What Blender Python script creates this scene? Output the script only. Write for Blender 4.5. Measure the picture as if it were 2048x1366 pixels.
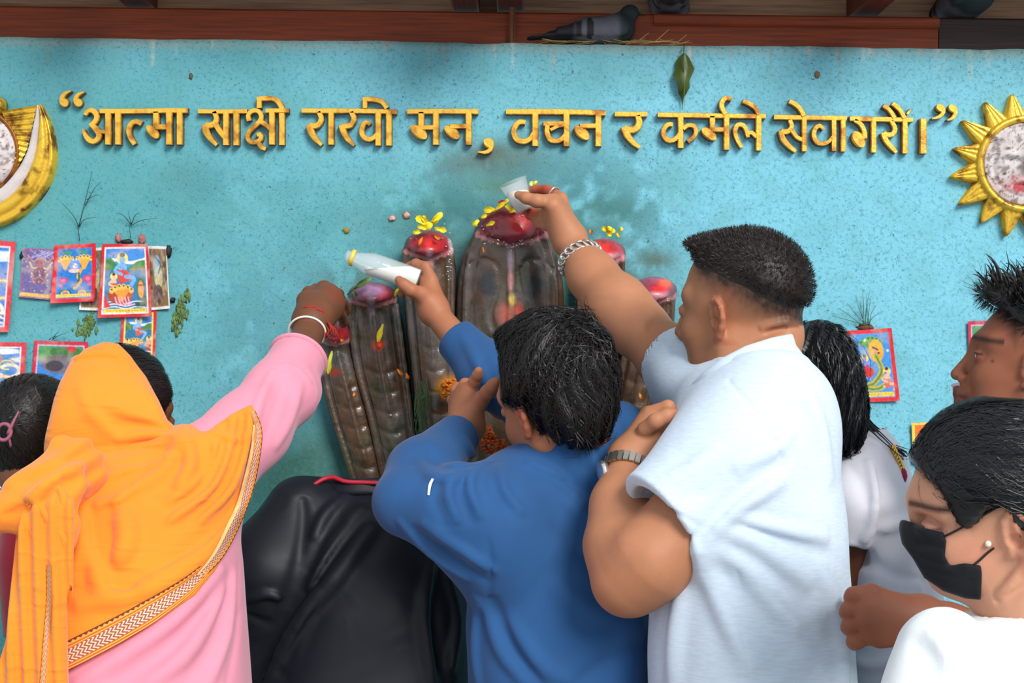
import bpy, math, random
import numpy as np
from mathutils import Matrix, Vector

for o in list(bpy.data.objects):
    bpy.data.objects.remove(o)
SC = bpy.context.scene
COL = SC.collection

# ------------------------------------------------------------------ camera
FPX = 2800.0                       # focal length in pixels of the 2048-wide frame
DW = 2.8                           # distance of the painted wall
CAM = np.array([0.0, -DW, 1.5])
ROLL = 0.0125
RV = np.array([math.cos(ROLL), 0, math.sin(ROLL)])
UV_ = np.array([-math.sin(ROLL), 0, math.cos(ROLL)])
cam = bpy.data.cameras.new('camera')
cam.sensor_width = 36.0
cam.lens = 36.0 * FPX / 2048.0
cam.clip_start = 0.05
cam_o = bpy.data.objects.new('camera', cam)
COL.objects.link(cam_o)
m = Matrix.Identity(4)
for i in range(3):
    m[i][0] = RV[i]; m[i][1] = UV_[i]; m[i][2] = (0, -1, 0)[i]; m[i][3] = CAM[i]
cam_o.matrix_world = m
SC.camera = cam_o

# ------------------------------------------------------------------ light
world = bpy.data.worlds.new('overcast_sky')
SC.world = world
world.use_nodes = True
bg = world.node_tree.nodes['Background']
bg.inputs[0].default_value = (0.80, 0.90, 1.0, 1)
bg.inputs[1].default_value = 0.85
sun = bpy.data.lights.new('sun', 'SUN')
sun.energy = 3.4
sun.angle = math.radians(24)
sun.color = (1.0, 0.97, 0.93)
sun_o = bpy.data.objects.new('sun', sun)
COL.objects.link(sun_o)
sun_o.location = (3, -4, 5)
sun_o.rotation_euler = Vector((-0.50, 1.0, -0.72)).to_track_quat('-Z', 'Y').to_euler()
vs = SC.view_settings
SC.display_settings.display_device = 'sRGB'
vs.view_transform = 'Standard'
try: vs.look = 'None'
except Exception: pass
vs.gamma = 1.0
vs.use_curve_mapping = False
vs.exposure = 0.0
# ------------------------------------------------------------------ geometry helpers
rng = np.random.default_rng(7)

def at(px, py, d):
    """photo pixel + distance from the camera -> world point"""
    return CAM + d * ((px - 1024) / FPX * RV - (py - 683) / FPX * UV_ + np.array([0, 1.0, 0]))

def atn(px, py, d):
    px = np.asarray(px, float); py = np.asarray(py, float); d = np.asarray(d, float) + 0 * px
    return CAM + d[..., None] * ((px - 1024)[..., None] / FPX * RV - (py - 683)[..., None] / FPX * UV_ + np.array([0, 1.0, 0]))

def proj(P):
    q = P - CAM
    d = np.maximum(q[..., 1], 0.1)
    return 1024 + (q @ RV) / d * FPX, 683 - (q @ UV_) / d * FPX, d

def unit(v):
    v = np.asarray(v, float)
    return v / np.linalg.norm(v)

def s2l(c):
    """sRGB 0..255 -> linear"""
    c = np.asarray(c, float) / 255.0
    return np.where(c <= 0.04045, c / 12.92, ((c + 0.055) / 1.055) ** 2.4)

def smin(a, b, k):
    if k <= 0: return np.minimum(a, b)
    h = np.maximum(k - np.abs(a - b), 0) / k
    return np.minimum(a, b) - h * h * k * 0.25

def smax(a, b, k):
    return -smin(-a, -b, k)

def catmull(pts, n):
    pts = np.asarray(pts, float)
    if len(pts) < 3:
        t = np.linspace(0, 1, n)[:, None]
        return pts[0] * (1 - t) + pts[-1] * t
    P = np.vstack([2 * pts[0] - pts[1], pts, 2 * pts[-1] - pts[-2]])
    seg = np.linalg.norm(np.diff(pts, axis=0), axis=1) + 1e-9
    cum = np.concatenate([[0], np.cumsum(seg)]); u = np.linspace(0, cum[-1], n)
    i = np.clip(np.searchsorted(cum, u, side='right') - 1, 0, len(pts) - 2)
    t = ((u - cum[i]) / seg[i])[:, None]
    p0, p1, p2, p3 = P[i], P[i + 1], P[i + 2], P[i + 3]
    return 0.5 * ((2 * p1) + (p2 - p0) * t + (2 * p0 - 5 * p1 + 4 * p2 - p3) * t ** 2 + (3 * p1 - p0 - 3 * p2 + p3) * t ** 3)

# ---- signed distance fields, meshed by surface nets: one smooth continuous skin per field
def rc(a, b, ra, rb=None, cut=False):
    a = np.asarray(a, float); b = np.asarray(b, float); rb = ra if rb is None else rb
    ab = b - a; L2 = float(ab @ ab) + 1e-12; L = math.sqrt(L2)
    def f(P):
        q = P - a
        w = q @ ab; s = w / L2
        t = np.minimum(np.maximum(s, 0), 1)
        d = np.sqrt(np.maximum(np.einsum('...i,...i->...', q, q) - 2 * t * w + t * t * L2, 0)) - (ra + (rb - ra) * t)
        if cut: d = smax(d, (s - 1) * L, .005)
        return d
    return f, (a + b) / 2, L / 2 + max(ra, rb)

def ell(c, r, R=None):
    c = np.asarray(c, float); r = np.asarray(r, float)
    def f(P):
        q = P - c
        if R is not None: q = q @ R
        q = q / r; k0 = np.sqrt(np.einsum('...i,...i->...', q, q)) + 1e-9
        q = q / r; k1 = np.sqrt(np.einsum('...i,...i->...', q, q)) + 1e-9
        return k0 * (k0 - 1) / k1
    return f, c, float(max(r))

def ecap(a, b, ra, rb, side, cap=None):
    """elliptical cone: ra, rb = (half width along side, half thickness)"""
    a = np.asarray(a, float); b = np.asarray(b, float)
    ab = b - a; L = np.linalg.norm(ab); ax = ab / L
    s = np.asarray(side, float); s = unit(s - ax * (s @ ax)); n = np.cross(ax, s)
    def f(P):
        q = P - a; w = q @ ax; t = np.clip(w / L, 0, 1)
        A = ra[0] + (rb[0] - ra[0]) * t; B = ra[1] + (rb[1] - ra[1]) * t
        C = cap or 0.5 * (A + B)
        u = q @ s; v = q @ n; e = w - t * L
        k0 = np.sqrt((u / A) ** 2 + (v / B) ** 2 + (e / C) ** 2) + 1e-9
        k1 = np.sqrt((u / A ** 2) ** 2 + (v / B ** 2) ** 2 + (e / C ** 2) ** 2) + 1e-9
        return k0 * (k0 - 1) / k1
    return f, (a + b) / 2, L / 2 + max(max(ra), max(rb))

def sec(pl, pr, py, d, b, yaw=0.0):
    p = at((pl + pr) / 2, py, d)
    return (p[2], p[0], p[1], (pr - pl) / 2 * d / FPX, b, yaw)

def loft(secs, n=2.3):
    """torso-like volume: stacked ellipses (z, cx, cy, a, b, yaw)"""
    S = np.array(sorted(secs)); 
    zz = np.linspace(S[0, 0], S[-1, 0], 80)
    from numpy import interp
    T = np.zeros((80, 6))
    # smooth the section table
    for j in range(1, 6):
        T[:, j] = interp(zz, S[:, 0], S[:, j])
        for _ in range(12):
            T[1:-1, j] = 0.25 * T[:-2, j] + 0.5 * T[1:-1, j] + 0.25 * T[2:, j]
    z0, z1 = zz[0], zz[-1]
    def f(P):
        z = P[..., 2]
        g = [interp(z, zz, T[:, j]) for j in range(1, 6)]
        x = P[..., 0] - g[0]; y = P[..., 1] - g[1]
        c = np.cos(g[4]); s = np.sin(g[4])
        u = (x * c + y * s) / g[2]; v = (-x * s + y * c) / g[3]
        k0 = (np.abs(u) ** n + np.abs(v) ** n) ** (1 / n) + 1e-9
        ru = np.sqrt(u * u + v * v) + 1e-9
        R = np.sqrt((u * g[2]) ** 2 + (v * g[3]) ** 2) / ru
        d = (k0 - 1) * np.minimum(R, 1.0) * 0.85
        dz = np.maximum(z0 - z, z - z1)
        return np.where(dz > 0, np.sqrt(np.maximum(d, 0) ** 2 + dz ** 2), np.maximum(d, dz))
    c = np.array([S[:, 1].mean(), S[:, 2].mean(), (z0 + z1) / 2])
    r = math.sqrt(((z1 - z0) / 2) ** 2 + (S[:, 3].max() + 0.12) ** 2)
    return f, c, r

def poly2(poly):
    V = np.asarray(poly, float)
    def f(x, y):
        p = np.stack([x, y], -1)
        d = ((p - V[0]) ** 2).sum(-1); s = np.ones(x.shape)
        j = len(V) - 1
        for i in range(len(V)):
            e = V[j] - V[i]; w = p - V[i]
            b = w - e * np.clip((w @ e) / (e @ e), 0, 1)[..., None]
            d = np.minimum(d, (b * b).sum(-1))
            c1 = p[..., 1] >= V[i, 1]; c2 = p[..., 1] < V[j, 1]; c3 = e[0] * w[..., 1] > e[1] * w[..., 0]
            flip = (c1 & c2 & c3) | (~c1 & ~c2 & ~c3)
            s = np.where(flip, -s, s); j = i
        return s * np.sqrt(d)
    return f

def pclip(poly):
    """cut a garment along an outline"""
    g = poly2(poly)
    def f(P):
        x, y, d = proj(P)
        return g(x, y) * d / FPX
    return f

def plane(p, n):
    p = np.asarray(p, float); n = unit(n)
    return lambda P: (P - p) @ n

FOLD = 2.1      # overall depth of the cloth folds
class Field:
    def __init__(s): s.ops = []
    def add(s, prim, k=0.012): s.ops.append((prim[0], np.asarray(prim[1]), prim[2], k, 1)); return s
    def sub(s, prim, k=0.004): s.ops.append((prim[0], np.asarray(prim[1]), prim[2], k, -1)); return s
    def clip(s, f, k=0.004): s.ops.append((f, None, 1e9, k, 2)); return s
    def warp(s, f, c=None, r=1e9): s.ops.append((f, c, r, 0, 3)); return s
    def bounds(s):
        lo = np.full(3, 1e9); hi = -lo
        for f, c, r, k, m in s.ops:
            if m == 1: lo = np.minimum(lo, c - r - 0.02); hi = np.maximum(hi, c + r + 0.02)
        return lo, hi
    def asprim(s, off=0.0):
        lo, hi = s.bounds()
        return (lambda P: s(P) - off), (lo + hi) / 2, float(np.linalg.norm(hi - lo) / 2)
    def __call__(s, P):
        sh = P.shape[:-1]; P = P.reshape(-1, 3)
        lo = P.min(0); hi = P.max(0); cc = (lo + hi) / 2; cr = np.linalg.norm(hi - lo) / 2
        d = np.full(len(P), 0.3)
        for f, c, r, k, m in s.ops:
            if c is not None and r < 1e8:
                far = np.linalg.norm(c - cc) - r - cr
                if far > 0.09:
                    if m == 1: d = np.minimum(d, far)
                    continue
            if m == 4:
                mk = np.abs(d) < .03
                if c is not None: mk &= np.einsum('ij,ij->i', P - c, P - c) < (r + .05) ** 2
                if mk.any(): d[mk] += f(P[mk])
                continue
            e = f(P)
            if m == 1: d = smin(d, e, k)
            elif m == -1: d = smax(d, -e, k)
            elif m == 2: d = smax(d, e, k)
            else: d = d + e
        return d.reshape(sh)
    def fold(s, px, amp, w, base=None, d=None, taper=True, soft=False):
        """a cloth fold: raised (amp>0) or pressed-in line on the surface, given by photo points"""
        px = catmull(np.asarray(px, float), max(4, 2 * len(px) + 1))
        if d is None: pts, ok = trace(base or s, px[:, 0], px[:, 1]); pts = pts[ok]
        else: pts = atn(px[:, 0], px[:, 1], d)
        if len(pts) < 2: return s
        n = len(pts); amp = amp * FOLD
        tp = np.sin(np.linspace(0.12, 0.88, n) * math.pi) if taper else np.ones(n)
        def f(P):
            best = np.full(len(P), 1e9); T = np.zeros(len(P))
            for i in range(n - 1):
                a = pts[i]; ab = pts[i + 1] - a; q = P - a; L2 = ab @ ab + 1e-12; u = q @ ab
                t = np.minimum(np.maximum(u / L2, 0), 1)
                dd = np.maximum(np.einsum('ij,ij->i', q, q) - 2 * t * u + t * t * L2, 0)
                mk = dd < best
                best = np.where(mk, dd, best); T = np.where(mk, tp[i] + (tp[i + 1] - tp[i]) * t, T)
            if soft: return -amp * T * np.exp(-best / (w * w))
            b_ = np.sqrt(best + (.35 * w) ** 2); return -amp * T * (1.5 * np.exp(-b_ / (w * .75)) if amp < 0 else 1.25 * np.exp(-best / (w * w)) - .25 * np.exp(-best / (5 * w * w)))
        c = pts.mean(0); r = np.linalg.norm(pts - c, axis=1).max() + 2.5 * w
        s.ops.append((f, c, r - 0.06, 0, 4)); return s

def trace(F, px, py, d0=1.2, d1=2.86, off=0.0):
    px = np.asarray(px, float); py = np.asarray(py, float)
    t = np.full(px.shape, d0)
    for _ in range(90):
        P = atn(px, py, t)
        e = F(P) - off
        t = np.minimum(t + np.where(np.abs(e) < 2e-4, 0, e * 0.75), d1 + 0.2)
    return atn(px, py, t), t < d1

def grad(F, P, e=0.0015):
    f0 = F(P)
    g = np.stack([F(P + np.eye(3)[i] * e) - f0 for i in range(3)], -1)
    return g / (np.linalg.norm(g, axis=-1, keepdims=True) + 1e-9)

def polygonize(F, h, lo=None, hi=None, refine=True):
    B = 8
    l, u = F.bounds()
    lo = l if lo is None else np.asarray(lo, float); hi = u if hi is None else np.asarray(hi, float)
    nb = np.ceil((hi - lo) / (B * h)).astype(int) + 1
    I = np.stack(np.meshgrid(*[np.arange(n) for n in nb], indexing='ij'), -1).reshape(-1, 3)
    # coarse cull in 4-block groups first
    G = np.unique(I // 4, axis=0)
    gc = lo + (G * 4 + 2) * B * h
    gd = np.concatenate([F(gc[i:i + 64]) for i in range(0, len(gc), 64)])
    G = G[np.abs(gd) < 4 * B * h * 0.87 * 1.5 + 0.02]
    off4 = np.stack(np.meshgrid(*[np.arange(4)] * 3, indexing='ij'), -1).reshape(-1, 3)
    o = np.arange(B + 1)
    cor = np.stack(np.meshgrid(o, o, o, indexing='ij'), -1).reshape(-1, 3)
    N = nb * B + 16
    keys = []; verts = []; quads = []
    edges = [(a, b) for a in range(8) for b in range(a + 1, 8) if bin(a ^ b).count('1') == 1]
    cofs = np.array([[(c >> 2) & 1, (c >> 1) & 1, c & 1] for c in range(8)])
    qk = []
    for g in G:
        bl = g * 4 + off4
        bc = lo + (bl + 0.5) * B * h
        e = F(bc)
        bl = bl[np.abs(e) < B * h * 0.87 * 1.4 + 0.006]
        if not len(bl): continue
        gi = (bl[:, None, :] * B + cor[None]).astype(np.int64)
        V = F((lo + gi * h).reshape(-1, 3)).reshape(-1, B + 1, B + 1, B + 1)
        ins = V < 0
        cnt = sum(ins[:, c[0]:B + c[0], c[1]:B + c[1], c[2]:B + c[2]].astype(np.int8) for c in cofs)
        act = np.argwhere((cnt > 0) & (cnt < 8))
        if not len(act): continue
        b, i, j, k = act.T
        cv = np.stack([V[b, i + c[0], j + c[1], k + c[2]] for c in cofs], -1)
        acc = np.zeros((len(act), 3)); num = np.zeros(len(act))
        for ea, eb in edges:
            va = cv[:, ea]; vb = cv[:, eb]; x = (va < 0) != (vb < 0)
            t = np.where(x, va / np.where(x, va - vb, 1), 0)
            acc += np.where(x[:, None], cofs[ea] + (cofs[eb] - cofs[ea]) * t[:, None], 0); num += x
        cell = bl[b] * B + act[:, 1:]
        verts.append(lo + (cell + acc / num[:, None]) * h)
        keys.append((cell[:, 0] * N[1] + cell[:, 1]) * N[2] + cell[:, 2])
        for ax in range(3):
            sl0 = [slice(None), slice(0, B), slice(0, B), slice(0, B)]; sl1 = list(sl0)
            sl1[ax + 1] = slice(1, B + 1)
            a0 = ins[tuple(sl0)]; a1 = ins[tuple(sl1)]
            x = np.argwhere(a0 != a1)
            if not len(x): continue
            base = bl[x[:, 0]] * B + x[:, 1:]
            sgn = a0[tuple(x.T)]
            u1 = np.eye(3, dtype=int)[(ax + 1) % 3]; u2 = np.eye(3, dtype=int)[(ax + 2) % 3]
            cs = np.stack([base - u1 - u2, base - u2, base, base - u1], 1)
            cs = np.where(sgn[:, None, None], cs, cs[:, ::-1])
            qk.append((cs[..., 0] * N[1] + cs[..., 1]) * N[2] + cs[..., 2])
    keys = np.concatenate(keys); verts = np.concatenate(verts); qk = np.concatenate(qk)
    order = np.argsort(keys); sk = keys[order]
    pos = np.clip(np.searchsorted(sk, qk), 0, len(sk) - 1)
    good = (sk[pos] == qk).all(1)
    quads = order[pos[good]]
    if refine:
        for s in range(0, len(verts), 12000):
            v = verts[s:s + 12000]; dv = F(v); g = grad(F, v, h * 0.5)
            verts[s:s + 12000] = v - g * np.clip(dv, -h * 0.5, h * 0.5)[:, None]
    return verts, quads

# ------------------------------------------------------------------ objects
def mesh_np(name, V, Q, mat=None, smooth=True, colors=None, uv=None, mats=None, midx=None):
    """V (n,3); Q (m,4) or (m,3) array, or list of faces"""
    me = bpy.data.meshes.new(name)
    V = np.asarray(V, float)
    if isinstance(Q, np.ndarray):
        me.vertices.add(len(V)); me.vertices.foreach_set('co', V.ravel().astype(np.float32))
        k = Q.shape[1]
        me.loops.add(Q.size); me.loops.foreach_set('vertex_index', Q.ravel().astype(np.int32))
        me.polygons.add(len(Q)); me.polygons.foreach_set('loop_start', np.arange(0, Q.size, k, dtype=np.int32))
        me.update(calc_edges=True)
    else:
        me.from_pydata(V.tolist(), [], [list(map(int, q)) for q in Q]); me.update()
    if smooth: me.polygons.foreach_set('use_smooth', np.ones(len(me.polygons), bool))
    for mt in (mats or ([mat] if mat else [])): me.materials.append(mt)
    if midx is not None: me.polygons.foreach_set('material_index', np.asarray(midx, np.int32))
    if colors is not None:
        a = me.color_attributes.new('Col', 'FLOAT_COLOR', 'POINT')
        c = np.ones((len(V), 4), np.float32); c[:, :3] = colors
        a.data.foreach_set('color', c.ravel())
    if uv is not None:
        l = me.uv_layers.new(name='UVMap')
        li = np.zeros(len(me.loops), np.int32); me.loops.foreach_get('vertex_index', li)
        l.data.foreach_set('uv', np.asarray(uv, np.float32)[li].ravel())
    me.update()
    return me

def obj(name, me, parent=None, label=None, cat=None, group=None, kind=None):
    if parent is not None:
        off = np.array(parent['base'])
        me.transform(Matrix.Translation(Vector(-off)))
    o = bpy.data.objects.new(name, me); COL.objects.link(o)
    if parent is not None:
        o.parent = parent; o['base'] = [float(x) for x in parent['base']]
    if label: o['label'] = label
    if cat: o['category'] = cat
    if group: o['group'] = group
    if kind: o['kind'] = kind
    return o

def thing(name, label, cat, loc, group=None):
    o = bpy.data.objects.new(name, None); COL.objects.link(o)
    o.empty_display_size = 0.05
    o.location = [float(x) for x in loc]; o['base'] = [float(x) for x in loc]
    o['label'] = label; o['category'] = cat
    if group: o['group'] = group
    return o

class MB:
    """collects loose shapes into one mesh"""
    def __init__(s): s.v = []; s.f = []; s.c = []; s.n = 0
    def add(s, V, F, col=None):
        V = np.asarray(V, float)
        s.v.append(V); s.f += [[int(i) + s.n for i in q] for q in F]; s.n += len(V)
        s.c.append(np.tile(np.array(col if col is not None else (1, 1, 1), float), (len(V), 1)) if np.ndim(col) < 2 else np.asarray(col))
        return s
    def mesh(s, name, mat, smooth=True, colors=False):
        return mesh_np(name, np.vstack(s.v), s.f, mat, smooth, np.vstack(s.c) if colors else None)
    def tube(s, pts, r, n=8, col=None, closed=False, flat=None):
        pts = np.asarray(pts, float); m = len(pts); r = np.broadcast_to(np.asarray(r, float), (m,))
        T = np.gradient(pts, axis=0) if not closed else np.roll(pts, -1, 0) - np.roll(pts, 1, 0)
        T /= np.linalg.norm(T, axis=1, keepdims=True) + 1e-12
        ref = np.array([0.31, 0.2, 0.93]); 
        if abs(T[0] @ ref) > 0.9: ref = np.array([1.0, 0, 0])
        u = unit(ref - T[0] * (ref @ T[0])); U = []
        for t in T:
            u = unit(u - t * (u @ t)); U.append(u)
        U = np.array(U); W = np.cross(T, U)
        a = np.linspace(0, 2 * math.pi, n, endpoint=False)
        V = pts[:, None] + r[:, None, None] * (np.cos(a)[None, :, None] * U[:, None] + np.sin(a)[None, :, None] * W[:, None])
        F = []
        for i in range(m if closed else m - 1):
            for j in range(n):
                F.append((i * n + j, i * n + (j + 1) % n, ((i + 1) % m) * n + (j + 1) % n, ((i + 1) % m) * n + j))
        if not closed:
            F.append(list(range(n))[::-1]); F.append([(m - 1) * n + j for j in range(n)])
        return s.add(V.reshape(-1, 3), F, col)
    def box(s, c, h, R=None, col=None):
        c = np.asarray(c, float); h = np.asarray(h, float)
        q = np.array([[x, y, z] for x in (-1, 1) for y in (-1, 1) for z in (-1, 1)], float) * h
        if R is not None: q = q @ np.asarray(R, float).T
        return s.add(c + q, [(0, 1, 3, 2), (4, 6, 7, 5), (0, 4, 5, 1), (2, 3, 7, 6), (0, 2, 6, 4), (1, 5, 7, 3)], col)
    def blob(s, c, r, R=None, n=8, jit=0.0, col=None):
        th = np.linspace(0, math.pi, n // 2 + 2); ph = np.linspace(0, 2 * math.pi, n, endpoint=False)
        V = [[0, 0, 1]] + [[math.sin(t) * math.cos(p), math.sin(t) * math.sin(p), math.cos(t)] for t in th[1:-1] for p in ph] + [[0, 0, -1]]
        V = np.array(V)
        if jit: V = V * (1 + rng.normal(0, jit, (len(V), 1)))
        V = V * np.asarray(r, float)
        if R is not None: V = V @ np.asarray(R).T
        k = len(th) - 2; F = []
        for j in range(n): F.append((0, 1 + j, 1 + (j + 1) % n))
        for i in range(k - 1):
            for j in range(n): F.append((1 + i * n + j, 1 + (i + 1) * n + j, 1 + (i + 1) * n + (j + 1) % n, 1 + i * n + (j + 1) % n))
        e = len(V) - 1
        for j in range(n): F.append((e, 1 + (k - 1) * n + (j + 1) % n, 1 + (k - 1) * n + j))
        return s.add(np.asarray(c, float) + V, F, col)
    def lathe(s, c, ax, prof, n=24, col=None, caps=True):
        ax = unit(ax); r0 = np.array([1.0, 0, 0]) if abs(ax[0]) < 0.8 else np.array([0, 1.0, 0])
        u = unit(np.cross(ax, r0)); w = np.cross(ax, u); a = np.linspace(0, 2 * math.pi, n, endpoint=False)
        V = [np.asarray(c) + ax * z + r * (math.cos(t) * u + math.sin(t) * w) for z, r in prof for t in a]
        F = []
        for i in range(len(prof) - 1):
            for j in range(n): F.append((i * n + j, i * n + (j + 1) % n, (i + 1) * n + (j + 1) % n, (i + 1) * n + j))
        if caps:
            F.append(list(range(n))[::-1]); F.append([(len(prof) - 1) * n + j for j in range(n)])
        return s.add(V, F, col)

# ------------------------------------------------------------------ materials
def nodemat(name):
    m = bpy.data.materials.new(name); m.use_nodes = True
    nt = m.node_tree; b = nt.nodes['Principled BSDF']
    return m, nt, b

def noise_bump(nt, b, scale, strength, dist=0.002, detail=4, stretch=None):
    tc = nt.nodes.new('ShaderNodeTexCoord'); n = nt.nodes.new('ShaderNodeTexNoise')
    n.inputs['Scale'].default_value = scale; n.inputs['Detail'].default_value = detail
    src = tc.outputs['Object']
    if stretch:
        mp = nt.nodes.new('ShaderNodeMapping'); mp.inputs['Scale'].default_value = stretch
        nt.links.new(src, mp.inputs[0]); src = mp.outputs[0]
    nt.links.new(src, n.inputs['Vector'])
    bp = nt.nodes.new('ShaderNodeBump'); bp.inputs['Strength'].default_value = strength; bp.inputs['Distance'].default_value = dist
    nt.links.new(n.outputs['Fac'], bp.inputs['Height'])
    nt.links.new(bp.outputs[0], b.inputs['Normal'])
    return n, bp

def simple(name, col, rough=0.5, metal=0.0, bump=0.0, bscale=200, var=0.0, vscale=8, spec=0.5, sheen=0.0, attr=False, stretch=None, trans=0.0, bdist=0.002, sss=0.0):
    """procedural material; col in sRGB 0..255; var = how far noise shifts the tone; attr = multiply by the mesh colours"""
    m, nt, b = nodemat(name)
    c = s2l(col)
    b.inputs['Roughness'].default_value = rough; b.inputs['Metallic'].default_value = metal
    b.inputs['Specular IOR Level'].default_value = spec
    if sheen: b.inputs['Sheen Weight'].default_value = sheen
    if trans: b.inputs['Transmission Weight'].default_value = trans
    if sss:
        b.inputs['Subsurface Weight'].default_value = sss; b.inputs['Subsurface Radius'].default_value = (0.012, 0.004, 0.002); b.inputs['Subsurface Scale'].default_value = 0.6
    out = None
    if attr:
        a = nt.nodes.new('ShaderNodeVertexColor'); a.layer_name = 'Col'; out = a.outputs[0]
    if var > 0:
        tc = nt.nodes.new('ShaderNodeTexCoord'); n = nt.nodes.new('ShaderNodeTexNoise')
        n.inputs['Scale'].default_value = vscale; n.inputs['Detail'].default_value = 5
        src = tc.outputs['Object']
        if stretch:
            mp = nt.nodes.new('ShaderNodeMapping'); mp.inputs['Scale'].default_value = stretch
            nt.links.new(src, mp.inputs[0]); src = mp.outputs[0]
        nt.links.new(src, n.inputs['Vector'])
        r = nt.nodes.new('ShaderNodeValToRGB'); r.color_ramp.elements[0].position = 0.3; r.color_ramp.elements[1].position = 0.7
        lo = np.clip(c * (1 - var), 0, 1); hi = np.clip(c * (1 + var), 0, 1)
        r.color_ramp.elements[0].color = (*lo, 1); r.color_ramp.elements[1].color = (*hi, 1)
        nt.links.new(n.outputs['Fac'], r.inputs[0])
        if out:
            mx = nt.nodes.new('ShaderNodeMixRGB'); mx.blend_type = 'MULTIPLY'; mx.inputs[0].default_value = 1
            nt.links.new(out, mx.inputs[1]); nt.links.new(r.outputs[0], mx.inputs[2]); out = mx.outputs[0]
        else: out = r.outputs[0]
    if out: nt.links.new(out, b.inputs['Base Color'])
    else: b.inputs['Base Color'].default_value = (*c, 1)
    if bump: noise_bump(nt, b, bscale, bump, bdist, stretch=stretch)
    return m

def fabric(name, col, rough=0.85, weave=900, wr=0.25, wrinkle=0.0, wscale=14, sheen=0.2, attr=False, var=0.06, spec=0.25, melange=0.0, stretch=None):
    """cloth: woven micro relief plus soft small creases"""
    m, nt, b = nodemat(name); c = s2l(col)
    b.inputs['Roughness'].default_value = rough; b.inputs['Sheen Weight'].default_value = sheen
    b.inputs['Specular IOR Level'].default_value = spec
    tc = nt.nodes.new('ShaderNodeTexCoord')
    n1 = nt.nodes.new('ShaderNodeTexNoise'); n1.inputs['Scale'].default_value = weave; n1.inputs['Detail'].default_value = 1
    n2 = nt.nodes.new('ShaderNodeTexNoise'); n2.inputs['Scale'].default_value = wscale; n2.inputs['Detail'].default_value = 3; n2.inputs['Distortion'].default_value = 1.1; n2.noise_type = 'RIDGED_MULTIFRACTAL'
    nt.links.new(tc.outputs['Object'], n1.inputs['Vector'])
    if stretch:
        mp0 = nt.nodes.new('ShaderNodeMapping'); mp0.inputs['Scale'].default_value = stretch[0]; mp0.inputs['Rotation'].default_value = (0, stretch[1], 0)
        nt.links.new(tc.outputs['Object'], mp0.inputs[0]); nt.links.new(mp0.outputs[0], n2.inputs['Vector'])
    else: nt.links.new(tc.outputs['Object'], n2.inputs['Vector'])
    b1 = nt.nodes.new('ShaderNodeBump'); b1.inputs['Strength'].default_value = wr; b1.inputs['Distance'].default_value = 0.0006
    b2 = nt.nodes.new('ShaderNodeBump'); b2.inputs['Strength'].default_value = min(1, wrinkle); b2.inputs['Distance'].default_value = 0.008
    nt.links.new(n1.outputs['Fac'], b1.inputs['Height']); nt.links.new(n2.outputs['Fac'], b2.inputs['Height'])
    nt.links.new(b2.outputs[0], b1.inputs['Normal']); nt.links.new(b1.outputs[0], b.inputs['Normal'])
    r = nt.nodes.new('ShaderNodeValToRGB'); r.color_ramp.elements[0].position = 0.35; r.color_ramp.elements[1].position = 0.65
    r.color_ramp.elements[0].color = (*np.clip(c * (1 - var), 0, 1), 1); r.color_ramp.elements[1].color = (*np.clip(c * (1 + var), 0, 1), 1)
    n3 = nt.nodes.new('ShaderNodeTexNoise'); n3.inputs['Scale'].default_value = 60 if melange else 6; n3.inputs['Detail'].default_value = 4
    if melange:
        mp = nt.nodes.new('ShaderNodeMapping'); mp.inputs['Scale'].default_value = (1, 1, 7)
        nt.links.new(tc.outputs['Object'], mp.inputs[0]); nt.links.new(mp.outputs[0], n3.inputs['Vector'])
    else: nt.links.new(tc.outputs['Object'], n3.inputs['Vector'])
    nt.links.new(n3.outputs['Fac'], r.inputs[0]); out = r.outputs[0]
    if attr:
        a = nt.nodes.new('ShaderNodeVertexColor'); a.layer_name = 'Col'
        mx = nt.nodes.new('ShaderNodeMixRGB'); mx.blend_type = 'MULTIPLY'; mx.inputs[0].default_value = 1
        nt.links.new(a.outputs[0], mx.inputs[1]); nt.links.new(out, mx.inputs[2]); out = mx.outputs[0]
    nt.links.new(out, b.inputs['Base Color'])
    return m
# ------------------------------------------------------------------ wall, roof, floor
def wp(px, py, off=0.0):
    """point on the wall plane (or off metres in front of it) for a photo pixel"""
    px = np.asarray(px, float); py = np.asarray(py, float)
    dx = (px - 1024) / FPX; dz = (py - 683) / FPX
    return atn(px, py, (DW - off) + 0 * px)

_lat = rng.random((128, 128))
def vnoise(x, y):
    xi = np.floor(x).astype(int); yi = np.floor(y).astype(int); fx = x - xi; fy = y - yi
    fx = fx * fx * (3 - 2 * fx); fy = fy * fy * (3 - 2 * fy)
    g = lambda a, b: _lat[a % 128, b % 128]
    return (g(xi, yi) * (1 - fx) + g(xi + 1, yi) * fx) * (1 - fy) + (g(xi, yi + 1) * (1 - fx) + g(xi + 1, yi + 1) * fx) * fy
def fbm(x, y, s, o=4):
    v = 0; a = 0.5; t = 0
    for i in range(o):
        v = v + a * vnoise(x * s + 17.3 * i, y * s + 5.1 * i); t += a; a *= 0.5; s *= 2.03
    return v / t

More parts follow.
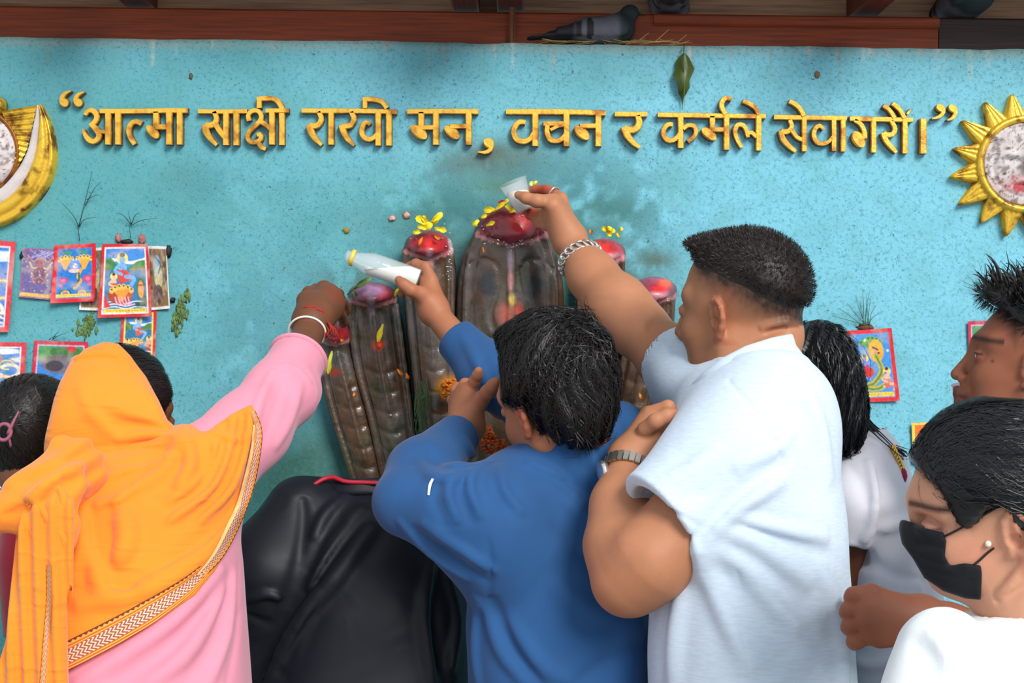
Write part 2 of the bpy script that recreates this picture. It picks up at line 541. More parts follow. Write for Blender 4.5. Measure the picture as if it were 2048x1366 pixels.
ZT = 2.098
xs = np.concatenate([np.linspace(-3, -1.2, 8)[:-1], np.linspace(-1.2, 1.2, 401), np.linspace(1.2, 3, 8)[1:]])
zs = np.concatenate([np.linspace(0, 0.72, 6)[:-1], np.linspace(0.72, ZT, 231)])
X, Z = np.meshgrid(xs, zs, indexing='ij')
und = 0.004 * (fbm(X, Z, 3.0) - 0.5) + 0.0022 * (fbm(X, Z, 22.0) - 0.5)
edge = np.clip((Z - (ZT - 0.012)) / 0.012, 0, 1)
Y = und + 0.008 * edge ** 2
Zw = Z + np.where(Z > ZT - 0.02, 0.005 * (fbm(X, Z * 0, 14.0) - 0.5), 0)
PX, PY, _ = proj(np.stack([X, 0 * X, Z], -1))
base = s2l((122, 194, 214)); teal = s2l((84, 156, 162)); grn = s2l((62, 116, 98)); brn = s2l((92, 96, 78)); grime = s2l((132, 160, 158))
mixc = lambda c, k, w: c * (1 - w[..., None]) + k * w[..., None]
Cw = np.tile(base, X.shape + (1,))
f1 = fbm(X, Z, 2.2, 5); f2 = fbm(X, Z, 9, 4); f3 = fbm(X, Z, 40, 3)
Cw = mixc(Cw, teal, np.clip((f1 - 0.47) * 2.6 + np.clip((PY + 150) / 800, 0, 0.75) * np.clip((1550 - PX) / 900, 0, 1), 0, 0.95))  # random teal patches, plus the dimmer light at left painted into the colour
gx = (PX - 960) / 390; gy = (PY - 700) / 330
g = np.exp(-np.maximum(np.sqrt(gx ** 2 + gy ** 2) - 0.62, 0) * 5.5)
Cw = mixc(Cw, grn, np.clip(g * (0.25 + 2.3 * f2 * f1), 0, 0.85))
lowg = np.clip((PY - 730) / 230, 0, 1) * np.clip(1 - np.abs(PX - 720) / 520, 0, 1)  # algae green low on the wall, with shadow painted into it
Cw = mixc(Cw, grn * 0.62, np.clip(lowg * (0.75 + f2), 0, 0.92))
Cw = mixc(Cw, brn, np.clip((f2 - 0.52) * 4, 0, 0.8) * np.clip(g * 1.5, 0, 1))
for (sx, sy, rx, ry, k, a) in [(975, 330, 130, 40, brn, .55), (760, 610, 60, 40, grn, .8), (1000, 375, 55, 16, s2l((96, 120, 40)), .7),
                               (1240, 560, 60, 70, brn, .8), (880, 520, 40, 70, s2l((110, 70, 50)), .7), (1200, 420, 120, 40, grn, .6),
                               (700, 560, 50, 30, brn, .5), (880, 430, 90, 50, grn, .6), (1310, 520, 40, 20, brn, .7),
                               (360, 345, 60, 30, grn, .25), (900, 440, 160, 90, teal * .55, .5), (1180, 470, 150, 110, teal * .55, .5), (720, 640, 120, 110, teal * .55, .45), (1150, 350, 170, 60, teal * .6, .4), (500, 640, 120, 160, teal * .7, .4), (430, 380, 130, 60, teal * .75, .35), (130, 470, 60, 60, teal, .5), (1000, 305, 60, 20, brn, .5)]:
    w = np.exp(-((PX - sx) / rx) ** 2 - ((PY - sy) / ry) ** 2) * np.clip((f3 + f2 - 0.66) * 3, 0, 1) * min(1.6 * a, .95)
    Cw = mixc(Cw, k, w)
band = np.clip(1 - (ZT - Z) / 0.028, 0, 1)
Cw = mixc(Cw, grime, np.clip(band * 1.6, 0, 1) * np.clip(0.45 + f2 * 0.7, 0, 0.95))
# bird-dropping drips running down from the ledge
for i in range(46):
    dx = rng.uniform(0, 2048) if i > 12 else rng.uniform(1400, 2040); ln = rng.uniform(15, 75)
    w = np.exp(-((PX - dx) / rng.uniform(2.2, 3.6)) ** 2) * np.clip((1 - (PY - (82 + (dx - 1024) * .0125)) / ln) * 3, 0, 1) * rng.uniform(.2, .75) * np.clip(f3 * 2.2 - .3, 0, 1)
    Cw = mixc(Cw, s2l([(214, 210, 190), (150, 130, 105), (190, 160, 140)][i % 3]), w)
ni, nk = X.shape
idx = np.arange(ni * nk).reshape(ni, nk)
Q = np.stack([idx[:-1, :-1], idx[1:, :-1], idx[1:, 1:], idx[:-1, 1:]], -1).reshape(-1, 4)
m, nt, b = nodemat('painted_plaster')
b.inputs['Roughness'].default_value = 0.62; b.inputs['Specular IOR Level'].default_value = 0.3
tc = nt.nodes.new('ShaderNodeTexCoord'); vc = nt.nodes.new('ShaderNodeVertexColor'); vc.layer_name = 'Col'
def spk(scale, lo, hi, col, prev, amt, det=2):
    n = nt.nodes.new('ShaderNodeTexNoise'); n.inputs['Scale'].default_value = scale; n.inputs['Detail'].default_value = det
    nt.links.new(tc.outputs['Object'], n.inputs['Vector'])
    r = nt.nodes.new('ShaderNodeMapRange'); r.inputs[1].default_value = lo; r.inputs[2].default_value = hi; r.inputs[3].default_value = 0; r.inputs[4].default_value = amt
    nt.links.new(n.outputs['Fac'], r.inputs[0])
    x = nt.nodes.new('ShaderNodeMixRGB'); nt.links.new(r.outputs[0], x.inputs[0]); nt.links.new(prev, x.inputs[1]); x.inputs[2].default_value = (*col, 1)
    return x.outputs[0]
c0 = vc.outputs[0]
c0 = spk(120, 0.50, 0.72, s2l((52, 136, 144)), c0, 0.60, 6)
c0 = spk(260, 0.62, 0.70, s2l((30, 84, 92)), c0, 0.75, 3)
c0 = spk(110, 0.67, 0.72, s2l((50, 72, 70)), c0, 0.75, 3)
c0 = spk(14, 0.45, 0.75, s2l((96, 160, 158)), c0, 0.45, 6)
nt.links.new(c0, b.inputs['Base Color'])
n1 = nt.nodes.new('ShaderNodeTexNoise'); n1.inputs['Scale'].default_value = 190; n1.inputs['Detail'].default_value = 4
n2 = nt.nodes.new('ShaderNodeTexNoise'); n2.inputs['Scale'].default_value = 42; n2.inputs['Detail'].default_value = 5
b1 = nt.nodes.new('ShaderNodeBump'); b1.inputs['Strength'].default_value = 0.45; b1.inputs['Distance'].default_value = 0.0012
b2 = nt.nodes.new('ShaderNodeBump'); b2.inputs['Strength'].default_value = 0.35; b2.inputs['Distance'].default_value = 0.004
for n in (n1, n2): nt.links.new(tc.outputs['Object'], n.inputs['Vector'])
nt.links.new(n1.outputs['Fac'], b1.inputs['Height']); nt.links.new(n2.outputs['Fac'], b2.inputs['Height'])
nt.links.new(b2.outputs[0], b1.inputs['Normal']); nt.links.new(b1.outputs[0], b.inputs['Normal'])
M_plaster = m
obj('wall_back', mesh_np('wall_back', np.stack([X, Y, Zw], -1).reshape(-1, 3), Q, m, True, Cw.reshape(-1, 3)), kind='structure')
M_concrete = simple('concrete', (150, 146, 140), 0.85, var=0.2, vscale=5, bump=0.3, bscale=60)
fl = MB().box((0, -3.0, -0.05), (4.5, 3.4, 0.05)); obj('floor', fl.mesh('floor', M_concrete, False), kind='structure')
M_ledge = simple('ledge_mortar', (150, 160, 150), 0.9, var=0.2, vscale=20, bump=0.4, bscale=120)
led = MB().box((0, 0.14, ZT / 2 - 0.002), (3, 0.128, ZT / 2 - 0.004)); obj('trim_1', led.mesh('trim_1', M_ledge, False), kind='structure')

def wood(name, c, var=0.35, rough=0.6, st=(1.2, 30, 30)):
    return simple(name, c, rough, var=var, vscale=6, stretch=st, bump=0.35, bscale=9)
M_beam = wood('red_brown_timber', (138, 54, 10)); M_beam2 = wood('dark_brown_timber', (52, 34, 26)); M_plank = wood('grey_tan_boards', (176, 138, 106)); M_rafter = wood('rafter_timber', (104, 40, 12), st=(30, 1.2, 30))
M_brace = wood('pale_brace', (118, 66, 34), st=(30, 30, 1.2))
def bar(name, p0, p1, hy, hz, mat, parent=None, **kw):
    """timber bar with slightly eased edges between two points"""
    p0 = np.array(p0); p1 = np.array(p1); c = (p0 + p1) / 2; ax = unit(p1 - p0)
    if abs(ax[2]) > 0.9: s = np.array([1.0, 0, 0])
    else: s = unit(np.cross((0, 0, 1.0), ax))
    n = np.cross(ax, s); L = np.linalg.norm(p1 - p0) / 2; e = 0.004
    prof = [(-hy + e, -hz), (hy - e, -hz), (hy, -hz + e), (hy, hz - e), (hy - e, hz), (-hy + e, hz), (-hy, hz - e), (-hy, -hz + e)]
    V = [c + ax * t * L + s * u + n * v for t in (-1, 1) for u, v in prof]
    F = [(i, (i + 1) % 8, 8 + (i + 1) % 8, 8 + i) for i in range(8)] + [list(range(8))[::-1], list(range(8, 16))]
    return obj(name, MB().add(V, F).mesh(name, mat, False), parent, **kw)
roof = thing('timber_roof', 'dark red-brown timber wall plate with rafters and boards above the blue wall', 'roof', (0, 0.1, ZT))
bar('wall_plate', (-3, 0.10, ZT + 0.037), (0.86, 0.10, ZT + 0.037), 0.05, 0.036, M_beam, roof)
bar('wall_plate', (0.862, 0.10, ZT + 0.037), (3, 0.10, ZT + 0.037), 0.05, 0.036, M_beam2, roof)  # right end of the plate in a darker brown
bar('plate_lip', (0.28, 0.046, ZT + 0.060), (0.86, 0.046, ZT + 0.060), 0.004, 0.012, M_beam, roof)
bar('brace', (-0.008, 0.043, ZT + 0.001), (-0.008, 0.043, ZT + 0.078), 0.0065, 0.013, M_brace, roof)
for k, z in enumerate(np.arange(ZT + 0.085, 2.62, 0.085)):
    bar('board', (-3, 0.17 + 0.002 * (k % 2), z + 0.04), (3, 0.17 + 0.002 * (k % 2), z + 0.04), 0.012, 0.041, M_plank, roof)
for x in (-1.45, -0.785, -0.105, -0.012, 0.725, 1.4):
    bar('rafter', (x, 0.155, 2.235), (x, -0.32, 2.235), 0.028, 0.05, M_rafter, roof)
for k in range(4):
    y = 0.1 - k * 0.115
    bar('roof_board', (-3, y, 2.30 + 0.002 * (k % 2)), (3, y, 2.30), 0.056, 0.012, M_plank, roof)

# ------------------------------------------------------------------ raised gold lettering
def goldmat(name, c, dark, rough=0.42, metal=0.35, gs=26):
    m, nt, b = nodemat(name)
    b.inputs['Metallic'].default_value = metal; b.inputs['Roughness'].default_value = rough
    tc = nt.nodes.new('ShaderNodeTexCoord'); n = nt.nodes.new('ShaderNodeTexNoise'); n.inputs['Scale'].default_value = gs; n.inputs['Detail'].default_value = 6
    nt.links.new(tc.outputs['Object'], n.inputs['Vector'])
    r = nt.nodes.new('ShaderNodeValToRGB'); e = r.color_ramp.elements
    e[0].position = 0.34; e[0].color = (*s2l(dark), 1); e[1].position = 0.50; e[1].color = (*s2l(c), 1)
    nt.links.new(n.outputs['Fac'], r.inputs[0])
    a = nt.nodes.new('ShaderNodeAmbientOcclusion') if False else None
    nt.links.new(r.outputs[0], b.inputs['Base Color'])
    noise_bump(nt, b, 150, 0.5, 0.002)
    return m
M_gold = goldmat('gold_paint', (240, 186, 66), (176, 112, 32))
M_gold_rim = goldmat('gold_paint_edge', (150, 88, 20), (92, 44, 10))
DEP = 0.016
def ribbon(mb, px, w, closed=False, smooth=True, dep=None, jit=0.4):
    """raised flat-topped letter stroke; px photo points, w width in photo pixels (number or per point)"""
    dep = dep or DEP + (len(mb.v) % 5) * .0006
    px = np.asarray(px, float); n0 = len(px)
    if n0 == 2 and np.max(w) * 1.0 > 14 and np.linalg.norm(px[1] - px[0]) < 1.1 * np.max(w):      # round blob
        W_ = float(np.max(w)); dr = (px[1] - px[0]) / (np.linalg.norm(px[1] - px[0]) + 1e-9); hl = W_ / 2 + np.linalg.norm(px[1] - px[0]) / 2; cc_ = px.mean(0)
        t_ = np.cos(np.linspace(math.pi, 0, 13)); px = cc_ + dr * (t_ * hl)[:, None]; w = W_ * np.sqrt(np.maximum(1 - (np.abs(t_) ** 2.2), .01)); n0 = 13; smooth = False; jit = 0
    w = np.broadcast_to(np.asarray(w, float), (n0,))
    if smooth and n0 > 2:
        L = np.linalg.norm(np.diff(px, axis=0), axis=1).sum(); n = int(max(6, L / 5))
        cum = np.concatenate([[0], np.cumsum(np.linalg.norm(np.diff(px, axis=0), axis=1))])
        w = np.interp(np.linspace(0, cum[-1], n), cum, w); px = catmull(px, n)
    n = len(px)
    T = np.gradient(px, axis=0); T /= np.linalg.norm(T, axis=1, keepdims=True) + 1e-9
    N = np.stack([-T[:, 1], T[:, 0]], 1)
    if jit and n > 3: w = w * (1 + rng.normal(0, 0.035, n))
    V = []
    for o, s in ((0, 1.06), (dep * 0.80, 1.0), (dep, 0.74)):
        for sg in (-1, 1):
            q = px + N * (sg * s * w / 2)[:, None]
            P = wp(q[:, 0], q[:, 1], 0.0); P[:, 1] -= (o if o > 0 else -0.005)
            V.append(P)
    V = np.stack(V, 1).reshape(-1, 3)   # per ring: L0 R0 L1 R1 L2 R2
    F = []; RI = []
    for i in range(n - 1):
        a = i * 6; b_ = a + 6
        F += [(a, b_, b_ + 2, a + 2), (a + 2, b_ + 2, b_ + 4, a + 4), (a + 4, b_ + 4, b_ + 5, a + 5), (a + 5, b_ + 5, b_ + 3, a + 3), (a + 3, b_ + 3, b_ + 1, a + 1)]
        RI += [1, 0, 0, 0, 1]
    for a, fl in ((0, 1), ((n - 1) * 6, 0)):
        q = [a, a + 2, a + 4, a + 5, a + 3, a + 1]
        F.append(q if fl else q[::-1]); RI.append(1)
    mb.add(V, F); mb.ri = getattr(mb, 'ri', []) + RI

def letter(name, strokes, parent, tr, label=None):
    mb = MB()
    for pts, w in strokes:
        pts = np.asarray(pts, float); ox, oy, s = tr
        ribbon(mb, np.stack([ox + pts[:, 0] / s, oy + pts[:, 1] / s], 1), np.asarray(w, float) / s)
    me = mesh_np(name, np.vstack(mb.v), mb.f, None, False, mats=[M_gold, M_gold_rim], midx=mb.ri)
    return obj(name, me, parent, label=label)

TA = (100, 170, 5.389); TB = (470, 170, 5.389); TC = (800, 170, 4.763); TD = (1220, 170, 6.024); TE = (1530, 170, 5.12)
def vert(x, y0, y1, w=68): return ([(x, y0), (x + 1, (y0 + y1) / 2), (x, y1)], w)
RA = lambda dx=0, dy=0: ([(910 + dx, 300 + dy), (940 + dx, 370 + dy), (915 + dx, 435 + dy), (860 + dx, 455 + dy), (815 + dx, 440 + dy)], [56, 62, 66, 70, 62])
RL = lambda dx=0, dy=0: ([(805 + dx, 440 + dy), (832 + dx, 520 + dy), (880 + dx, 595 + dy), (945 + dx, 660 + dy)], [72, 78, 62, 36])
WORDS = [
 ('“', 'pair of small raised gold opening quotation marks above the first word', 'quotation_mark', TA, [
   ('comma_mark', [([(178, 205), (172, 200)], 96), ([(150, 195), (158, 140), (195, 100), (255, 78)], [48, 56, 44, 14])]),
   ('comma_mark', [([(328, 205), (322, 200)], 92), ([(296, 190), (305, 145), (340, 110), (395, 90)], [48, 54, 42, 14])])]),
 ('आत्मा', 'raised gold word आत्मा, first of the row, nearest the crescent', 'relief_word', TA, [
   ('headline', [([(560, 294), (800, 296), (1060, 294), (1290, 288), (1505, 290)], 58)]),
   ('letter', [([(400, 335), (425, 292), (475, 285), (518, 322), (525, 370), (500, 415), (455, 450)], [50, 60, 62, 62, 60, 62, 50]),
               ([(470, 440), (520, 490), (552, 545), (535, 595), (485, 622), (435, 595), (400, 545), (385, 490)], [60, 66, 70, 66, 62, 64, 50, 26]),
               ([(530, 515), (650, 520)], 46), vert(648, 300, 655), vert(755, 300, 655)]),
   ('letter', [([(1010, 430), (950, 405), (893, 430), (868, 505), (888, 580), (932, 652)], [60, 58, 62, 64, 60, 46])]),
   ('letter', [vert(1160, 300, 470, 74), ([(1100, 490), (1150, 545)], 104), ([(1150, 465), (1310, 465)], 62), vert(1302, 300, 655, 70), vert(1415, 300, 655, 66)])]),
 ('साक्षी', 'raised gold word साक्षी with a hooked top stroke, second of the row', 'relief_word', TA, [
   ('headline', [([(1615, 296), (1850, 300), (2140, 296)], 52)]),
   ('letter', [([(1785, 300), (1810, 375), (1785, 430), (1730, 448), (1690, 440)], [58, 62, 66, 70, 62]), ([(1685, 440), (1700, 520), (1750, 595), (1815, 660)], [72, 76, 60, 38]),
               ([(1790, 420), (1840, 500), (1900, 575)], 62), vert(1912, 300, 660), vert(2022, 300, 662)]),
   ('letter', [([(2160, 400), (2150, 335), (2195, 292), (2255, 292), (2290, 345), (2275, 400), (2215, 460), (2160, 520), (2142, 575), (2175, 625), (2240, 625), (2285, 590), (2280, 545), (2245, 548)], 56),
               ([(2250, 620), (2290, 680), (2340, 702)], [50, 54, 40]), ([(2290, 410), (2350, 450), (2395, 490)], 56),
               ([(2340, 292), (2460, 290), (2590, 290)], 52), vert(2405, 300, 655), vert(2510, 300, 658),
               ([(2268, 262), (2268, 172)], 60), ([(2245, 168), (2340, 158), (2430, 165), (2485, 210), (2520, 285)], [56, 58, 60, 62, 60])])]),
 ('राखी', 'raised gold word राखी with a hooked top stroke, third of the row', 'relief_word', TB, [
   ('headline', [([(730, 290), (1000, 292), (1250, 292), (1500, 296), (1752, 302)], 56)]),
   ('letter', [RA(), RL(), vert(1045, 300, 655)]),
   ('letter', [RA(350, 2), RL(350, 5), ([(1462, 445), (1430, 412), (1392, 440), (1372, 505), (1392, 570), (1450, 598), (1510, 575), (1545, 520)], [44, 56, 60, 62, 60, 58, 56, 44]), vert(1550, 300, 665), vert(1665, 300, 665),
               ([(1408, 265), (1408, 172)], 56), ([(1386, 168), (1490, 168), (1590, 195), (1645, 265)], [56, 58, 58, 60])])]),
 ('मन', 'raised gold word मन followed by the comma, middle of the row', 'relief_word', TC, [
   ('headline', [([(75, 264), (400, 262), (748, 264)], 52)]),
   ('letter', [vert(205, 270, 420, 62), ([(150, 435), (215, 485)], 108), ([(205, 415), (345, 415)], 50), vert(345, 270, 580, 62)]),
   ('letter', [([(470, 440), (525, 485)], 104), ([(480, 404), (650, 404)], 50), vert(655, 270, 580, 62)])]),
 (',', 'raised gold comma hanging low after the word मन', 'comma', TC, [
   ('comma_mark', [([(842, 560), (850, 566)], 96), ([(872, 570), (865, 620), (820, 650), (745, 648)], [44, 50, 40, 14])])]),
 ('वचन', 'raised gold word वचन right of the comma', 'relief_word', TC, [
   ('headline', [([(1010, 266), (1300, 266), (1600, 268), (1955, 278)], [54, 56, 56, 54])]),
   ('letter', [([(1195, 368), (1140, 362), (1095, 405), (1082, 470), (1115, 530), (1180, 548), (1240, 520), (1280, 450)], [50, 52, 56, 56, 56, 54, 52, 40]), vert(1286, 280, 592, 64)]),
   ('letter', [([(1365, 378), (1590, 378)], 50), ([(1402, 390), (1400, 470), (1432, 530), (1495, 542), (1555, 510), (1585, 440)], [50, 54, 56, 54, 52, 40]), ([(1430, 440), (1500, 405), (1560, 395)], 36), vert(1582, 280, 594, 62)]),
   ('letter', [([(1700, 440), (1755, 490)], 104), ([(1710, 400), (1880, 400)], 50), vert(1884, 285, 594, 62)])]),
 ('र', 'raised gold single letter र standing alone under the hanging leaf', 'relief_word', TD, [
   ('headline', [([(50, 364), (240, 366), (440, 366)], 66)]),
   ('letter', [([(325, 380), (345, 465), (310, 535), (235, 555), (165, 530)], [70, 84, 88, 90, 80]), ([(160, 520), (195, 610), (265, 700), (350, 768)], [86, 90, 70, 44])])]),
 ('कर्मले', 'raised gold word कर्मले with two top curls, second from the right', 'relief_word', TD, [
   ('headline', [([(565, 374), (900, 378), (1400, 386), (1860, 390)], 62)]),
   ('letter', [([(745, 490), (690, 488), (640, 545), (636, 610), (680, 672), (745, 680), (800, 640), (835, 580)], [58, 60, 66, 68, 66, 62, 58, 44]), vert(840, 385, 772, 74), ([(870, 545), (930, 500), (1000, 510), (1025, 570), (1000, 635), (925, 695)], [50, 60, 62, 62, 60, 52])]),
   ('letter', [vert(1220, 390, 560, 72), ([(1145, 575), (1215, 630)], 124), ([(1210, 550), (1380, 552)], 62), vert(1390, 390, 794, 74), ([(1378, 370), (1335, 290), (1335, 220), (1385, 172), (1452, 192)], [60, 66, 64, 62, 50])]),
   ('letter', [([(1572, 765), (1520, 670), (1492, 570), (1525, 495), (1590, 498), (1630, 560), (1650, 645)], [46, 58, 64, 64, 62, 60, 50]), ([(1640, 600), (1690, 585), (1750, 640)], 54), vert(1775, 390, 802, 74), ([(1775, 370), (1730, 290), (1660, 240), (1585, 210)], [58, 62, 60, 56])])]),
 ('सेवागरौं', 'long raised gold word सेवागरौं, last of the row before the bar', 'relief_word', TE, [
   ('headline', [([(78, 340), (400, 346), (818, 352)], 54)]), ('headline', [([(850, 356), (1150, 362), (1492, 368)], 54)]),
   ('letter', [([(238, 370), (262, 430), (230, 482), (175, 490), (150, 480)], [48, 54, 58, 60, 54]), ([(150, 478), (168, 560), (230, 635), (300, 690)], [62, 66, 56, 40]), ([(250, 460), (310, 545), (375, 575)], 48), vert(385, 350, 690, 56), ([(382, 330), (340, 255), (285, 205), (230, 182)], [50, 54, 52, 50])]),
   ('letter', [([(585, 465), (545, 428), (500, 455), (484, 525), (512, 592), (575, 612), (635, 590), (675, 540)], [40, 48, 54, 56, 54, 50, 46, 36]), vert(688, 360, 685, 56), vert(782, 360, 692, 56)]),
   ('letter', [([(900, 372), (965, 415), (1000, 490), (1005, 560)], [46, 52, 54, 54]), ([(925, 545), (955, 590)], 128), vert(1092, 370, 702, 60)]),
   ('letter', [([(1275, 380), (1312, 455), (1290, 512), (1235, 522), (1195, 500)], [48, 54, 56, 58, 52]), ([(1190, 500), (1215, 570), (1265, 635), (1325, 700)], [60, 64, 54, 38]), vert(1412, 370, 712, 60),
               ([(1190, 222), (1255, 270), (1305, 350)], 50), ([(1282, 202), (1350, 258), (1405, 350)], 52), ([(1442, 282), (1458, 294)], 70)])]),
 ('।', 'raised gold upright bar closing the sentence', 'full_stop_bar', TE, [('bar', [([(1600, 358), (1601, 530), (1600, 712)], 72)])]),
 ('”', 'pair of small raised gold closing quotation marks beside the sun', 'quotation_mark', TE, [
   ('comma_mark', [([(1772, 244), (1780, 250)], 84), ([(1806, 255), (1800, 300), (1755, 340), (1685, 356)], [40, 48, 38, 14])]),
   ('comma_mark', [([(1896, 250), (1904, 256)], 84), ([(1930, 260), (1922, 315), (1890, 355), (1840, 372)], [40, 48, 38, 14])])]),
]
for ch, lab, nm, tr, parts in WORDS:
    p0 = parts[0][1][0][0][0]
    t = thing(nm, lab, 'lettering', wp(tr[0] + p0[0] / tr[2], tr[1] + p0[1] / tr[2]), 'raised gold lettering on the blue wall')
    for n_, st in parts: letter(n_, st, t, tr)

# ------------------------------------------------------------------ sun and crescent reliefs
M_disc = simple('chalky_white_paint', (206, 196, 194), 0.8, var=0.16, vscale=30, bump=0.4, bscale=160, attr=True)
M_goldb = goldmat('bright_gold_paint', (236, 190, 60), (120, 74, 20), rough=0.32, metal=0.45, gs=34)
def polar_mesh(fn_r, hts, c, nang=96, a0=0, a1=2 * math.pi):
    """disc-like relief: rings at radii fn_r(k, ang), heights hts[k] above the wall"""
    closed = abs(a1 - a0 - 2 * math.pi) < 1e-6
    a = np.linspace(a0, a1, nang, endpoint=not closed); V = []
    for k, h in enumerate(hts):
        r = fn_r(k, a); V.append(np.stack([c[0] + r * np.cos(a), 0 * a - h, c[1] + r * np.sin(a)], 1))
    n = len(a); F = []
    for k in range(len(hts) - 1):
        for j in range(n if closed else n - 1):
            F.append((k * n + j, (k + 1) * n + j, (k + 1) * n + (j + 1) % n, k * n + (j + 1) % n))
    return np.vstack(V), F
def facedisc(name, c, R, h0, parent, seed, mouth, redx):
    """slightly domed white disc with eyes, nose and a red-stained mouth in low relief"""
    n = 61; u = np.linspace(-1, 1, n); A, B = np.meshgrid(u, u, indexing='ij'); r = np.maximum(np.abs(A), np.abs(B)); q = np.sqrt(A ** 2 + B ** 2) + 1e-9
    x = A / q * r; z = B / q * r; rr = np.sqrt(x * x + z * z)
    h = h0 + 0.010 * (1 - rr ** 2) - 0.003 * np.exp(-((rr - 0.78) / 0.03) ** 2)
    h += 0.016 * np.exp(-(x / 0.10) ** 2 - ((z - 0.02) / 0.22) ** 2) + 0.008 * np.exp(-(x / .14) ** 2 - ((z + .12) / .08) ** 2)
    for s in (-1, 1):
        h += 0.006 * np.exp(-((x - s * .34) / .16) ** 2 - ((z - .2) / .07) ** 2) - .006 * np.exp(-((x - s * .34) / .2) ** 2 - ((z - .08) / .05) ** 2)
    h += 0.006 * np.exp(-(x / .22) ** 2 - ((z + .42) / .05) ** 2) - 0.006 * np.exp(-(x / .25) ** 2 - ((z + .5) / .02) ** 2)
    h = np.where(rr > 0.999, h0 - 0.02, h)
    P = np.stack([c[0] + x * R, -h, c[1] + z * R], -1).reshape(-1, 3)
    C = np.ones((n, n, 3)); nz = fbm(x + seed, z + seed, 9, 3); n4 = fbm(x + 2 * seed, z, 22, 3)
    C = mixc(C, s2l((120, 100, 98)), np.clip((nz - .56) * 5, 0, .7)); C = mixc(C, s2l((70, 50, 46)), np.clip((n4 - .66) * 9, 0, .8))
    red = np.exp(-((x - redx) / .42) ** 2 - ((z + .5) / .2) ** 2) * np.clip(nz * 2 - .3, 0, 1)
    C = mixc(C, s2l((226, 70, 84)), np.clip(red * 1.4, 0, .9))
    C = mixc(C, s2l((120, 90, 40)), np.exp(-(x / .05) ** 2 - ((z - .45) / .09) ** 2))
    i = np.arange(n * n).reshape(n, n); F = np.stack([i[:-1, :-1], i[1:, :-1], i[1:, 1:], i[:-1, 1:]], -1).reshape(-1, 4)
    return obj(name, mesh_np(name, P, F, M_disc, True, C.reshape(-1, 3)), parent)
sc_ = wp(2042, 331); sunc = (sc_[0], sc_[2])
sunr = thing('sun_relief', 'gold raised sun with pointed rays and a white face disc at right', 'wall relief', (sunc[0], 0, sunc[1]))
NR = 16
for k in range(NR):
    a = math.radians(90 + 10 + k * 360 / NR); R0 = 0.092; R1 = 0.146 + 0.004 * ((k * 7) % 3)
    ax = np.array([math.cos(a), 0, math.sin(a)]); s = np.array([-math.sin(a), 0, math.cos(a)]); c = np.array([sunc[0], 0, sunc[1]])
    n, mm = 9, 14; V = []; hw0 = 0.0235
    U = np.linspace(-1, 1, mm)
    for i in range(n):
        t = i / (n - 1); hw = hw0 * (1 - t) ** 0.85 + 0.001
        for u in U:
            hgt = 0.024 - 0.008 * t + 0.0024 * math.cos(u * math.pi * 4.0) * (1 - t * .6) if abs(u) < 0.99 else -0.002
            V.append(c + ax * (R0 - 0.004 + (R1 - R0) * t) + s * hw * u * (1.08 if abs(u) > .99 else 1) + np.array([0, -hgt, 0]))
    F = [(i * mm + j, i * mm + j + 1, (i + 1) * mm + j + 1, (i + 1) * mm + j) for i in range(n - 1) for j in range(mm - 1)]
    F.append([(n - 1) * mm + j for j in range(mm)])
    obj('ray', MB().add(V, F).mesh('ray', M_goldb), sunr)
V, F = polar_mesh(lambda k, a: np.full(a.shape, [0.099, 0.097, 0.092, 0.085, 0.082][k]), [0.0, 0.026, 0.032, 0.030, 0.022], sunc)
obj('rim', MB().add(V, F).mesh('rim', M_goldb), sunr)
facedisc('face_disc', sunc, 0.084, 0.024, sunr, 3.1, 0, -0.05)

mc_ = wp(-45, 308); mc = (mc_[0], mc_[2])
moon = thing('crescent_relief', 'gold and white raised crescent moon with a white face disc at left edge', 'wall relief', (mc[0], 0, mc[1]))
def mir(pl): return pl + [(-90 - x, y) for x, y in pl[::-1]]
EO = [(88, 211), (104, 243), (114, 279), (117, 312), (114, 340), (105, 367), (88, 396), (66, 419), (44, 438), (22, 449), (0, 456), (-24, 460)]
EW = [(86, 214), (87, 235), (85, 257), (82, 285), (77, 312), (66, 342), (48, 373), (26, 396), (0, 411), (-24, 418)]
EI = [(80, 214), (76, 234), (70, 257), (65, 280), (59, 303), (48, 326), (35, 345), (18, 362), (0, 375), (-24, 384)]
ED = [(0, 238), (14, 245), (24, 255), (34, 270), (40, 290), (41, 307), (38, 325), (31, 342), (22, 356), (8, 367), (-24, 378)]
def band(name, A, B, hts, mat, wav=0.0):
    """relief band between two outlines given in photo points"""
    A = catmull(mir(A), 120); B = catmull(mir(B), 120); m_ = len(hts); V = []
    for k in range(m_):
        t = k / (m_ - 1); q = A * (1 - t) + B * t; P = wp(q[:, 0], q[:, 1]); P[:, 1] = -hts[k] - (wav * np.cos(np.arange(120) * 1.55) if 0 < k < m_ - 1 else 0); V.append(P)
    n = 120; F = [(k * n + j, k * n + j + 1, (k + 1) * n + j + 1, (k + 1) * n + j) for k in range(m_ - 1) for j in range(n - 1)]
    return obj(name, MB().add(np.vstack(V), F, (1, 1, 1)).mesh(name, mat, True, True), moon)
band('outer_band', EO, EW, [-.004, .020, .024, .022, .017, .022, .025, .026, .026, .025, .020], M_goldb)
band('white_band', EW, EI, [.018, .022, .024, .024, .022, .012], M_disc)
EP = [(80, 214), (46, 219), (12, 226), (6, 240), (-10, 240)]
R1_ = catmull([(80, 214), (72, 250), (60, 300), (40, 338)], 46); R2_ = catmull([(10, 226), (24, 254), (40, 290), (36, 332)], 46); V = []
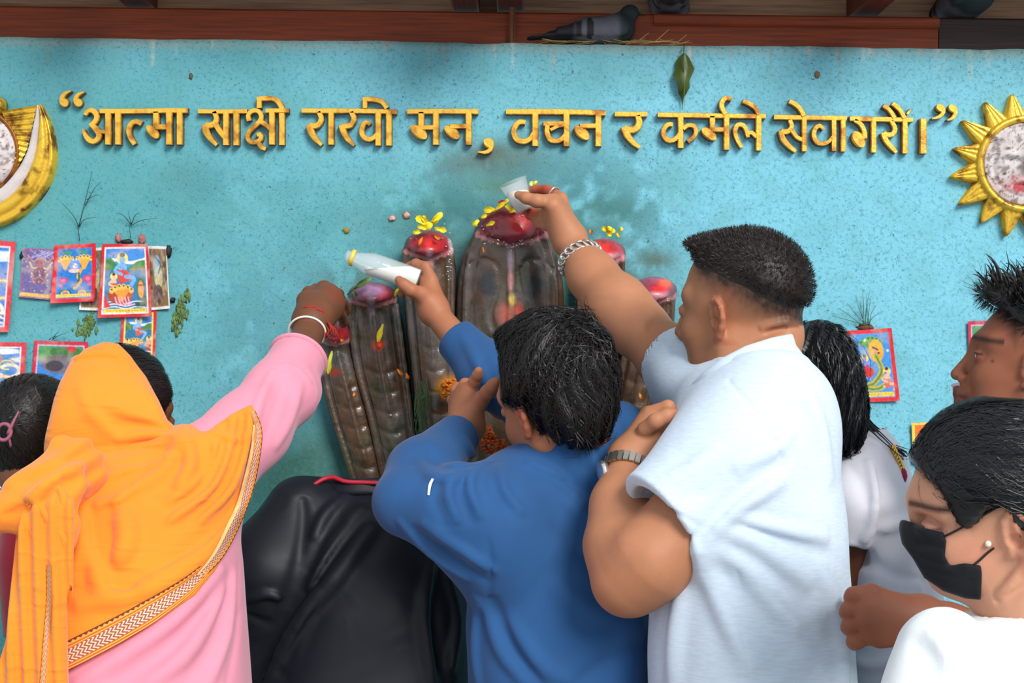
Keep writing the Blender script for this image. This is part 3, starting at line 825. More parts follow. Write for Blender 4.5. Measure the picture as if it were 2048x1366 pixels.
for k, t in enumerate((0, .08, .35, .65, .92, 1)):
    q = R1_ * (1 - t) + R2_ * t; P = wp(q[:, 0], q[:, 1]); P[:, 1] = -(.017 + .004 * t) - .0024 * np.cos(np.arange(46) * math.pi / 2); V.append(P)
F = [(k * 46 + j, k * 46 + j + 1, (k + 1) * 46 + j + 1, (k + 1) * 46 + j) for k in range(5) for j in range(45)]
obj('ridged_panel', MB().add(np.vstack(V), F).mesh('ridged_panel', M_goldb), moon)
hn = wp(-2, 214); obj('horn', MB().lathe((hn[0], -.004, hn[2]), (0, -1, 0), [(0, .020), (.014, .017), (.020, .006), (.021, .001)], 20).mesh('horn', M_goldb), moon)
dc_ = wp(-45, 307); mc2 = (dc_[0], dc_[2])
V, F = polar_mesh(lambda k, a: np.full(a.shape, [0.092, 0.090, 0.087, 0.082][k]), [0.0, 0.024, 0.025, 0.018], mc2)
obj('rim', MB().add(V, F).mesh('rim', M_gold_rim), moon)
facedisc('face_disc', mc2, 0.084, 0.022, moon, 8.4, 0, 0.2)

# ------------------------------------------------------------------ printed paper pictures
class Art:
    def __init__(s, w=70, h=102, bg_=(40, 130, 200)):
        s.w, s.h = w, h
        s.x, s.y = np.meshgrid(np.linspace(0, 1, w), np.linspace(0, 1.4, h), indexing='ij')   # y downwards, height 1.4
        s.c = np.tile(s2l(bg_), (w, h, 1)); s.e = 1.0 / w
    def _mix(s, d, col, a=1.0):
        k = np.clip(0.5 - d / s.e, 0, 1) * a; s.c = mixc(s.c, s2l(col), k); return s
    def ell(s, cx, cy, rx, ry, col, a=1.0, ang=0):
        c, n = math.cos(ang), math.sin(ang); u = (s.x - cx) * c + (s.y - cy) * n; v = -(s.x - cx) * n + (s.y - cy) * c
        return s._mix((np.sqrt((u / rx) ** 2 + (v / ry) ** 2) - 1) * min(rx, ry), col, a)
    def poly(s, pts, col, a=1.0): return s._mix(poly2(pts)(s.x, s.y), col, a)
    def line(s, pts, w, col, a=1.0):
        P = catmull(pts, 14); d = np.full(s.x.shape, 9.)
        for i in range(len(P) - 1):
            e = P[i + 1] - P[i]; qx = s.x - P[i, 0]; qy = s.y - P[i, 1]; t = np.clip((qx * e[0] + qy * e[1]) / (e @ e + 1e-9), 0, 1)
            d = np.minimum(d, np.hypot(qx - t * e[0], qy - t * e[1]))
        return s._mix(d - w, col, a)
    def box(s, x0, y0, x1, y1, col, a=1.0):
        return s._mix(np.maximum(np.abs(s.x - (x0 + x1) / 2) - (x1 - x0) / 2, np.abs(s.y - (y0 + y1) / 2) - (y1 - y0) / 2), col, a)
    def frame(s, b, col, line=None, lw=0.015):
        d = np.maximum(np.abs(s.x - .5) - (.5 - b), np.abs(s.y - .7) - (.7 - b)); s._mix(-d, col)
        if line: s._mix(np.abs(d) - lw, line)
        return s
    def hoods(s, cx, cy, r, n, col, col2, up=-1):
        for k in range(n):
            a = (k - (n - 1) / 2) * 0.34
            x, y = cx + r * math.sin(a), cy + up * r * math.cos(a) * .8
            s.line([(cx, cy + .05), (cx + .6 * r * math.sin(a), cy + up * .5 * r), (x, y)], .035, col); s.ell(x, y, .045, .06, col2); s.ell(x, y - .02, .02, .02, (40, 90, 40))
        return s
    def figure(s, x, y, k, skin, robe):
        s.ell(x, y, .10 * k, .10 * k, (250, 224, 90)); s.ell(x, y + .02 * k, .05 * k, .065 * k, skin); s.ell(x, y - .06 * k, .05 * k, .04 * k, (60, 50, 50))
        s.ell(x, y + .15 * k, .075 * k, .10 * k, skin); s.poly([(x - .11 * k, y + .2 * k), (x + .05 * k, y + .18 * k), (x + .2 * k, y + .34 * k), (x - .05 * k, y + .42 * k)], robe)
        s.line([(x - .05 * k, y + .1 * k), (x - .13 * k, y + .2 * k), (x - .02 * k, y + .26 * k)], .025 * k, skin); s.line([(x + .06 * k, y + .3 * k), (x + .2 * k, y + .34 * k), (x + .1 * k, y + .52 * k)], .032 * k, skin)
        return s
    def land(s, y):
        s.box(0, 0, 1, y, (70, 140, 216)); s.line([(0, y - .1), (.3, y - .16), (.6, y - .1), (1, y - .18)], .03, (226, 236, 244))
        s.poly([(0, y - .12), (.2, y - .2), (.36, y - .04), (.36, y + .06), (0, y + .06)], (52, 128, 56)); s.poly([(.55, y), (.75, y - .13), (1, y - .16), (1, y + .05), (.5, y + .06)], (70, 140, 60)); s.line([(.6, y + .04), (1, y + .03)], .02, (190, 110, 50))
        return s
    def speck(s, n, cols, r=.02, seed=1):
        g = np.random.default_rng(seed)
        for i in range(n): s.ell(g.uniform(.1, .9), g.uniform(.1, 1.25), r * g.uniform(.5, 1.6), r * g.uniform(.5, 1.6), cols[i % len(cols)], .85, g.uniform(0, 3))
        return s
    def waves(s, y0, y1):
        for k in range(5):
            y = y0 + (y1 - y0) * k / 4; s.line([(.1, y), (.3, y - .025), (.5, y + .02), (.7, y - .02), (.9, y + .01)], .012, [(240, 244, 250), (30, 60, 140)][k % 2], .8)
        return s
    def caption(s, y0, y1, tx=(170, 60, 40)):
        s.box(.1, y0, .9, y1, (244, 214, 60))
        for k in range(13): s.box(.14 + k * .057, (y0 + y1) / 2 - .012, .175 + k * .057, (y0 + y1) / 2 + .012, tx, .65)
        return s

def art_serpent_river():
    a = Art(78, 112).land(.46).box(0, .5, 1, 1.4, (38, 124, 176)).waves(1.12, 1.22)
    a.figure(.44, .28, 1.15, (120, 176, 232), (214, 70, 50)); a.figure(.27, .62, .7, (238, 190, 160), (208, 60, 40))
    a.ell(.4, .98, .24, .17, (176, 66, 30)); a.hoods(.42, 1.02, .25, 6, (236, 150, 50), (248, 190, 90))
    for k in range(5): a.line([(.3 + k * .06, 1.02), (.33 + k * .06, 1.12), (.38 + k * .06, 1.17)], .013, (244, 170, 190))
    a.line([(.72, 1.16), (.9, 1.14), (.86, 1.04), (.78, 1.0), (.78, .8)], .045, (60, 90, 60)); a.ell(.8, .84, .085, .2, (70, 110, 60)); a.ell(.8, .88, .06, .17, (236, 160, 80)); a.box(.75, .78, .85, .81, (190, 50, 30))
    a.poly([(.1, .95), (.22, 1.2), (.1, 1.22)], (210, 50, 40)); a.caption(1.24, 1.31)
    a.frame(.075, (206, 30, 40), (246, 236, 224), .014); return a
def art_twin_hoods():
    a = Art(70, 100, (36, 120, 200)).hoods(.28, .52, .26, 5, (240, 170, 60), (248, 196, 90)).hoods(.72, .52, .26, 5, (240, 170, 60), (248, 196, 90))
    a.box(.2, .16, .42, .24, (70, 150, 60), .8); a.box(.58, .16, .8, .24, (70, 150, 60), .8)
    a.ell(.5, .48, .12, .14, (96, 150, 232)); a.figure(.5, .36, .55, (110, 160, 236), (240, 220, 210)); a.ell(.5, .64, .13, .05, (246, 200, 190))
    a.line([(.66, .6), (.58, .78), (.64, .9), (.5, 1.06)], .035, (220, 170, 70)); a.line([(.6, .7), (.6, .86), (.52, 1.0)], .02, (40, 90, 60))
    for x, y, r in ((.25, .86, .1), (.8, .84, .12), (.2, .98, .05), (.86, .98, .05)): a.ell(x, y, r, r * .8, (206, 60, 110), .85); a.ell(x, y, r * .5, r * .4, (236, 120, 150), .8)
    for x in (.3, .68):
        for r, c in ((.13, (30, 70, 50)), (.1, (240, 190, 90)), (.07, (70, 140, 200)), (.04, (230, 120, 60))): a.ell(x, 1.18, r, r * .75, c)
    a.box(0, 1.2, 1, 1.4, (40, 130, 206)); a.caption(1.2, 1.27); a.frame(.1, (214, 20, 34)); return a
def art_coils(seed, faded=False):
    a = Art(70, 100, (60, 130, 214)); g = np.random.default_rng(seed)
    for k in range(6): a.ell(g.uniform(0, 1), g.uniform(0, .5), .25, .05, (232, 240, 248), .9)
    for k in range(9):
        x, y = g.uniform(.15, .85), .3 + k * .11; r = g.uniform(.08, .16); c = [(214, 60, 60), (70, 130, 70), (236, 220, 190), (60, 70, 170), (226, 170, 70)][k % 5]
        t = np.linspace(0, 5, 8) + g.uniform(0, 6); a.line(np.stack([x + r * np.cos(t) * 1.4, y + r * np.sin(t)], 1), .028, c); a.line(np.stack([x + r * np.cos(t) * 1.4, y + r * np.sin(t)], 1), .008, (246, 240, 220))
    a.ell(.5, .3, .12, .14, (190, 120, 90), .8); a.waves(1.1, 1.25)
    if faded: pass
    a.frame(.09, (214, 62, 72), (240, 226, 226), .01); return a
def art_faded():
    a = Art(70, 100, (112, 96, 150)); g = np.random.default_rng(4)
    for k in range(16): a.line([(g.uniform(.05, .95), .05), (g.uniform(.05, .95), .3)], .012, (170, 165, 210), .7)
    for k in range(7):
        y = .32 + k * .1; r = .34 - k * .025
        a.line([(.5 - r, y - .12), (.5 - r * .6, y + .04), (.5, y - .04), (.5 + r * .6, y + .04), (.5 + r, y - .12)], .022, [(196, 130, 120), (140, 100, 120), (206, 190, 170)][k % 3])
    a.ell(.5, .45, .1, .13, (170, 110, 110)); a.ell(.5, .75, .2, .22, (130, 80, 100), .7); a.speck(70, [(220, 215, 220), (90, 74, 110), (150, 130, 140)], .016, 5)
    a.box(0, 1.26, 1, 1.36, (222, 180, 90)); a.frame(.02, (190, 90, 110)); return a
def art_brown():
    a = Art(50, 84, (128, 98, 60)); a.speck(60, [(176, 150, 90), (84, 60, 50), (146, 130, 110), (110, 84, 96)], .06, 8)
    a.ell(.45, .45, .2, .25, (120, 160, 190), .8); a.ell(.5, .7, .2, .25, (206, 200, 150), .7); a.line([(.4, .25), (.62, .4), (.5, .6)], .03, (50, 110, 120)); a.ell(.45, 1.05, .22, .2, (90, 60, 66), .9)
    a.frame(.06, (226, 220, 216)); return a
def art_boat():
    a = Art(60, 100).land(.52).box(0, .55, 1, 1.4, (40, 120, 160)); a.figure(.5, .3, 1.0, (140, 180, 226), (214, 90, 60)); a.hoods(.42, 1.0, .22, 6, (236, 160, 70), (246, 190, 100)); a.figure(.8, .8, .8, (226, 170, 140), (200, 60, 40)); a.figure(.2, .85, .7, (226, 170, 140), (220, 120, 60)); a.waves(1.15, 1.3)
    a.frame(.11, (212, 44, 52), (242, 220, 110), .022); return a
def art_cloud():
    a = Art(70, 100, (60, 130, 210)); a.poly([(.1, .1), (.9, .1), (.9, .3), (.1, .4)], (80, 150, 80)); a.ell(.6, .2, .3, .1, (60, 120, 60)); a.ell(.5, .42, .34, .18, (120, 104, 110), .9); a.ell(.4, .46, .16, .1, (60, 56, 64), .9); a.ell(.7, .14, .08, .07, (206, 50, 60))
    a.figure(.26, .72, .9, (236, 180, 150), (210, 70, 60)); a.figure(.64, .74, .9, (226, 200, 190), (70, 90, 180)); a.figure(.85, .5, .7, (220, 150, 90), (210, 120, 40)); a.waves(1.12, 1.25); a.frame(.08, (200, 40, 70), (236, 200, 200), .008); return a
def art_green_serpent():
    a = Art(70, 100, (70, 150, 220)); a.hoods(.52, .4, .27, 6, (96, 160, 70), (120, 170, 60)); a.ell(.62, .42, .16, .22, (244, 176, 60)); a.line([(.56, .35), (.66, .4)], .02, (90, 60, 40)); a.line([(.6, .5), (.68, .46)], .02, (90, 60, 40))
    a.figure(.36, .55, .8, (150, 140, 214), (214, 50, 50)); a.line([(.6, .5), (.7, .8), (.5, 1.05), (.3, 1.1), (.55, 1.16), (.8, 1.05)], .055, (190, 180, 60)); a.line([(.6, .5), (.7, .8), (.5, 1.05), (.3, 1.1), (.55, 1.16), (.8, 1.05)], .018, (90, 130, 60))
    a.figure(.8, .82, .8, (246, 190, 170), (230, 110, 90)); a.ell(.42, .82, .12, .1, (214, 50, 50)); a.speck(14, [(240, 240, 250), (230, 120, 150), (90, 80, 170)], .02, 3)
    a.box(0, 1.2, 1, 1.4, (70, 150, 220)); a.caption(1.22, 1.3, (200, 140, 30)); a.frame(.08, (226, 44, 50)); return a
def art_orange():
    a = Art(50, 70, (240, 120, 40)); a.ell(.5, .55, .3, .4, (250, 236, 226)); a.figure(.5, .5, 1.2, (240, 190, 160), (200, 50, 40)); a.frame(.06, (250, 200, 50), (250, 226, 120), .012); return a

M_print = simple('printed_paper', (255, 255, 255), 0.38, attr=True, bump=0.15, bscale=120, spec=0.45, bdist=0.001)
M_paperback = simple('paper_back', (225, 215, 205), 0.7)
def poster(art, quad, label, off=0.004, curl=0.010, name='poster', seed=0):
    """thin sheet stuck on the wall, its free edges lifting away a little; quad = TL, TR, BR, BL in photo pixels"""
    q = np.array(quad, float); w, h = art.w, art.h; g = np.random.default_rng(seed + 11)
    s, t = np.meshgrid(np.linspace(0, 1, w), np.linspace(0, 1, h), indexing='ij')
    px = (q[0] * ((1 - s) * (1 - t))[..., None] + q[1] * (s * (1 - t))[..., None] + q[2] * (s * t)[..., None] + q[3] * ((1 - s) * t)[..., None])
    o = off + curl * (g.uniform(.2, 1) * s ** 6 * t ** 2 + g.uniform(.2, 1) * (1 - s) ** 6 * t ** 2 + g.uniform(.1, .7) * t ** 4 + g.uniform(.1, .5) * s ** 8 * (1 - t) ** 3) + .003 * np.sin(s * g.uniform(4, 9) + t * g.uniform(2, 6) + g.uniform(0, 6)) * .5 + .0015
    ax_, ay_ = s * 3 + seed, t * 4 + seed * 2
    fade = fbm(ax_, ay_, 1.3, 3)[..., None]; fine = fbm(ax_ + 5, ay_, 9, 3)[..., None]
    C_ = art.c * (.62 + .75 * fine); C_ = C_ + (s2l((206, 190, 176)) - C_) * np.clip((fade - .52) * 1.6, 0, .5); C_ = C_ + (s2l((60, 46, 40)) - C_) * np.clip((fine - .68) * 4, 0, .6); art.c = C_
    P = wp(px[..., 0], px[..., 1]); P[..., 1] -= o
    i = np.arange(w * h).reshape(w, h); F = np.stack([i[:-1, :-1], i[:-1, 1:], i[1:, 1:], i[1:, :-1]], -1).reshape(-1, 4)
    Pb = P.copy(); Pb[..., 1] += .0004
    # a coarse back sheet closes the paper's thickness
    me = mesh_np(name, P.reshape(-1, 3), F, M_print, True, art.c.reshape(-1, 3))
    return obj(name, me, label=label, cat='poster')
poster(art_coils(1), [(-92, 474), (33, 484), (21, 664), (-104, 668)], 'red-bordered print of coiling serpents cut off by the left edge, upper one', .003)
poster(art_faded(), [(47, 496), (122, 499), (112, 601), (40, 594)], 'faded purple print with curling white shapes, left of the red-bordered pair', .002, .004)
poster(art_brown(), [(163, 498), (218, 494), (214, 622), (160, 620)], 'weathered brown print mostly covered between two red-bordered posters', .0015, .003)
poster(art_twin_hoods(), [(111, 491), (195, 487), (195, 603), (107, 607)], 'small red-bordered print of twin hooded serpents on blue', .007, .008, seed=2)
poster(art_brown(), [(296, 492), (334, 493), (342, 617), (300, 621)], 'white-edged brown stained print tucked behind the large river picture', .002, .004, seed=3)
poster(art_boat(), [(244, 620), (314, 618), (312, 722), (240, 722)], 'narrow red-bordered print hanging below the large river picture', .002, .003, seed=4)
poster(art_serpent_river(), [(207, 489), (299, 488), (309, 633), (201, 636)], 'large red-bordered print of a blue figure above a river of serpents', .009, .012, seed=5)
poster(art_coils(6), [(-70, 684), (56, 685), (47, 838), (-78, 838)], 'red-bordered serpent print at left edge above the black hair bun', .003, seed=6)
poster(art_coils(9), [(-72, 852), (44, 850), (38, 1010), (-78, 1010)], 'red-bordered serpent print at left edge behind the hair bun, lowest', .003, seed=7)
poster(art_cloud(), [(70, 681), (178, 684), (176, 835), (60, 832)], 'red-bordered print with a grey cloud beside the orange headscarf', .004, .006, seed=8)
poster(art_green_serpent(), [(1690, 662), (1781, 656), (1797, 801), (1702, 806)], 'red-bordered print of a green serpent beside the long black hair', .004, .008, seed=9)
poster(art_cloud(), [(1934, 643), (2020, 640), (2018, 784), (1939, 784)], 'red-bordered print mostly hidden behind the spiky-haired man', .004, .005, seed=10)
poster(art_orange(), [(1821, 846), (1905, 842), (1906, 930), (1825, 925)], 'orange print with a yellow border above the masked woman', .004, .005, seed=12)

# ------------------------------------------------------------------ small things on the wall and ledge
M_grass = simple('dry_green_grass', (70, 104, 62), 0.7, var=0.3, vscale=30)
M_grassd = simple('dark_dry_grass', (36, 62, 60), 0.7)
M_dung = simple('brown_clay', (112, 64, 50), 0.9, var=0.4, vscale=60, bump=0.8, bscale=150)
M_black = simple('black_daub', (26, 24, 24), 0.7)
M_smear = simple('dried_green_smear', (96, 122, 66), 0.9, var=0.5, vscale=70, bump=0.7, bscale=180)
M_straw = simple('straw', (190, 160, 96), 0.7, var=0.2, vscale=30)
def sprig(label, lines, r=0.0009, mat=None, off=.006, name='grass_sprig', group='grass sprigs stuck on the wall'):
    t = thing(name, label, 'plant', wp(*lines[0][0]), group)
    for ln in lines:
        p = catmull(ln, 8); P = wp(p[:, 0], p[:, 1]); P[:, 1] -= off + np.linspace(0, .012, 8)
        obj('blade', MB().tube(P, np.linspace(r, r * .4, 8), 4).mesh('blade', mat or M_grassd), t)
sprig('thin dark sprig with a tall fork above the twin serpent print', [[(161, 482), (160, 455), (158, 440)], [(160, 455), (150, 432), (130, 408)], [(160, 455), (172, 440), (198, 436)], [(160, 452), (172, 410), (190, 345)], [(172, 412), (192, 380), (206, 366)], [(175, 400), (196, 392), (206, 392)]])
sprig('thin dark sprig with three prongs above the large river picture', [[(263, 478), (263, 455), (264, 448)], [(264, 450), (250, 432), (238, 428)], [(264, 448), (262, 432), (262, 424)], [(264, 452), (285, 442), (318, 438)], [(264, 450), (274, 432), (284, 428)]])
sprig('short dark sprig above the cloud print', [[(107, 679), (120, 672), (142, 664)], [(107, 679), (116, 668), (124, 664)], [(100, 680), (110, 674), (118, 673)]])
g = np.random.default_rng(3)
sprig('green grass tuft above the green serpent print', [[(1730 + g.uniform(-8, 8), 652), (1730 + (a - 0) * .5 + g.uniform(-3, 3), 652 - l * .55), (1730 + a + g.uniform(-4, 4), 652 - l)] for a, l in [(-60, 35), (-40, 45), (-25, 60), (-10, 70), (-3, 62), (5, 75), (12, 60), (20, 42), (-70, 20), (30, 30), (-16, 50), (2, 48)]], .0008, M_grass)
sprig('green grass tuft beside the spiky hair', [[(1966, 590), (1966 + a * .5 + 2, 590 - l * .55), (1966 + a, 590 - l)] for a, l in [(-40, 40), (-28, 62), (-16, 70), (-4, 64), (6, 60), (-46, 18), (-52, 30)]], .0008, M_grass)
def daub(label, px, py, rx, ry, mat, name='clay_daub', th=.006, col=None, jit=.16, group=None, cat='daub'):
    p = wp(px, py); mb = MB().blob((p[0], -th * .3, p[2]), (rx / 1000, th, ry / 1000), n=14, jit=jit)
    return obj(name, mb.mesh(name, mat), label=label, cat=cat, group=group)
daub('brown clay daub holding the grass tuft over the green serpent print', 1730, 654, 15, 6, M_dung)
daub('black daub at the top of the large river picture', 255, 484, 11, 5, M_black)
M_pinkd = simple('pink_powder_daub', (176, 110, 108), 0.9, var=.3, vscale=80); M_pale = simple('peach_daub', (214, 160, 146), 0.9, var=.2, vscale=80)
daub('small pinkish daub left of the sprig above the river picture', 237, 477, 5, 9, M_pinkd); daub('small pinkish daub right of the sprig above the river picture', 284, 478, 7, 9, M_pinkd)
daub('black daub at the top right corner of the brown print', 338, 502, 6, 12, M_black); daub('small black daub at the lower right of the brown print', 346, 600, 5, 5, M_black)
daub('black daub at the left corner of the faded purple print', 45, 512, 5, 7, M_black)
daub('peach daub left of the yellow petals, nearer the bottle', 785, 437, 7, 5, M_pale); daub('peach daub left of the yellow petals, nearer the flowers', 814, 431, 7, 6, M_pale)
daub('small ochre daub above the white bottle', 693, 461, 6, 6, simple('ochre_daub', (150, 130, 50), .9), th=.003)
daub('small brown leaf bit on the wall above the first word', 382, 153, 4, 6, simple('brown_leaf_bit', (92, 84, 70), .8), 'leaf_bit', .003)
daub('brown droplet on the wall right of the hanging leaf', 1634, 150, 6, 7, simple('brown_drop', (120, 96, 66), .8), 'clay_daub', .003)
for lab, px, py, sx, sy in (('dried green smear right of the posters', 362, 628, 14, 34), ('dried green smear below the brown print fragment', 172, 650, 16, 24)):
    mb = MB()
    for k in range(70):
        a = g.normal(0, .5, 2); p = wp(px + a[0] * sx - a[1] * 6, py + a[1] * sy); mb.blob((p[0], 0, p[2]), (g.uniform(.001, .004), .0022, g.uniform(.002, .009)), n=6, jit=.3)
    obj('dried_smear', mb.mesh('dried_smear', M_smear), label=lab, cat='smear')

# hanging leaf
lf = thing('hanging_leaf', 'dark green heart-shaped leaf hanging from the ledge above the lettering', 'leaf', wp(1366, 95))
M_leaf = simple('dark_leaf', (60, 80, 24), 0.42, var=0.3, vscale=25, bump=.3, bscale=60, spec=.5)
LW = [(108, 1), (116, 10), (126, 17), (140, 19), (152, 18), (165, 14), (178, 12), (188, 8), (197, 3), (212, .8), (222, .5)]
V = []; 
for k, (y, w) in enumerate(LW):
    for u in (-1, -.5, 0, .5, 1):
        j = (1 + .12 * math.sin(k * 2.1 + u)) if abs(u) == 1 else 1
        p = wp(1365 + u * w * j + (2 if y < 150 else -1), y); V.append((p[0], -.012 - .010 * (1 - abs(u)) * (w / 19) + .006 * math.sin(k * .9) , p[2]))
F = [(i * 5 + j, i * 5 + j + 1, i * 5 + 6 + j, i * 5 + 5 + j) for i in range(len(LW) - 1) for j in range(4)]
obj('leaf_blade', MB().add(V, F).mesh('leaf_blade', M_leaf), lf)
P = wp([1368, 1367, 1366, 1366], [88, 96, 104, 112]); P[:, 1] -= [.004, .008, .012, .016]
obj('stem', MB().tube(P, .0012, 6).mesh('stem', M_leaf), lf)
P = wp(np.full(9, 1365.5), np.linspace(110, 218, 9)); P[:, 1] -= .024
obj('midrib', MB().tube(P, np.linspace(.0011, .0004, 9), 5).mesh('midrib', simple('leaf_rib', (110, 120, 60), .5)), lf)

# pigeons
M_pig = simple('pigeon_feathers', (255, 255, 255), 0.65, attr=True, var=.2, vscale=60, bump=.5, bscale=140, spec=.3)
M_eye = simple('dark_eye', (14, 10, 8), 0.12); M_beak = simple('grey_beak', (70, 66, 64), .5)
def pigeon(label, base, yaw, head=True, s=1.0):
    c, n = math.cos(yaw), math.sin(yaw); R = np.array([[c, -n, 0], [n, c, 0], [0, 0, 1.0]])
    w = lambda x, y, z: np.asarray(base) + R @ (np.array([x, y, z]) * s)
    F = Field()
    F.add(ell(w(0, 0, .040), np.array([.085, .046, .040]) * s, R), .02)
    F.add(rc(w(.045, 0, .055), w(.072, 0, .088), .030 * s, .021 * s), .03); F.add(ell(w(.079, 0, .098), np.array([.023, .018, .019]) * s, R), .012)
    F.add(rc(w(-.05, 0, .04), w(-.15, 0, .018), .026 * s, .012 * s), .02)
    F.add(ecap(w(-.08, 0, .03), w(-.20, 0, .012), (.022 * s, .008 * s), (.030 * s, .004 * s), R @ np.array([0, 1.0, 0])), .012)
    for sd in (-1, 1): F.add(ecap(w(.045, sd * .036, .05), w(-.13, sd * .026, .03), (.030 * s, .014 * s), (.012 * s, .006 * s), R @ np.array([0, .3, 1])), .008)
    V, Q = polygonize(F, .0035)
    L = ((V - np.asarray(base)) @ R) / s
    Cc = np.tile(s2l((104, 106, 116)), (len(V), 1)); 
    k = lambda t: np.clip(t, 0, 1)[:, None]
    Cc = Cc * (1 - k((L[:, 0] - .03) * 60)) + s2l((50, 62, 66)) * k((L[:, 0] - .03) * 60)
    Cc = Cc * (1 - k((-.07 - L[:, 0]) * 40)) + s2l((36, 36, 44)) * k((-.07 - L[:, 0]) * 40)
    bars = (np.abs(L[:, 0] + .045) < .008) | (np.abs(L[:, 0] + .075) < .008); Cc[bars & (np.abs(L[:, 1]) > .025)] = s2l((44, 44, 50))
    t = thing('pigeon', label, 'bird', base, 'pigeons on the ledge')
    obj('body', mesh_np('body', V, Q, M_pig, True, Cc), t)
    obj('beak', MB().tube([w(.098, 0, .098), w(.110, 0, .095), w(.118, 0, .090)], [.006 * s, .004 * s, .001], 6).mesh('beak', M_beak), t)
    obj('cere', MB().blob(w(.099, 0, .1015), np.array([.005, .005, .004]) * s, R, 8).mesh('cere', simple('white_cere', (220, 210, 200), .6)), t)
    for sd in (-1, 1):
        obj('eye', MB().blob(w(.084, sd * .0155, .102), np.array([.0035, .003, .0035]) * s, R, 8).mesh('eye', M_eye), t)
        obj('leg', MB().tube([w(.0, sd * .018, .01), w(.003, sd * .018, -.002), w(.02, sd * .02, -.001)], .003 * s, 6).mesh('leg', simple('pink_leg', (150, 80, 80), .6)), t)
b0 = wp(1208, 78); pigeon('grey pigeon sitting on straw on the ledge, facing right', (b0[0], .035, ZT + .004), 0.15, s=.72)
pigeon('grey pigeon cut by the top edge, above the hanging leaf', (wp(1337, 20)[0] * 1.04, .10, ZT + .076), 1.5, s=.85)
pigeon('grey pigeon cut by the top edge near the right end of the beam', (wp(1918, 44)[0] * 1.04, .09, ZT + .074), -1.4, s=.95)
mb = MB()
for k in range(34):
    x = g.uniform(1085, 1400); L_ = g.uniform(25, 90); a = g.normal(0, .12) if k % 4 else g.uniform(-.7, .7)
    p = wp([x - L_ / 2 * math.cos(a), x, x + L_ / 2 * math.cos(a)], [80 + (x - 1024) * .012 - L_ / 2 * math.sin(a) - 3, 79 + (x - 1024) * .012, 80 + (x - 1024) * .012 + L_ / 2 * math.sin(a) - 3]); p[:, 1] = g.uniform(.005, .03); p[:, 2] = np.maximum(p[:, 2], ZT + .001)
    mb.tube(p, .0007, 4)
obj('nest_straw', mb.mesh('nest_straw', M_straw), label='loose straw and twigs lying on the ledge under the pigeon', cat='nest', kind='stuff')
# ------------------------------------------------------------------ stone serpents
m, nt, b = nodemat('wet_stone')
b.inputs['Roughness'].default_value = 0.36; b.inputs['Coat Weight'].default_value = 0.45; b.inputs['Coat Roughness'].default_value = 0.12
vc = nt.nodes.new('ShaderNodeVertexColor'); vc.layer_name = 'Col'
tc = nt.nodes.new('ShaderNodeTexCoord'); n = nt.nodes.new('ShaderNodeTexNoise'); n.inputs['Scale'].default_value = 45; n.inputs['Detail'].default_value = 6
nt.links.new(tc.outputs['Object'], n.inputs['Vector'])
r = nt.nodes.new('ShaderNodeValToRGB'); r.color_ramp.elements[0].position = .3; r.color_ramp.elements[1].position = .7
r.color_ramp.elements[0].color = (.6, .6, .6, 1); r.color_ramp.elements[1].color = (1.3, 1.25, 1.2, 1)
x = nt.nodes.new('ShaderNodeMixRGB'); x.blend_type = 'MULTIPLY'; x.inputs[0].default_value = 1
nt.links.new(n.outputs['Fac'], r.inputs[0]); nt.links.new(vc.outputs[0], x.inputs[1]); nt.links.new(r.outputs[0], x.inputs[2]); nt.links.new(x.outputs[0], b.inputs['Base Color'])
noise_bump(nt, b, 70, 0.35, 0.004, 6)
M_stone = m

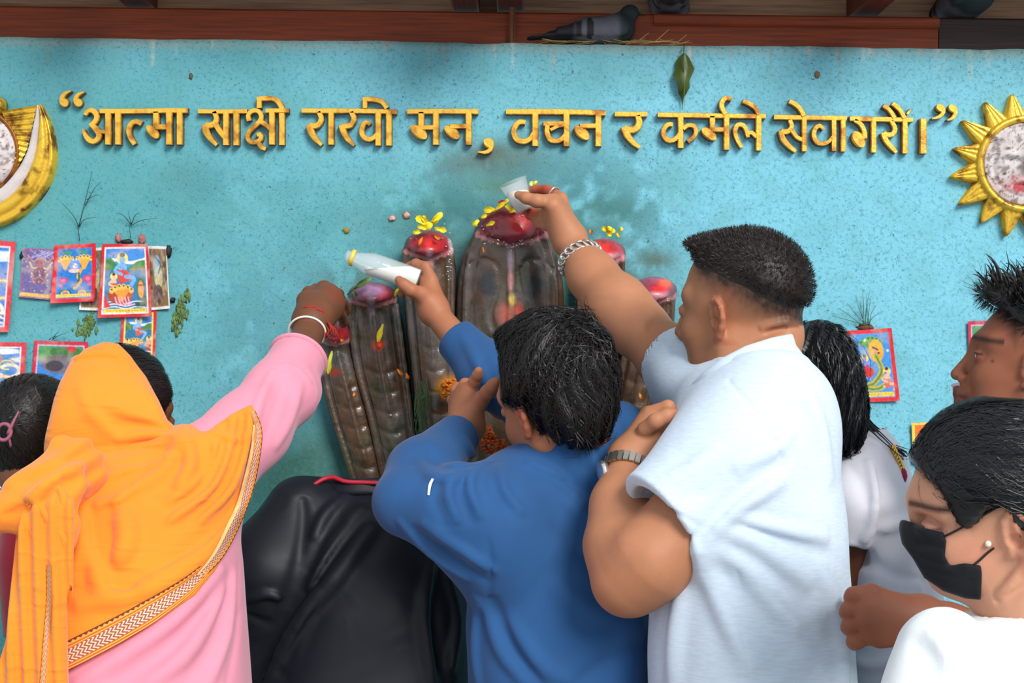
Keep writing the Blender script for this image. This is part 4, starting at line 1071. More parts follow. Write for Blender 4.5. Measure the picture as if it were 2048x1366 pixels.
def serpent(nm, secs, head, parent, label, dc=2.765, th=.042, grooves=(), ridge=True, loops=(), spots=(), smears=(), hcol=(170, 44, 60)):
    F = Field(); P = [at(a, b_, dc) for a, b_, w in secs]
    S = [(p[2], p[0], p[1], s_[2] / 1000, th, 0) for p, s_ in zip(P, secs)]
    S.append((at(head[0], head[1], dc)[2], at(head[0], head[1], dc)[0], P[0][1], head[2] * .8 / 1000, th * .8, 0))
    F.add(loft(S, 2.0), .02)
    hx, hy, hw, hh = head
    F.add(ell(at(hx, hy + hh * .2, dc - .012), (hw / 1000, th * 1.05, hh / 1000)), .018)
    F.add(ell(at(hx, hy + hh * .55, dc - .045), (hw * .55 / 1000, .026, hh * .42 / 1000)), .02)
    base = Field(); base.ops = list(F.ops)
    L = [(a - w * .86, y) for a, y, w in secs]; R = [(a + w * .86, y) for a, y, w in secs]
    for ln in (L, R):
        F.fold(ln, .0045, .005, base, taper=False); 
    F.fold([(a - w * .72, y) for a, y, w in secs], -.003, .004, base, taper=False); F.fold([(a + w * .72, y) for a, y, w in secs], -.003, .004, base, taper=False)
    if ridge: F.fold([(hx, hy + hh * .9)] + [(a, y) for a, y, w in secs[1:4]], .004, .006, base)
    F.fold([(hx - hw * .8, hy + hh * .75), (hx - hw * .35, hy + hh * .98), (hx, hy + hh * 1.12), (hx + hw * .35, hy + hh * .98), (hx + hw * .8, hy + hh * .75)], -.005, .005, base)
    cx = lambda y: np.interp(y, [s[1] for s in secs], [s[0] for s in secs]); cw = lambda y: np.interp(y, [s[1] for s in secs], [s[2] for s in secs])
    for y in grooves: F.fold([(cx(y) - cw(y) * .7, y - 6), (cx(y), y + 8), (cx(y) + cw(y) * .7, y - 4)], -.0016, .003, base)
    for lp in loops: F.fold(lp, -.0035, .003, base, taper=False)
    F.clip(lambda P: P[:, 1] + .0028, 0)
    V, Q = polygonize(F, .0045)
    px, py, _ = proj(V)
    C = np.tile(s2l((80, 58, 40)), (len(V), 1)); nz = fbm(V[:, 0], V[:, 2], 30, 4); n2 = fbm(V[:, 0] + 9, V[:, 2], 9, 3)
    k = lambda t: np.clip(t, 0, 1)[:, None]
    C = C + (s2l((90, 82, 78)) - C) * k((n2 - .5) * 4); C = C + (s2l((58, 66, 40)) - C) * k((nz - .55) * 3)
    hd = poly2([(hx - hw * 1.02, hy + hh * .6), (hx - hw * .8, hy - hh * .4), (hx - hw * .3, hy - hh), (hx + hw * .4, hy - hh), (hx + hw * .9, hy - hh * .3), (hx + hw * 1.02, hy + hh * .6), (hx + hw * .4, hy + hh * .9), (hx, hy + hh * 1.08), (hx - hw * .4, hy + hh * .9)])(px, py)
    w_ = k(-hd / 5 + .5) * k(.55 + nz * .9)
    C = C + (s2l(hcol) * (.6 + .8 * nz[:, None]) - C) * w_
    lip = np.abs(hd) < 4; lip &= py > hy + hh * .4
    C[lip] = C[lip] * .4 + s2l((222, 150, 150)) * .6
    rd = np.exp(-((px - hx - hw * .2) / (hw * .4)) ** 2 - ((py - hy - hh * .1) / (hh * .4)) ** 2)
    C = C + (s2l((214, 40, 44)) - C) * k(rd * 1.2)
    for sx, sy, rx, ry, c in list(spots) + list(smears):
        q = np.exp(-(((px - sx) / rx) ** 2 + ((py - sy) / ry) ** 2) ** 1.5) * np.clip(.5 + nz, 0, 1)
        C = C + (s2l(c) - C) * k(q * 1.5)
    return obj(nm, mesh_np(nm, V, Q, M_stone, True, C), parent, label=label)
sculpt = thing('serpent_sculpture', 'wet dark stone relief of hooded serpents rising on the blue wall', 'sculpture', wp(1010, 1150))
sp = 'serpent'
serpent(sp, [(1021, 462, 76), (1021, 520, 98), (1021, 590, 106), (1020, 660, 106), (1017, 740, 98), (1010, 830, 86), (1000, 950, 80), (1000, 1120, 80)], (1024, 446, 70, 42), sculpt, 'broad central hood with two dark eye marks', 2.752, .05,
        loops=[[(922, 560), (935, 530), (965, 518), (994, 530), (1000, 560), (990, 596), (981, 630), (990, 665)], [(1042, 530), (1047, 565), (1055, 600), (1062, 625)], [(1042, 530), (1065, 518), (1100, 530), (1112, 560)]],
        spots=[(974, 568, 15, 24, (44, 46, 52)), (1066, 575, 11, 26, (38, 38, 42)), (1078, 565, 10, 8, (44, 42, 44))],
        smears=[(1012, 628, 18, 22, (168, 92, 74)), (1021, 560, 5, 20, (190, 130, 130)), (1024, 600, 6, 12, (220, 190, 90)), (1021, 520, 6, 25, (140, 120, 130)), (1038, 620, 8, 14, (200, 70, 50))], hcol=(128, 44, 58))
serpent(sp, [(856, 500, 54), (858, 560, 55), (861, 640, 50), (868, 740, 46), (880, 860, 43), (892, 980, 40), (902, 1120, 40)], (857, 486, 46, 30), sculpt, None, 2.764, .042, grooves=range(690, 1000, 44), smears=[(906, 480, 8, 24, (230, 220, 226)), (905, 775, 30, 22, (206, 140, 40)), (860, 520, 8, 18, (190, 150, 160))])
serpent(sp, [(748, 610, 52), (752, 670, 57), (764, 750, 55), (780, 830, 48), (795, 920, 43), (812, 1010, 40), (830, 1120, 40)], (744, 585, 46, 26), sculpt, None, 2.77, .04, grooves=range(740, 1000, 40), smears=[(742, 582, 26, 12, (160, 120, 160)), (742, 610, 8, 20, (150, 130, 140)), (756, 690, 12, 10, (190, 80, 40))], hcol=(120, 50, 70))
serpent(sp, [(672, 690, 40), (688, 760, 46), (708, 840, 46), (730, 920, 42), (752, 1010, 38), (770, 1120, 38)], (668, 664, 36, 24), sculpt, None, 2.774, .036, grooves=range(770, 1010, 40), smears=[(640, 710, 8, 30, (150, 140, 150)), (668, 745, 14, 8, (150, 60, 40))])
serpent(sp, [(1205, 520, 46), (1201, 600, 50), (1190, 700, 47), (1180, 800, 44), (1170, 910, 40), (1160, 1120, 40)], (1207, 500, 42, 28), sculpt, None, 2.764, .042, grooves=range(700, 1000, 44), smears=[(1196, 490, 18, 14, (232, 60, 50)), (1222, 514, 26, 8, (220, 140, 150))], hcol=(190, 70, 84))
serpent(sp, [(1306, 610, 46), (1294, 690, 49), (1276, 770, 47), (1258, 850, 43), (1236, 940, 40), (1212, 1120, 38)], (1308, 576, 44, 28), sculpt, None, 2.77, .04, grooves=range(720, 1000, 40), smears=[(1330, 566, 12, 8, (226, 90, 60)), (1312, 592, 30, 8, (214, 140, 150))], hcol=(150, 76, 100))
serpent(sp, [(1382, 690, 40), (1358, 760, 44), (1330, 840, 43), (1300, 930, 40), (1270, 1120, 38)], (1386, 664, 36, 24), sculpt, None, 2.774, .036, grooves=range(770, 1010, 40))

# ------------------------------------------------------------------ petals, flowers, rice
M_yel = simple('yellow_petal', (238, 208, 28), 0.55, var=.12, vscale=60, sss=.15); M_ora = simple('orange_petal', (234, 128, 20), 0.55, var=.25, vscale=60, sss=.1); M_pyel = simple('pale_yellow_petal', (240, 230, 110), 0.55, sss=.15)
M_wpet = simple('white_petal', (232, 216, 206), .6); M_redp = simple('red_petal', (214, 44, 24), .55); M_mar = simple('deep_orange_marigold', (206, 92, 16), .65, var=.4, vscale=90)
def petal_mesh(a, b_, w, mat, d=2.70, bow=.006, name='petal'):
    """one soft petal from photo point a to b_, w half width in pixels"""
    A = at(*a, d); B = at(*b_, d - .004); ax = B - A; L = np.linalg.norm(ax); ax = ax / L; sd = unit(np.cross(ax, (0, 1, 0))); n = np.cross(sd, ax); V = []
    m_, k_ = 7, 5
    for i in range(m_):
        t = i / (m_ - 1); hw = w / 1000 * .82 * (.22 + .9 * t ** .8) * (1 - .75 * max(0, t - .72) / .28) * (1 + .16 * math.sin(t * 11 + A[0] * 90))
        for j in range(k_):
            u = j / (k_ - 1) * 2 - 1
            V.append(A + ax * L * t + sd * hw * u - np.array([0, 1, 0]) * (bow * math.sin(t * math.pi) + .55 * hw * (u * u) + .0015 * math.sin(t * 9 + u * 3)) + n * .0)
    F = [(i * k_ + j, i * k_ + j + 1, (i + 1) * k_ + j + 1, (i + 1) * k_ + j) for i in range(m_ - 1) for j in range(k_ - 1)]
    V = np.array(V); nV = len(V); V2 = V + np.array([0, .0012, 0])
    F2 = [tuple(q + nV for q in f[::-1]) for f in F]
    return MB().add(np.vstack([V, V2]), F + F2).mesh(name, mat)
def flower(label, petals, mat, d=2.70, name='yellow_flower', group=None):
    p0 = at(*petals[0][0], d); t = thing(name, label, 'flower', p0, group)
    for a, b_, w in petals: obj('petal', petal_mesh(a, b_, w, mat, d), t)
flower('yellow flower with ragged petals on the hood left of the central one', [((862, 452), (832, 434), 11), ((858, 458), (835, 452), 8), ((866, 450), (884, 425), 9), ((862, 446), (878, 432), 8), ((868, 456), (893, 462), 8), ((852, 462), (862, 445), 11), ((845, 463), (826, 466), 7), ((856, 448), (845, 432), 8)], M_yel, 2.705)
flower('yellow flower with long petals on the central hood left of the cup', [((990, 418), (968, 422), 10), ((986, 424), (1014, 402), 6), ((1004, 412), (1018, 398), 5), ((978, 428), (962, 436), 6), ((958, 440), (946, 452), 8), ((1018, 424), (1036, 418), 8), ((1008, 408), (1022, 420), 7)], M_yel, 2.69)
flower('pale yellow flower behind the plastic cup', [((1072, 376), (1060, 364), 8), ((1072, 376), (1066, 392), 8), ((1072, 378), (1082, 392), 9), ((1074, 372), (1070, 362), 7)], M_pyel, 2.745)
flower('yellow flower on the red hood behind the chain bracelet', [((1214, 462), (1204, 455), 8), ((1214, 464), (1222, 454), 9), ((1218, 466), (1230, 460), 7), ((1236, 462), (1246, 456), 5), ((1232, 466), (1240, 474), 5), ((1212, 468), (1224, 470), 7)], M_yel, 2.705)
flower('small yellow flower under the bottle beside the thumb', [((793, 578), (800, 588), 6), ((793, 580), (790, 594), 4), ((796, 574), (802, 584), 4)], M_yel, 2.70)
PET = [('yellow petal stuck on the second hood from left', (766, 648), (756, 684), 8, M_yel, 2.715), ('red dab petal below the yellow petal on the second hood', (762, 684), (756, 698), 8, M_redp, 2.713),
       ('greenish yellow petal on the leftmost hood', (664, 702), (656, 748), 7, simple('lime_petal', (200, 204, 40), .5), 2.722), ('orange petal on the second hood, upper of the two', (794, 738), (806, 750), 5, M_ora, 2.715), ('orange petal on the second hood, lower of the two', (812, 746), (818, 758), 5, M_ora, 2.715),
       ('thin orange petal below the central red snout', (965, 494), (970, 508), 3, M_ora, 2.695), ('small yellow petal on the central red snout', (972, 452), (990, 444), 6, M_yel, 2.69), ('orange petal low on the leftmost hood', (708, 784), (710, 796), 4, M_ora, 2.722),
       ('orange petal beside the grass on the stone', (836, 800), (840, 814), 4, M_ora, 2.71), ('small orange petal near the top of the leftmost hood', (680, 676), (688, 682), 5, M_ora, 2.72), ('small orange petal right of the blue-shirted head', (1278, 786), (1284, 798), 5, M_ora, 2.71),
       ('white petal beside the dark hair on the right stone', (1220, 780), (1214, 806), 7, M_wpet, 2.70), ('long orange petal right of the dark hair', (1212, 806), (1226, 830), 7, M_ora, 2.70), ('red petal on the central hood top by the cup', (996, 404), (1012, 408), 8, M_redp, 2.695),
       ('orange petal left on the hood beside the central one', (845, 474), (838, 492), 5, M_ora, 2.70), ('orange petal at centre of the hood beside the central one', (868, 472), (880, 478), 5, M_ora, 2.70), ('orange petal on the red hood behind the chain bracelet', (1178, 458), (1184, 468), 5, M_ora, 2.71)]
for lab, a, b_, w, mt, d in PET: obj('loose_petal', petal_mesh(a, b_, w, mt, d, name='loose_petal'), label=lab, cat='petal')
def marigold(label, px, py, r, d, mat=None):
    t = thing('marigold', label, 'flower', at(px, py, d)); gg = np.random.default_rng(int(px)); mb = MB()
    for k in range(70):
        v = gg.normal(0, 1, 3); v[1] = -abs(v[1]); v /= np.linalg.norm(v); c = at(px, py, d) + v * r / 1000 * np.array([1, .6, .9]) * gg.uniform(.6, 1)
        mb.blob(c, (r / 1000 * .22, r / 1000 * .16, r / 1000 * .12), n=5, jit=.25)
    obj('petals', mb.mesh('petals', mat or M_mar), t)
marigold('wet orange marigold under the blue sleeve', 905, 775, 24, 2.70, M_ora); marigold('orange marigold below the raised left hand, upper', 968, 866, 20, 2.64); marigold('orange marigold below the raised left hand, lower', 985, 890, 22, 2.62, M_mar); marigold('orange marigold beside the chin of the blue-shirted man', 1004, 902, 18, 2.60)
M_rice = simple('rice_grain', (232, 224, 206), .5)
mb = MB()
for k in range(120):
    s = [(1022, 455, 60, 28), (857, 485, 40, 20), (1022, 487, 40, 8), (900, 520, 10, 40), (1310, 590, 30, 10)][k % 5]
    x, y = g.normal(s[0], s[2] * .6), g.normal(s[1], s[3] * .6); d_ = 2.69 if k % 5 in (0, 2) else 2.715
    mb.blob(at(x, y, d_), np.array([.0019, .0010, .0009]) * g.uniform(.6, 1.2), rotz(0) if False else None, n=5)
obj('rice_grains', mb.mesh('rice_grains', M_rice), label='scattered rice grains stuck to the wet stone hoods', cat='rice', kind='stuff')
M_gleaf = simple('green_leaf', (88, 112, 58), .5, var=.2, vscale=50)
t = thing('green_twig', 'small green leafy twig lying under the bottle neck', 'plant', at(700, 585, 2.70))
obj('leaf', petal_mesh((708, 578), (742, 556), 9, M_gleaf, 2.70, name='leaf'), t); obj('leaf', petal_mesh((704, 580), (714, 592), 5, M_gleaf, 2.70, name='leaf'), t)
obj('stem', MB().tube([at(694, 590, 2.70), at(712, 572, 2.695), at(735, 560, 2.70)], .0012, 5).mesh('stem', M_gleaf), t)
t = thing('grass_bunch', 'bunch of green grass blades hanging between the wet stone serpents', 'plant', at(850, 790, 2.70))
for k in range(16):
    x0 = g.uniform(836, 862); P = [(x0, g.uniform(755, 790)), (x0 + g.uniform(-16, 10), g.uniform(800, 830)), (x0 + g.uniform(-24, 12), g.uniform(840, 890))]
    P = catmull(P, 6); obj('blade', MB().tube([at(a, b_, 2.702 + .004 * math.sin(k)) for a, b_ in P], np.linspace(.0011, .0004, 6), 4).mesh('blade', M_grass), t)
# ------------------------------------------------------------------ people: builders
class Frame:
    """head frame: x forward, y to the person's left, z up"""
    def __init__(s, c, fwd, roll=0.0, sc=1.0, zc=1.0):
        s.zc = zc; s.pc = 1.0
        s.c = np.asarray(c, float); f = unit(fwd); l0 = unit(np.cross((0, 0, 1.0), f)); u0 = np.cross(f, l0)
        r = math.radians(roll); l = l0 * math.cos(r) - u0 * math.sin(r); u = u0 * math.cos(r) + l0 * math.sin(r)
        s.R = np.stack([f, l, u], 1); s.s = sc
    def w(s, x, y, z):
        if z < 0: z = z * s.zc
        if x > .084: x = .084 + (x - .084) * s.pc
        return s.c + s.R @ (np.array([x, y, z]) * s.s)
    def loc(s, P): return ((P - s.c) @ s.R) / s.s
    def ell(s, c, r, R=None): return ell(s.w(*c), np.array(r) * s.s, s.R if R is None else s.R @ R)
    def rc(s, a, b, ra, rb=None): return rc(s.w(*a), s.w(*b), ra * s.s, (ra if rb is None else rb) * s.s)

def rotz(a):
    c, s = math.cos(a), math.sin(a); return np.array([[c, -s, 0], [s, c, 0], [0, 0, 1.0]])

def add_head(F, H, neck_to, neck_r=.056, full=1.0, ears=True, nose=1.0):
    """cranium, face, jaw, nose, lips, eye sockets, ears and neck, blended into one surface"""
    F.add(H.ell((-.014, 0, .034), (.098, .077, .086)), .02)
    F.add(H.ell((.030, 0, -.028), (.062, .061 * full, .084)), .03)
    for s in (-1, 1):
        F.add(H.rc((-.004, s * .054 * full, -.050), (.054, s * .024, -.100), .020, .018), .03)
        F.add(H.ell((.056, s * .040, -.028), (.030, .022 * full, .026)), .02)
        F.add(H.rc((.080, s * .008, .030), (.062, s * .046, .033), .012, .010), .018)
        F.add(H.ell((.045, s * .040 * full, -.070), (.030, .022 * full, .026)), .02)
    F.add(H.ell((.068, 0, -.103), (.022, .022, .017)), .02)
    for s in (-1, 1): F.sub(H.ell((.098, s * .033, .010), (.020, .019, .013)), .014)
    F.add(H.rc((.090, 0, .012), (.098 + .014 * nose, 0, -.028), .0075, .0085 + .002 * nose), .012)
    for s in (-1, 1): F.add(H.ell((.101, s * .0125, -.034), (.010, .0075, .008)), .006)
    F.add(H.ell((.092, 0, -.056), (.014, .026, .014)), .012)
    F.add(H.ell((.1005, 0, -.0605), (.0085, .020, .0052)), .004); F.add(H.ell((.0985, 0, -.0715), (.0085, .018, .0058)), .004)
    F.sub(H.ell((.110, 0, -.0662), (.009, .026, .0014)), .003)
    for s in (-1, 1):   # lids bulge over the eyeball
        F.add(H.ell((.0785, s * .032, .0085), (.0135, .0150, .0115)), .005)
        F.sub(H.ell((.0935, s * .033, .0078), (.010, .0115, .0042)), .002)
    if ears:
        for s in (-1, 1):
            a = math.radians(28) * s
            # ear frame: back direction rotated outward
            def ep(b_, u, o, s=s, a=a):
                return (.008 - b_ * math.cos(a) - o * math.sin(abs(a)) * 0, s * (.072 + b_ * math.sin(abs(a)) + o), -.004 + u)
            Rz = rotz(-a * 1.0)
            F.add(H.ell(ep(.011, .002, .002), (.017, .0052, .029), Rz), .006)
            hel = [(-.004, .006), (-.002, .020), (.006, .029), (.016, .029), (.024, .019), (.025, .003), (.019, -.012), (.010, -.024), (.001, -.028)]
            for i in range(len(hel) - 1):
                F.add(H.rc(ep(*hel[i], .0055), ep(*hel[i + 1], .0055), .0042 if i < 6 else .0058), .003)
            F.add(H.rc(ep(.010, .016, .0055), ep(.014, -.006, .0055), .0034), .004)
            F.add(H.rc(ep(-.003, -.004, .005), ep(-.002, -.010, .005), .0042), .004)
            F.sub(H.ell(ep(.006, -.005, .009), (.0075, .0075, .0095), Rz), .003)
            F.sub(H.ell(ep(.017, .008, .008), (.0035, .0035, .013), Rz), .003)
    if neck_to is not None:
        F.add((lambda f=rc(H.w(-.030, 0, -.055), neck_to, neck_r * H.s, neck_r * H.s * 1.12): f)(), .03)

def finger(F, pts, r=(.0098, .0088, .0080, .0066), k=.004, kn=True):
    P = [at(*p) for p in pts]
    for i in range(len(P) - 1): F.add(rc(P[i], P[i + 1], r[i], r[i + 1]), k)
def palm(F, wrist, knuckles, rw=.019, rk=.0115, k=.014):
    W = at(*wrist)
    for q in knuckles: F.add(rc(W, at(*q), rw, rk), k)
def limb(F, pts, k=.02):
    for (a, ra), (b_, rb) in zip(pts[:-1], pts[1:]): F.add(rc(at(*a), at(*b_), ra, rb), k)

def cloth_noise(V, amp, s):
    """soft irregular creases, sum of warped sines"""
    def f(P):
        w = np.sin(P[:, 0] * 9 * s + 2.1 * np.sin(P[:, 2] * 5 * s)) + np.sin(P[:, 2] * 11 * s + P[:, 0] * 6 * s + 1.7 * np.sin(P[:, 1] * 8 * s)) + .6 * np.sin((P[:, 0] - P[:, 2]) * 23 * s + 2 * np.sin(P[:, 1] * 10 * s))
        return -amp * w / 2.6
    return f

def ribbons(P, side, w):
    """P (n,m,3) strand points, side (n,m,3), w (m,) widths -> verts, quads"""
    n, m_ = P.shape[:2]
    V = np.stack([P - side * (w / 2)[None, :, None], P + side * (w / 2)[None, :, None]], 2).reshape(-1, 3)
    i = np.arange(n * m_ * 2).reshape(n, m_, 2)
    Q = np.stack([i[:, :-1, 0], i[:, :-1, 1], i[:, 1:, 1], i[:, 1:, 0]], -1).reshape(-1, 4)
    return V, Q
def strands(F, V0, flow, n, length, seg=6, off=.0015, lift=0.0, w=.0016, jitter=.25, seed=0, region=None, follow=True, taper=True, avoid=None):
    """locks of hair grown from surface points along flow(P, N) and kept on the head"""
    gg = np.random.default_rng(seed)
    if region is not None: V0 = V0[region(V0)]
    p = V0[gg.integers(0, len(V0), n)] + gg.normal(0, .0012, (n, 3))
    L = length * gg.uniform(.6, 1.25, n); out = []
    N = grad(F, p); D0 = gg.normal(0, jitter, (n, 3)); d = F(p); p = p - N * (d - off * gg.uniform(.3, 1.5, n))[:, None]
    for k in range(seg + 1):
        out.append(p)
        if k == seg: break
        N = grad(F, p) if (follow or k == 0) else N
        D = flow(p, N); D = D / (np.linalg.norm(D, axis=-1, keepdims=True) + 1e-9) + D0; D = D - (D * N).sum(1, keepdims=True) * N * (1.0 if follow else 0.0)
        D = D / (np.linalg.norm(D, axis=1, keepdims=True) + 1e-9) + N * lift
        p = p + D * (L / seg)[:, None]
        if follow:
            d = F(p); p = p - N * (d - off - lift * L * (k + 1) / seg * .8)[:, None] * .8
    P = np.stack(out, 1)
    if avoid is not None:
        g2 = poly2(avoid); ax_, ay_, _ = proj(P); ok = (g2(ax_, ay_) > 0).all(1); P = P[ok]; N = N[ok]
    T = np.gradient(P, axis=1)
    S = np.cross(T, np.repeat(N[:, None], P.shape[1], 1)); S /= np.linalg.norm(S, axis=2, keepdims=True) + 1e-9
    ww = w * (np.linspace(1, .25, seg + 1) if taper else np.ones(seg + 1))
    return ribbons(P, S, ww)

def hairmat(name, c, rough=.34, spec=.55, sheen=0):
    m, nt, b = nodemat(name)
    b.inputs['Roughness'].default_value = rough; b.inputs['Specular IOR Level'].default_value = spec
    tc = nt.nodes.new('ShaderNodeTexCoord'); n = nt.nodes.new('ShaderNodeTexNoise'); n.inputs['Scale'].default_value = 180; n.inputs['Detail'].default_value = 3
    nt.links.new(tc.outputs['Object'], n.inputs['Vector'])
    r = nt.nodes.new('ShaderNodeValToRGB'); cc = s2l(c); r.color_ramp.elements[0].color = (*(cc * .55), 1); r.color_ramp.elements[1].color = (*(cc * 1.7), 1)
    nt.links.new(n.outputs['Fac'], r.inputs[0]); nt.links.new(r.outputs[0], b.inputs['Base Color'])
    return m
M_hair = hairmat('black_hair', (22, 18, 17), .44, .38); M_hairb = hairmat('brown_black_hair', (34, 24, 19), .5, .4); M_hairg = hairmat('sleek_black_hair', (17, 17, 20), .40, .42)

def skinmat(name):
    m = simple(name, (255, 255, 255), .54, attr=True, var=.09, vscale=40, bump=.22, bscale=380, spec=.32, sss=.10, bdist=.001)
    return m
M_skin = skinmat('skin')
def core_of(base, off=.035):
    lo, hi = base.bounds(); return Field().add(((lambda P: base(P) + off), (lo + hi) / 2, float(np.linalg.norm(hi - lo) / 2)))
def skin_mesh(F, h, parent, col, paint=None, core=None, hc=.014, extra=None):
    """one body: fine mesh for what shows, coarser core inside the clothes, joined"""
    V, Q = polygonize(F, h)
    C = np.tile(s2l(col), (len(V), 1)); nz = fbm(V[:, 0] + V[:, 1], V[:, 2], 24, 3)[:, None]
    C = C * (.93 + .14 * nz) + (s2l((190, 60, 40)) - C) * .05 * np.clip(nz - .4, 0, 1)
    if paint: C = paint(V, C)
    Vs, Qs, Cs = [V], [Q], [C]
    if core is not None:
        V2, Q2 = polygonize(core, hc, refine=False); Vs.append(V2); Qs.append(Q2 + len(V)); Cs.append(np.tile(s2l(col), (len(V2), 1)))
    return obj('body', mesh_np('body', np.vstack(Vs), np.vstack(Qs), M_skin, True, np.vstack(Cs)), parent), V
def garment(nm, F, h, mat, parent, label=None, colf=None):
    V, Q = polygonize(F, h)
    return obj(nm, mesh_np(nm, V, Q, mat, True, colf(V) if colf else None), parent, label=label), V

def k_(t): return np.clip(t, 0, 1)[:, None]
def mixv(C, col, w): return C + (s2l(col) - C) * np.clip(w, 0, 1)[:, None]

M_trous = {}
def lower_body(t, x, y, zt, wid, col, shoe=(40, 34, 32), skirt=False, lean=0.0):
    """trousers (or a long skirt) and shoes down to the floor, below the picture"""
    key = tuple(col)
    if key not in M_trous: M_trous[key] = fabric('trouser_cloth_%d' % len(M_trous), col, wrinkle=.3)
    F = Field()
    if skirt:
        F.add(ecap((x, y, zt), (x, y, .10), (wid, .14), (wid * 1.25, .20), (1, 0, 0), cap=.03), .02)
    else:
        F.add(ecap((x, y, zt), (x, y, zt - .16), (wid, .125), (wid * 1.02, .13), (1, 0, 0), cap=.04), .04)
        for s in (-1, 1):
            F.add(rc((x + s * .09, y, zt - .12), (x + s * .11, y + .02, zt * .5), .088, .066), .03); F.add(rc((x + s * .11, y + .02, zt * .5), (x + s * .11, y, .09), .066, .052), .02)
    garment('skirt' if skirt else 'trousers', F, .015, M_trous[key], t)
    ms = bpy.data.materials.get('shoe_leather') or simple('shoe_leather', shoe, .45)
    for s in (-1, 1):
        S = Field().add(rc((x + s * .11, y - .03, .045), (x + s * .12, y + .14, .035), .042, .034), .01).add(rc((x + s * .11, y - .03, .05), (x + s * .11, y - .02, .12), .042, .045), .02)
        S.clip(lambda P: .004 - P[:, 2], .004)
        garment('shoe', S, .012, ms, t)

def eyes(H, t, sides=(1,), look=(0, 0)):
    mw = bpy.data.materials.get('eye_white') or simple('eye_white', (255, 255, 255), .15, attr=True, spec=.6)
    for s in sides:
        th, ph = np.meshgrid(np.linspace(0, math.pi, 18), np.linspace(0, 2 * math.pi, 24, endpoint=False), indexing='ij')
        L = np.stack([np.cos(th), np.sin(th) * np.cos(ph), np.sin(th) * np.sin(ph)], -1).reshape(-1, 3) * .0118
        ang = th.reshape(-1); C = np.where((ang < .48)[:, None], s2l((30, 18, 12)), s2l((206, 196, 190))); C[ang < .2] = s2l((8, 6, 6))
        q = rotz(look[0]); L = L @ q.T
        V = np.array([H.w(.0775 + l[0], s * .032 + l[1], .0080 + l[2]) for l in L])
        i = np.arange(18 * 24).reshape(18, 24); F = [(i[a, b_], i[a + 1, b_], i[a + 1, (b_ + 1) % 24], i[a, (b_ + 1) % 24]) for a in range(17) for b_ in range(24)]
        me = mesh_np('eye', V, np.array(F), mw, True, C); obj('eye', me, t)

def surf_strip(F, px, w, n=60, off=.002, m_=5, d0=1.2):
    """flat band lying on a surface along a photo polyline; w width in pixels (can vary). returns V, quads, uv"""
    px = np.asarray(px, float); w = np.broadcast_to(np.asarray(w, float), (len(px),))
    cum = np.concatenate([[0], np.cumsum(np.linalg.norm(np.diff(px, axis=0), axis=1))]); W = np.interp(np.linspace(0, cum[-1], n), cum, w)
    C = catmull(px, n); T = np.gradient(C, axis=0); T /= np.linalg.norm(T, axis=1, keepdims=True); N = np.stack([-T[:, 1], T[:, 0]], 1)
    u = np.linspace(-.5, .5, m_)
    G = C[:, None] + N[:, None] * (u[None, :] * W[:, None])[..., None]
    P, ok = trace(F, G[..., 0].ravel(), G[..., 1].ravel(), d0=d0, off=off); P = P.reshape(n, m_, 3); ok = ok.reshape(n, m_)
    dep = P[..., 1]; bad = ~ok
    for i in range(n):
        if bad[i].all(): continue
        gm = np.where(bad[i], np.nan, dep[i]); md = np.nanmedian(gm)
        for j in range(m_):
            if bad[i, j]: P[i, j] = at(G[i, j, 0], G[i, j, 1], md - CAM[1])
    i = np.arange(n * m_).reshape(n, m_); Q = np.stack([i[:-1, :-1], i[1:, :-1], i[1:, 1:], i[:-1, 1:]], -1).reshape(-1, 4)
    L = np.concatenate([[0], np.cumsum(np.linalg.norm(np.diff(P[:, m_ // 2], axis=0), axis=1))])
    uv = np.stack([np.repeat(L[:, None], m_, 1), np.repeat((u + .5)[None], n, 0)], -1).reshape(-1, 2)
    return P.reshape(-1, 3), Q, uv
def thick(V, Q, dv):
    V2 = V + dv; n = len(V)
    return np.vstack([V, V2]), np.vstack([Q, Q[:, ::-1] + n])
def ring_pts(a, b_, c, r1, r2, n=40, ph=0, tilt=None):
    """points of an ellipse round the axis a->b_, centred c"""
    ax = unit(np.asarray(b_) - np.asarray(a)); u = unit(np.cross(ax, (0.2, 1, 0.1))); w = np.cross(ax, u); t = np.linspace(0, 2 * math.pi, n, endpoint=False) + ph
    return np.asarray(c) + r1 * np.cos(t)[:, None] * u + r2 * np.sin(t)[:, None] * w, ax, u, w
M_silver = simple('polished_silver', (225, 222, 216), .22, metal=.9); M_steel = simple('brushed_steel', (176, 170, 160), .3, metal=.9); M_goldj = simple('gold_jewellery', (226, 176, 86), .25, metal=.9)
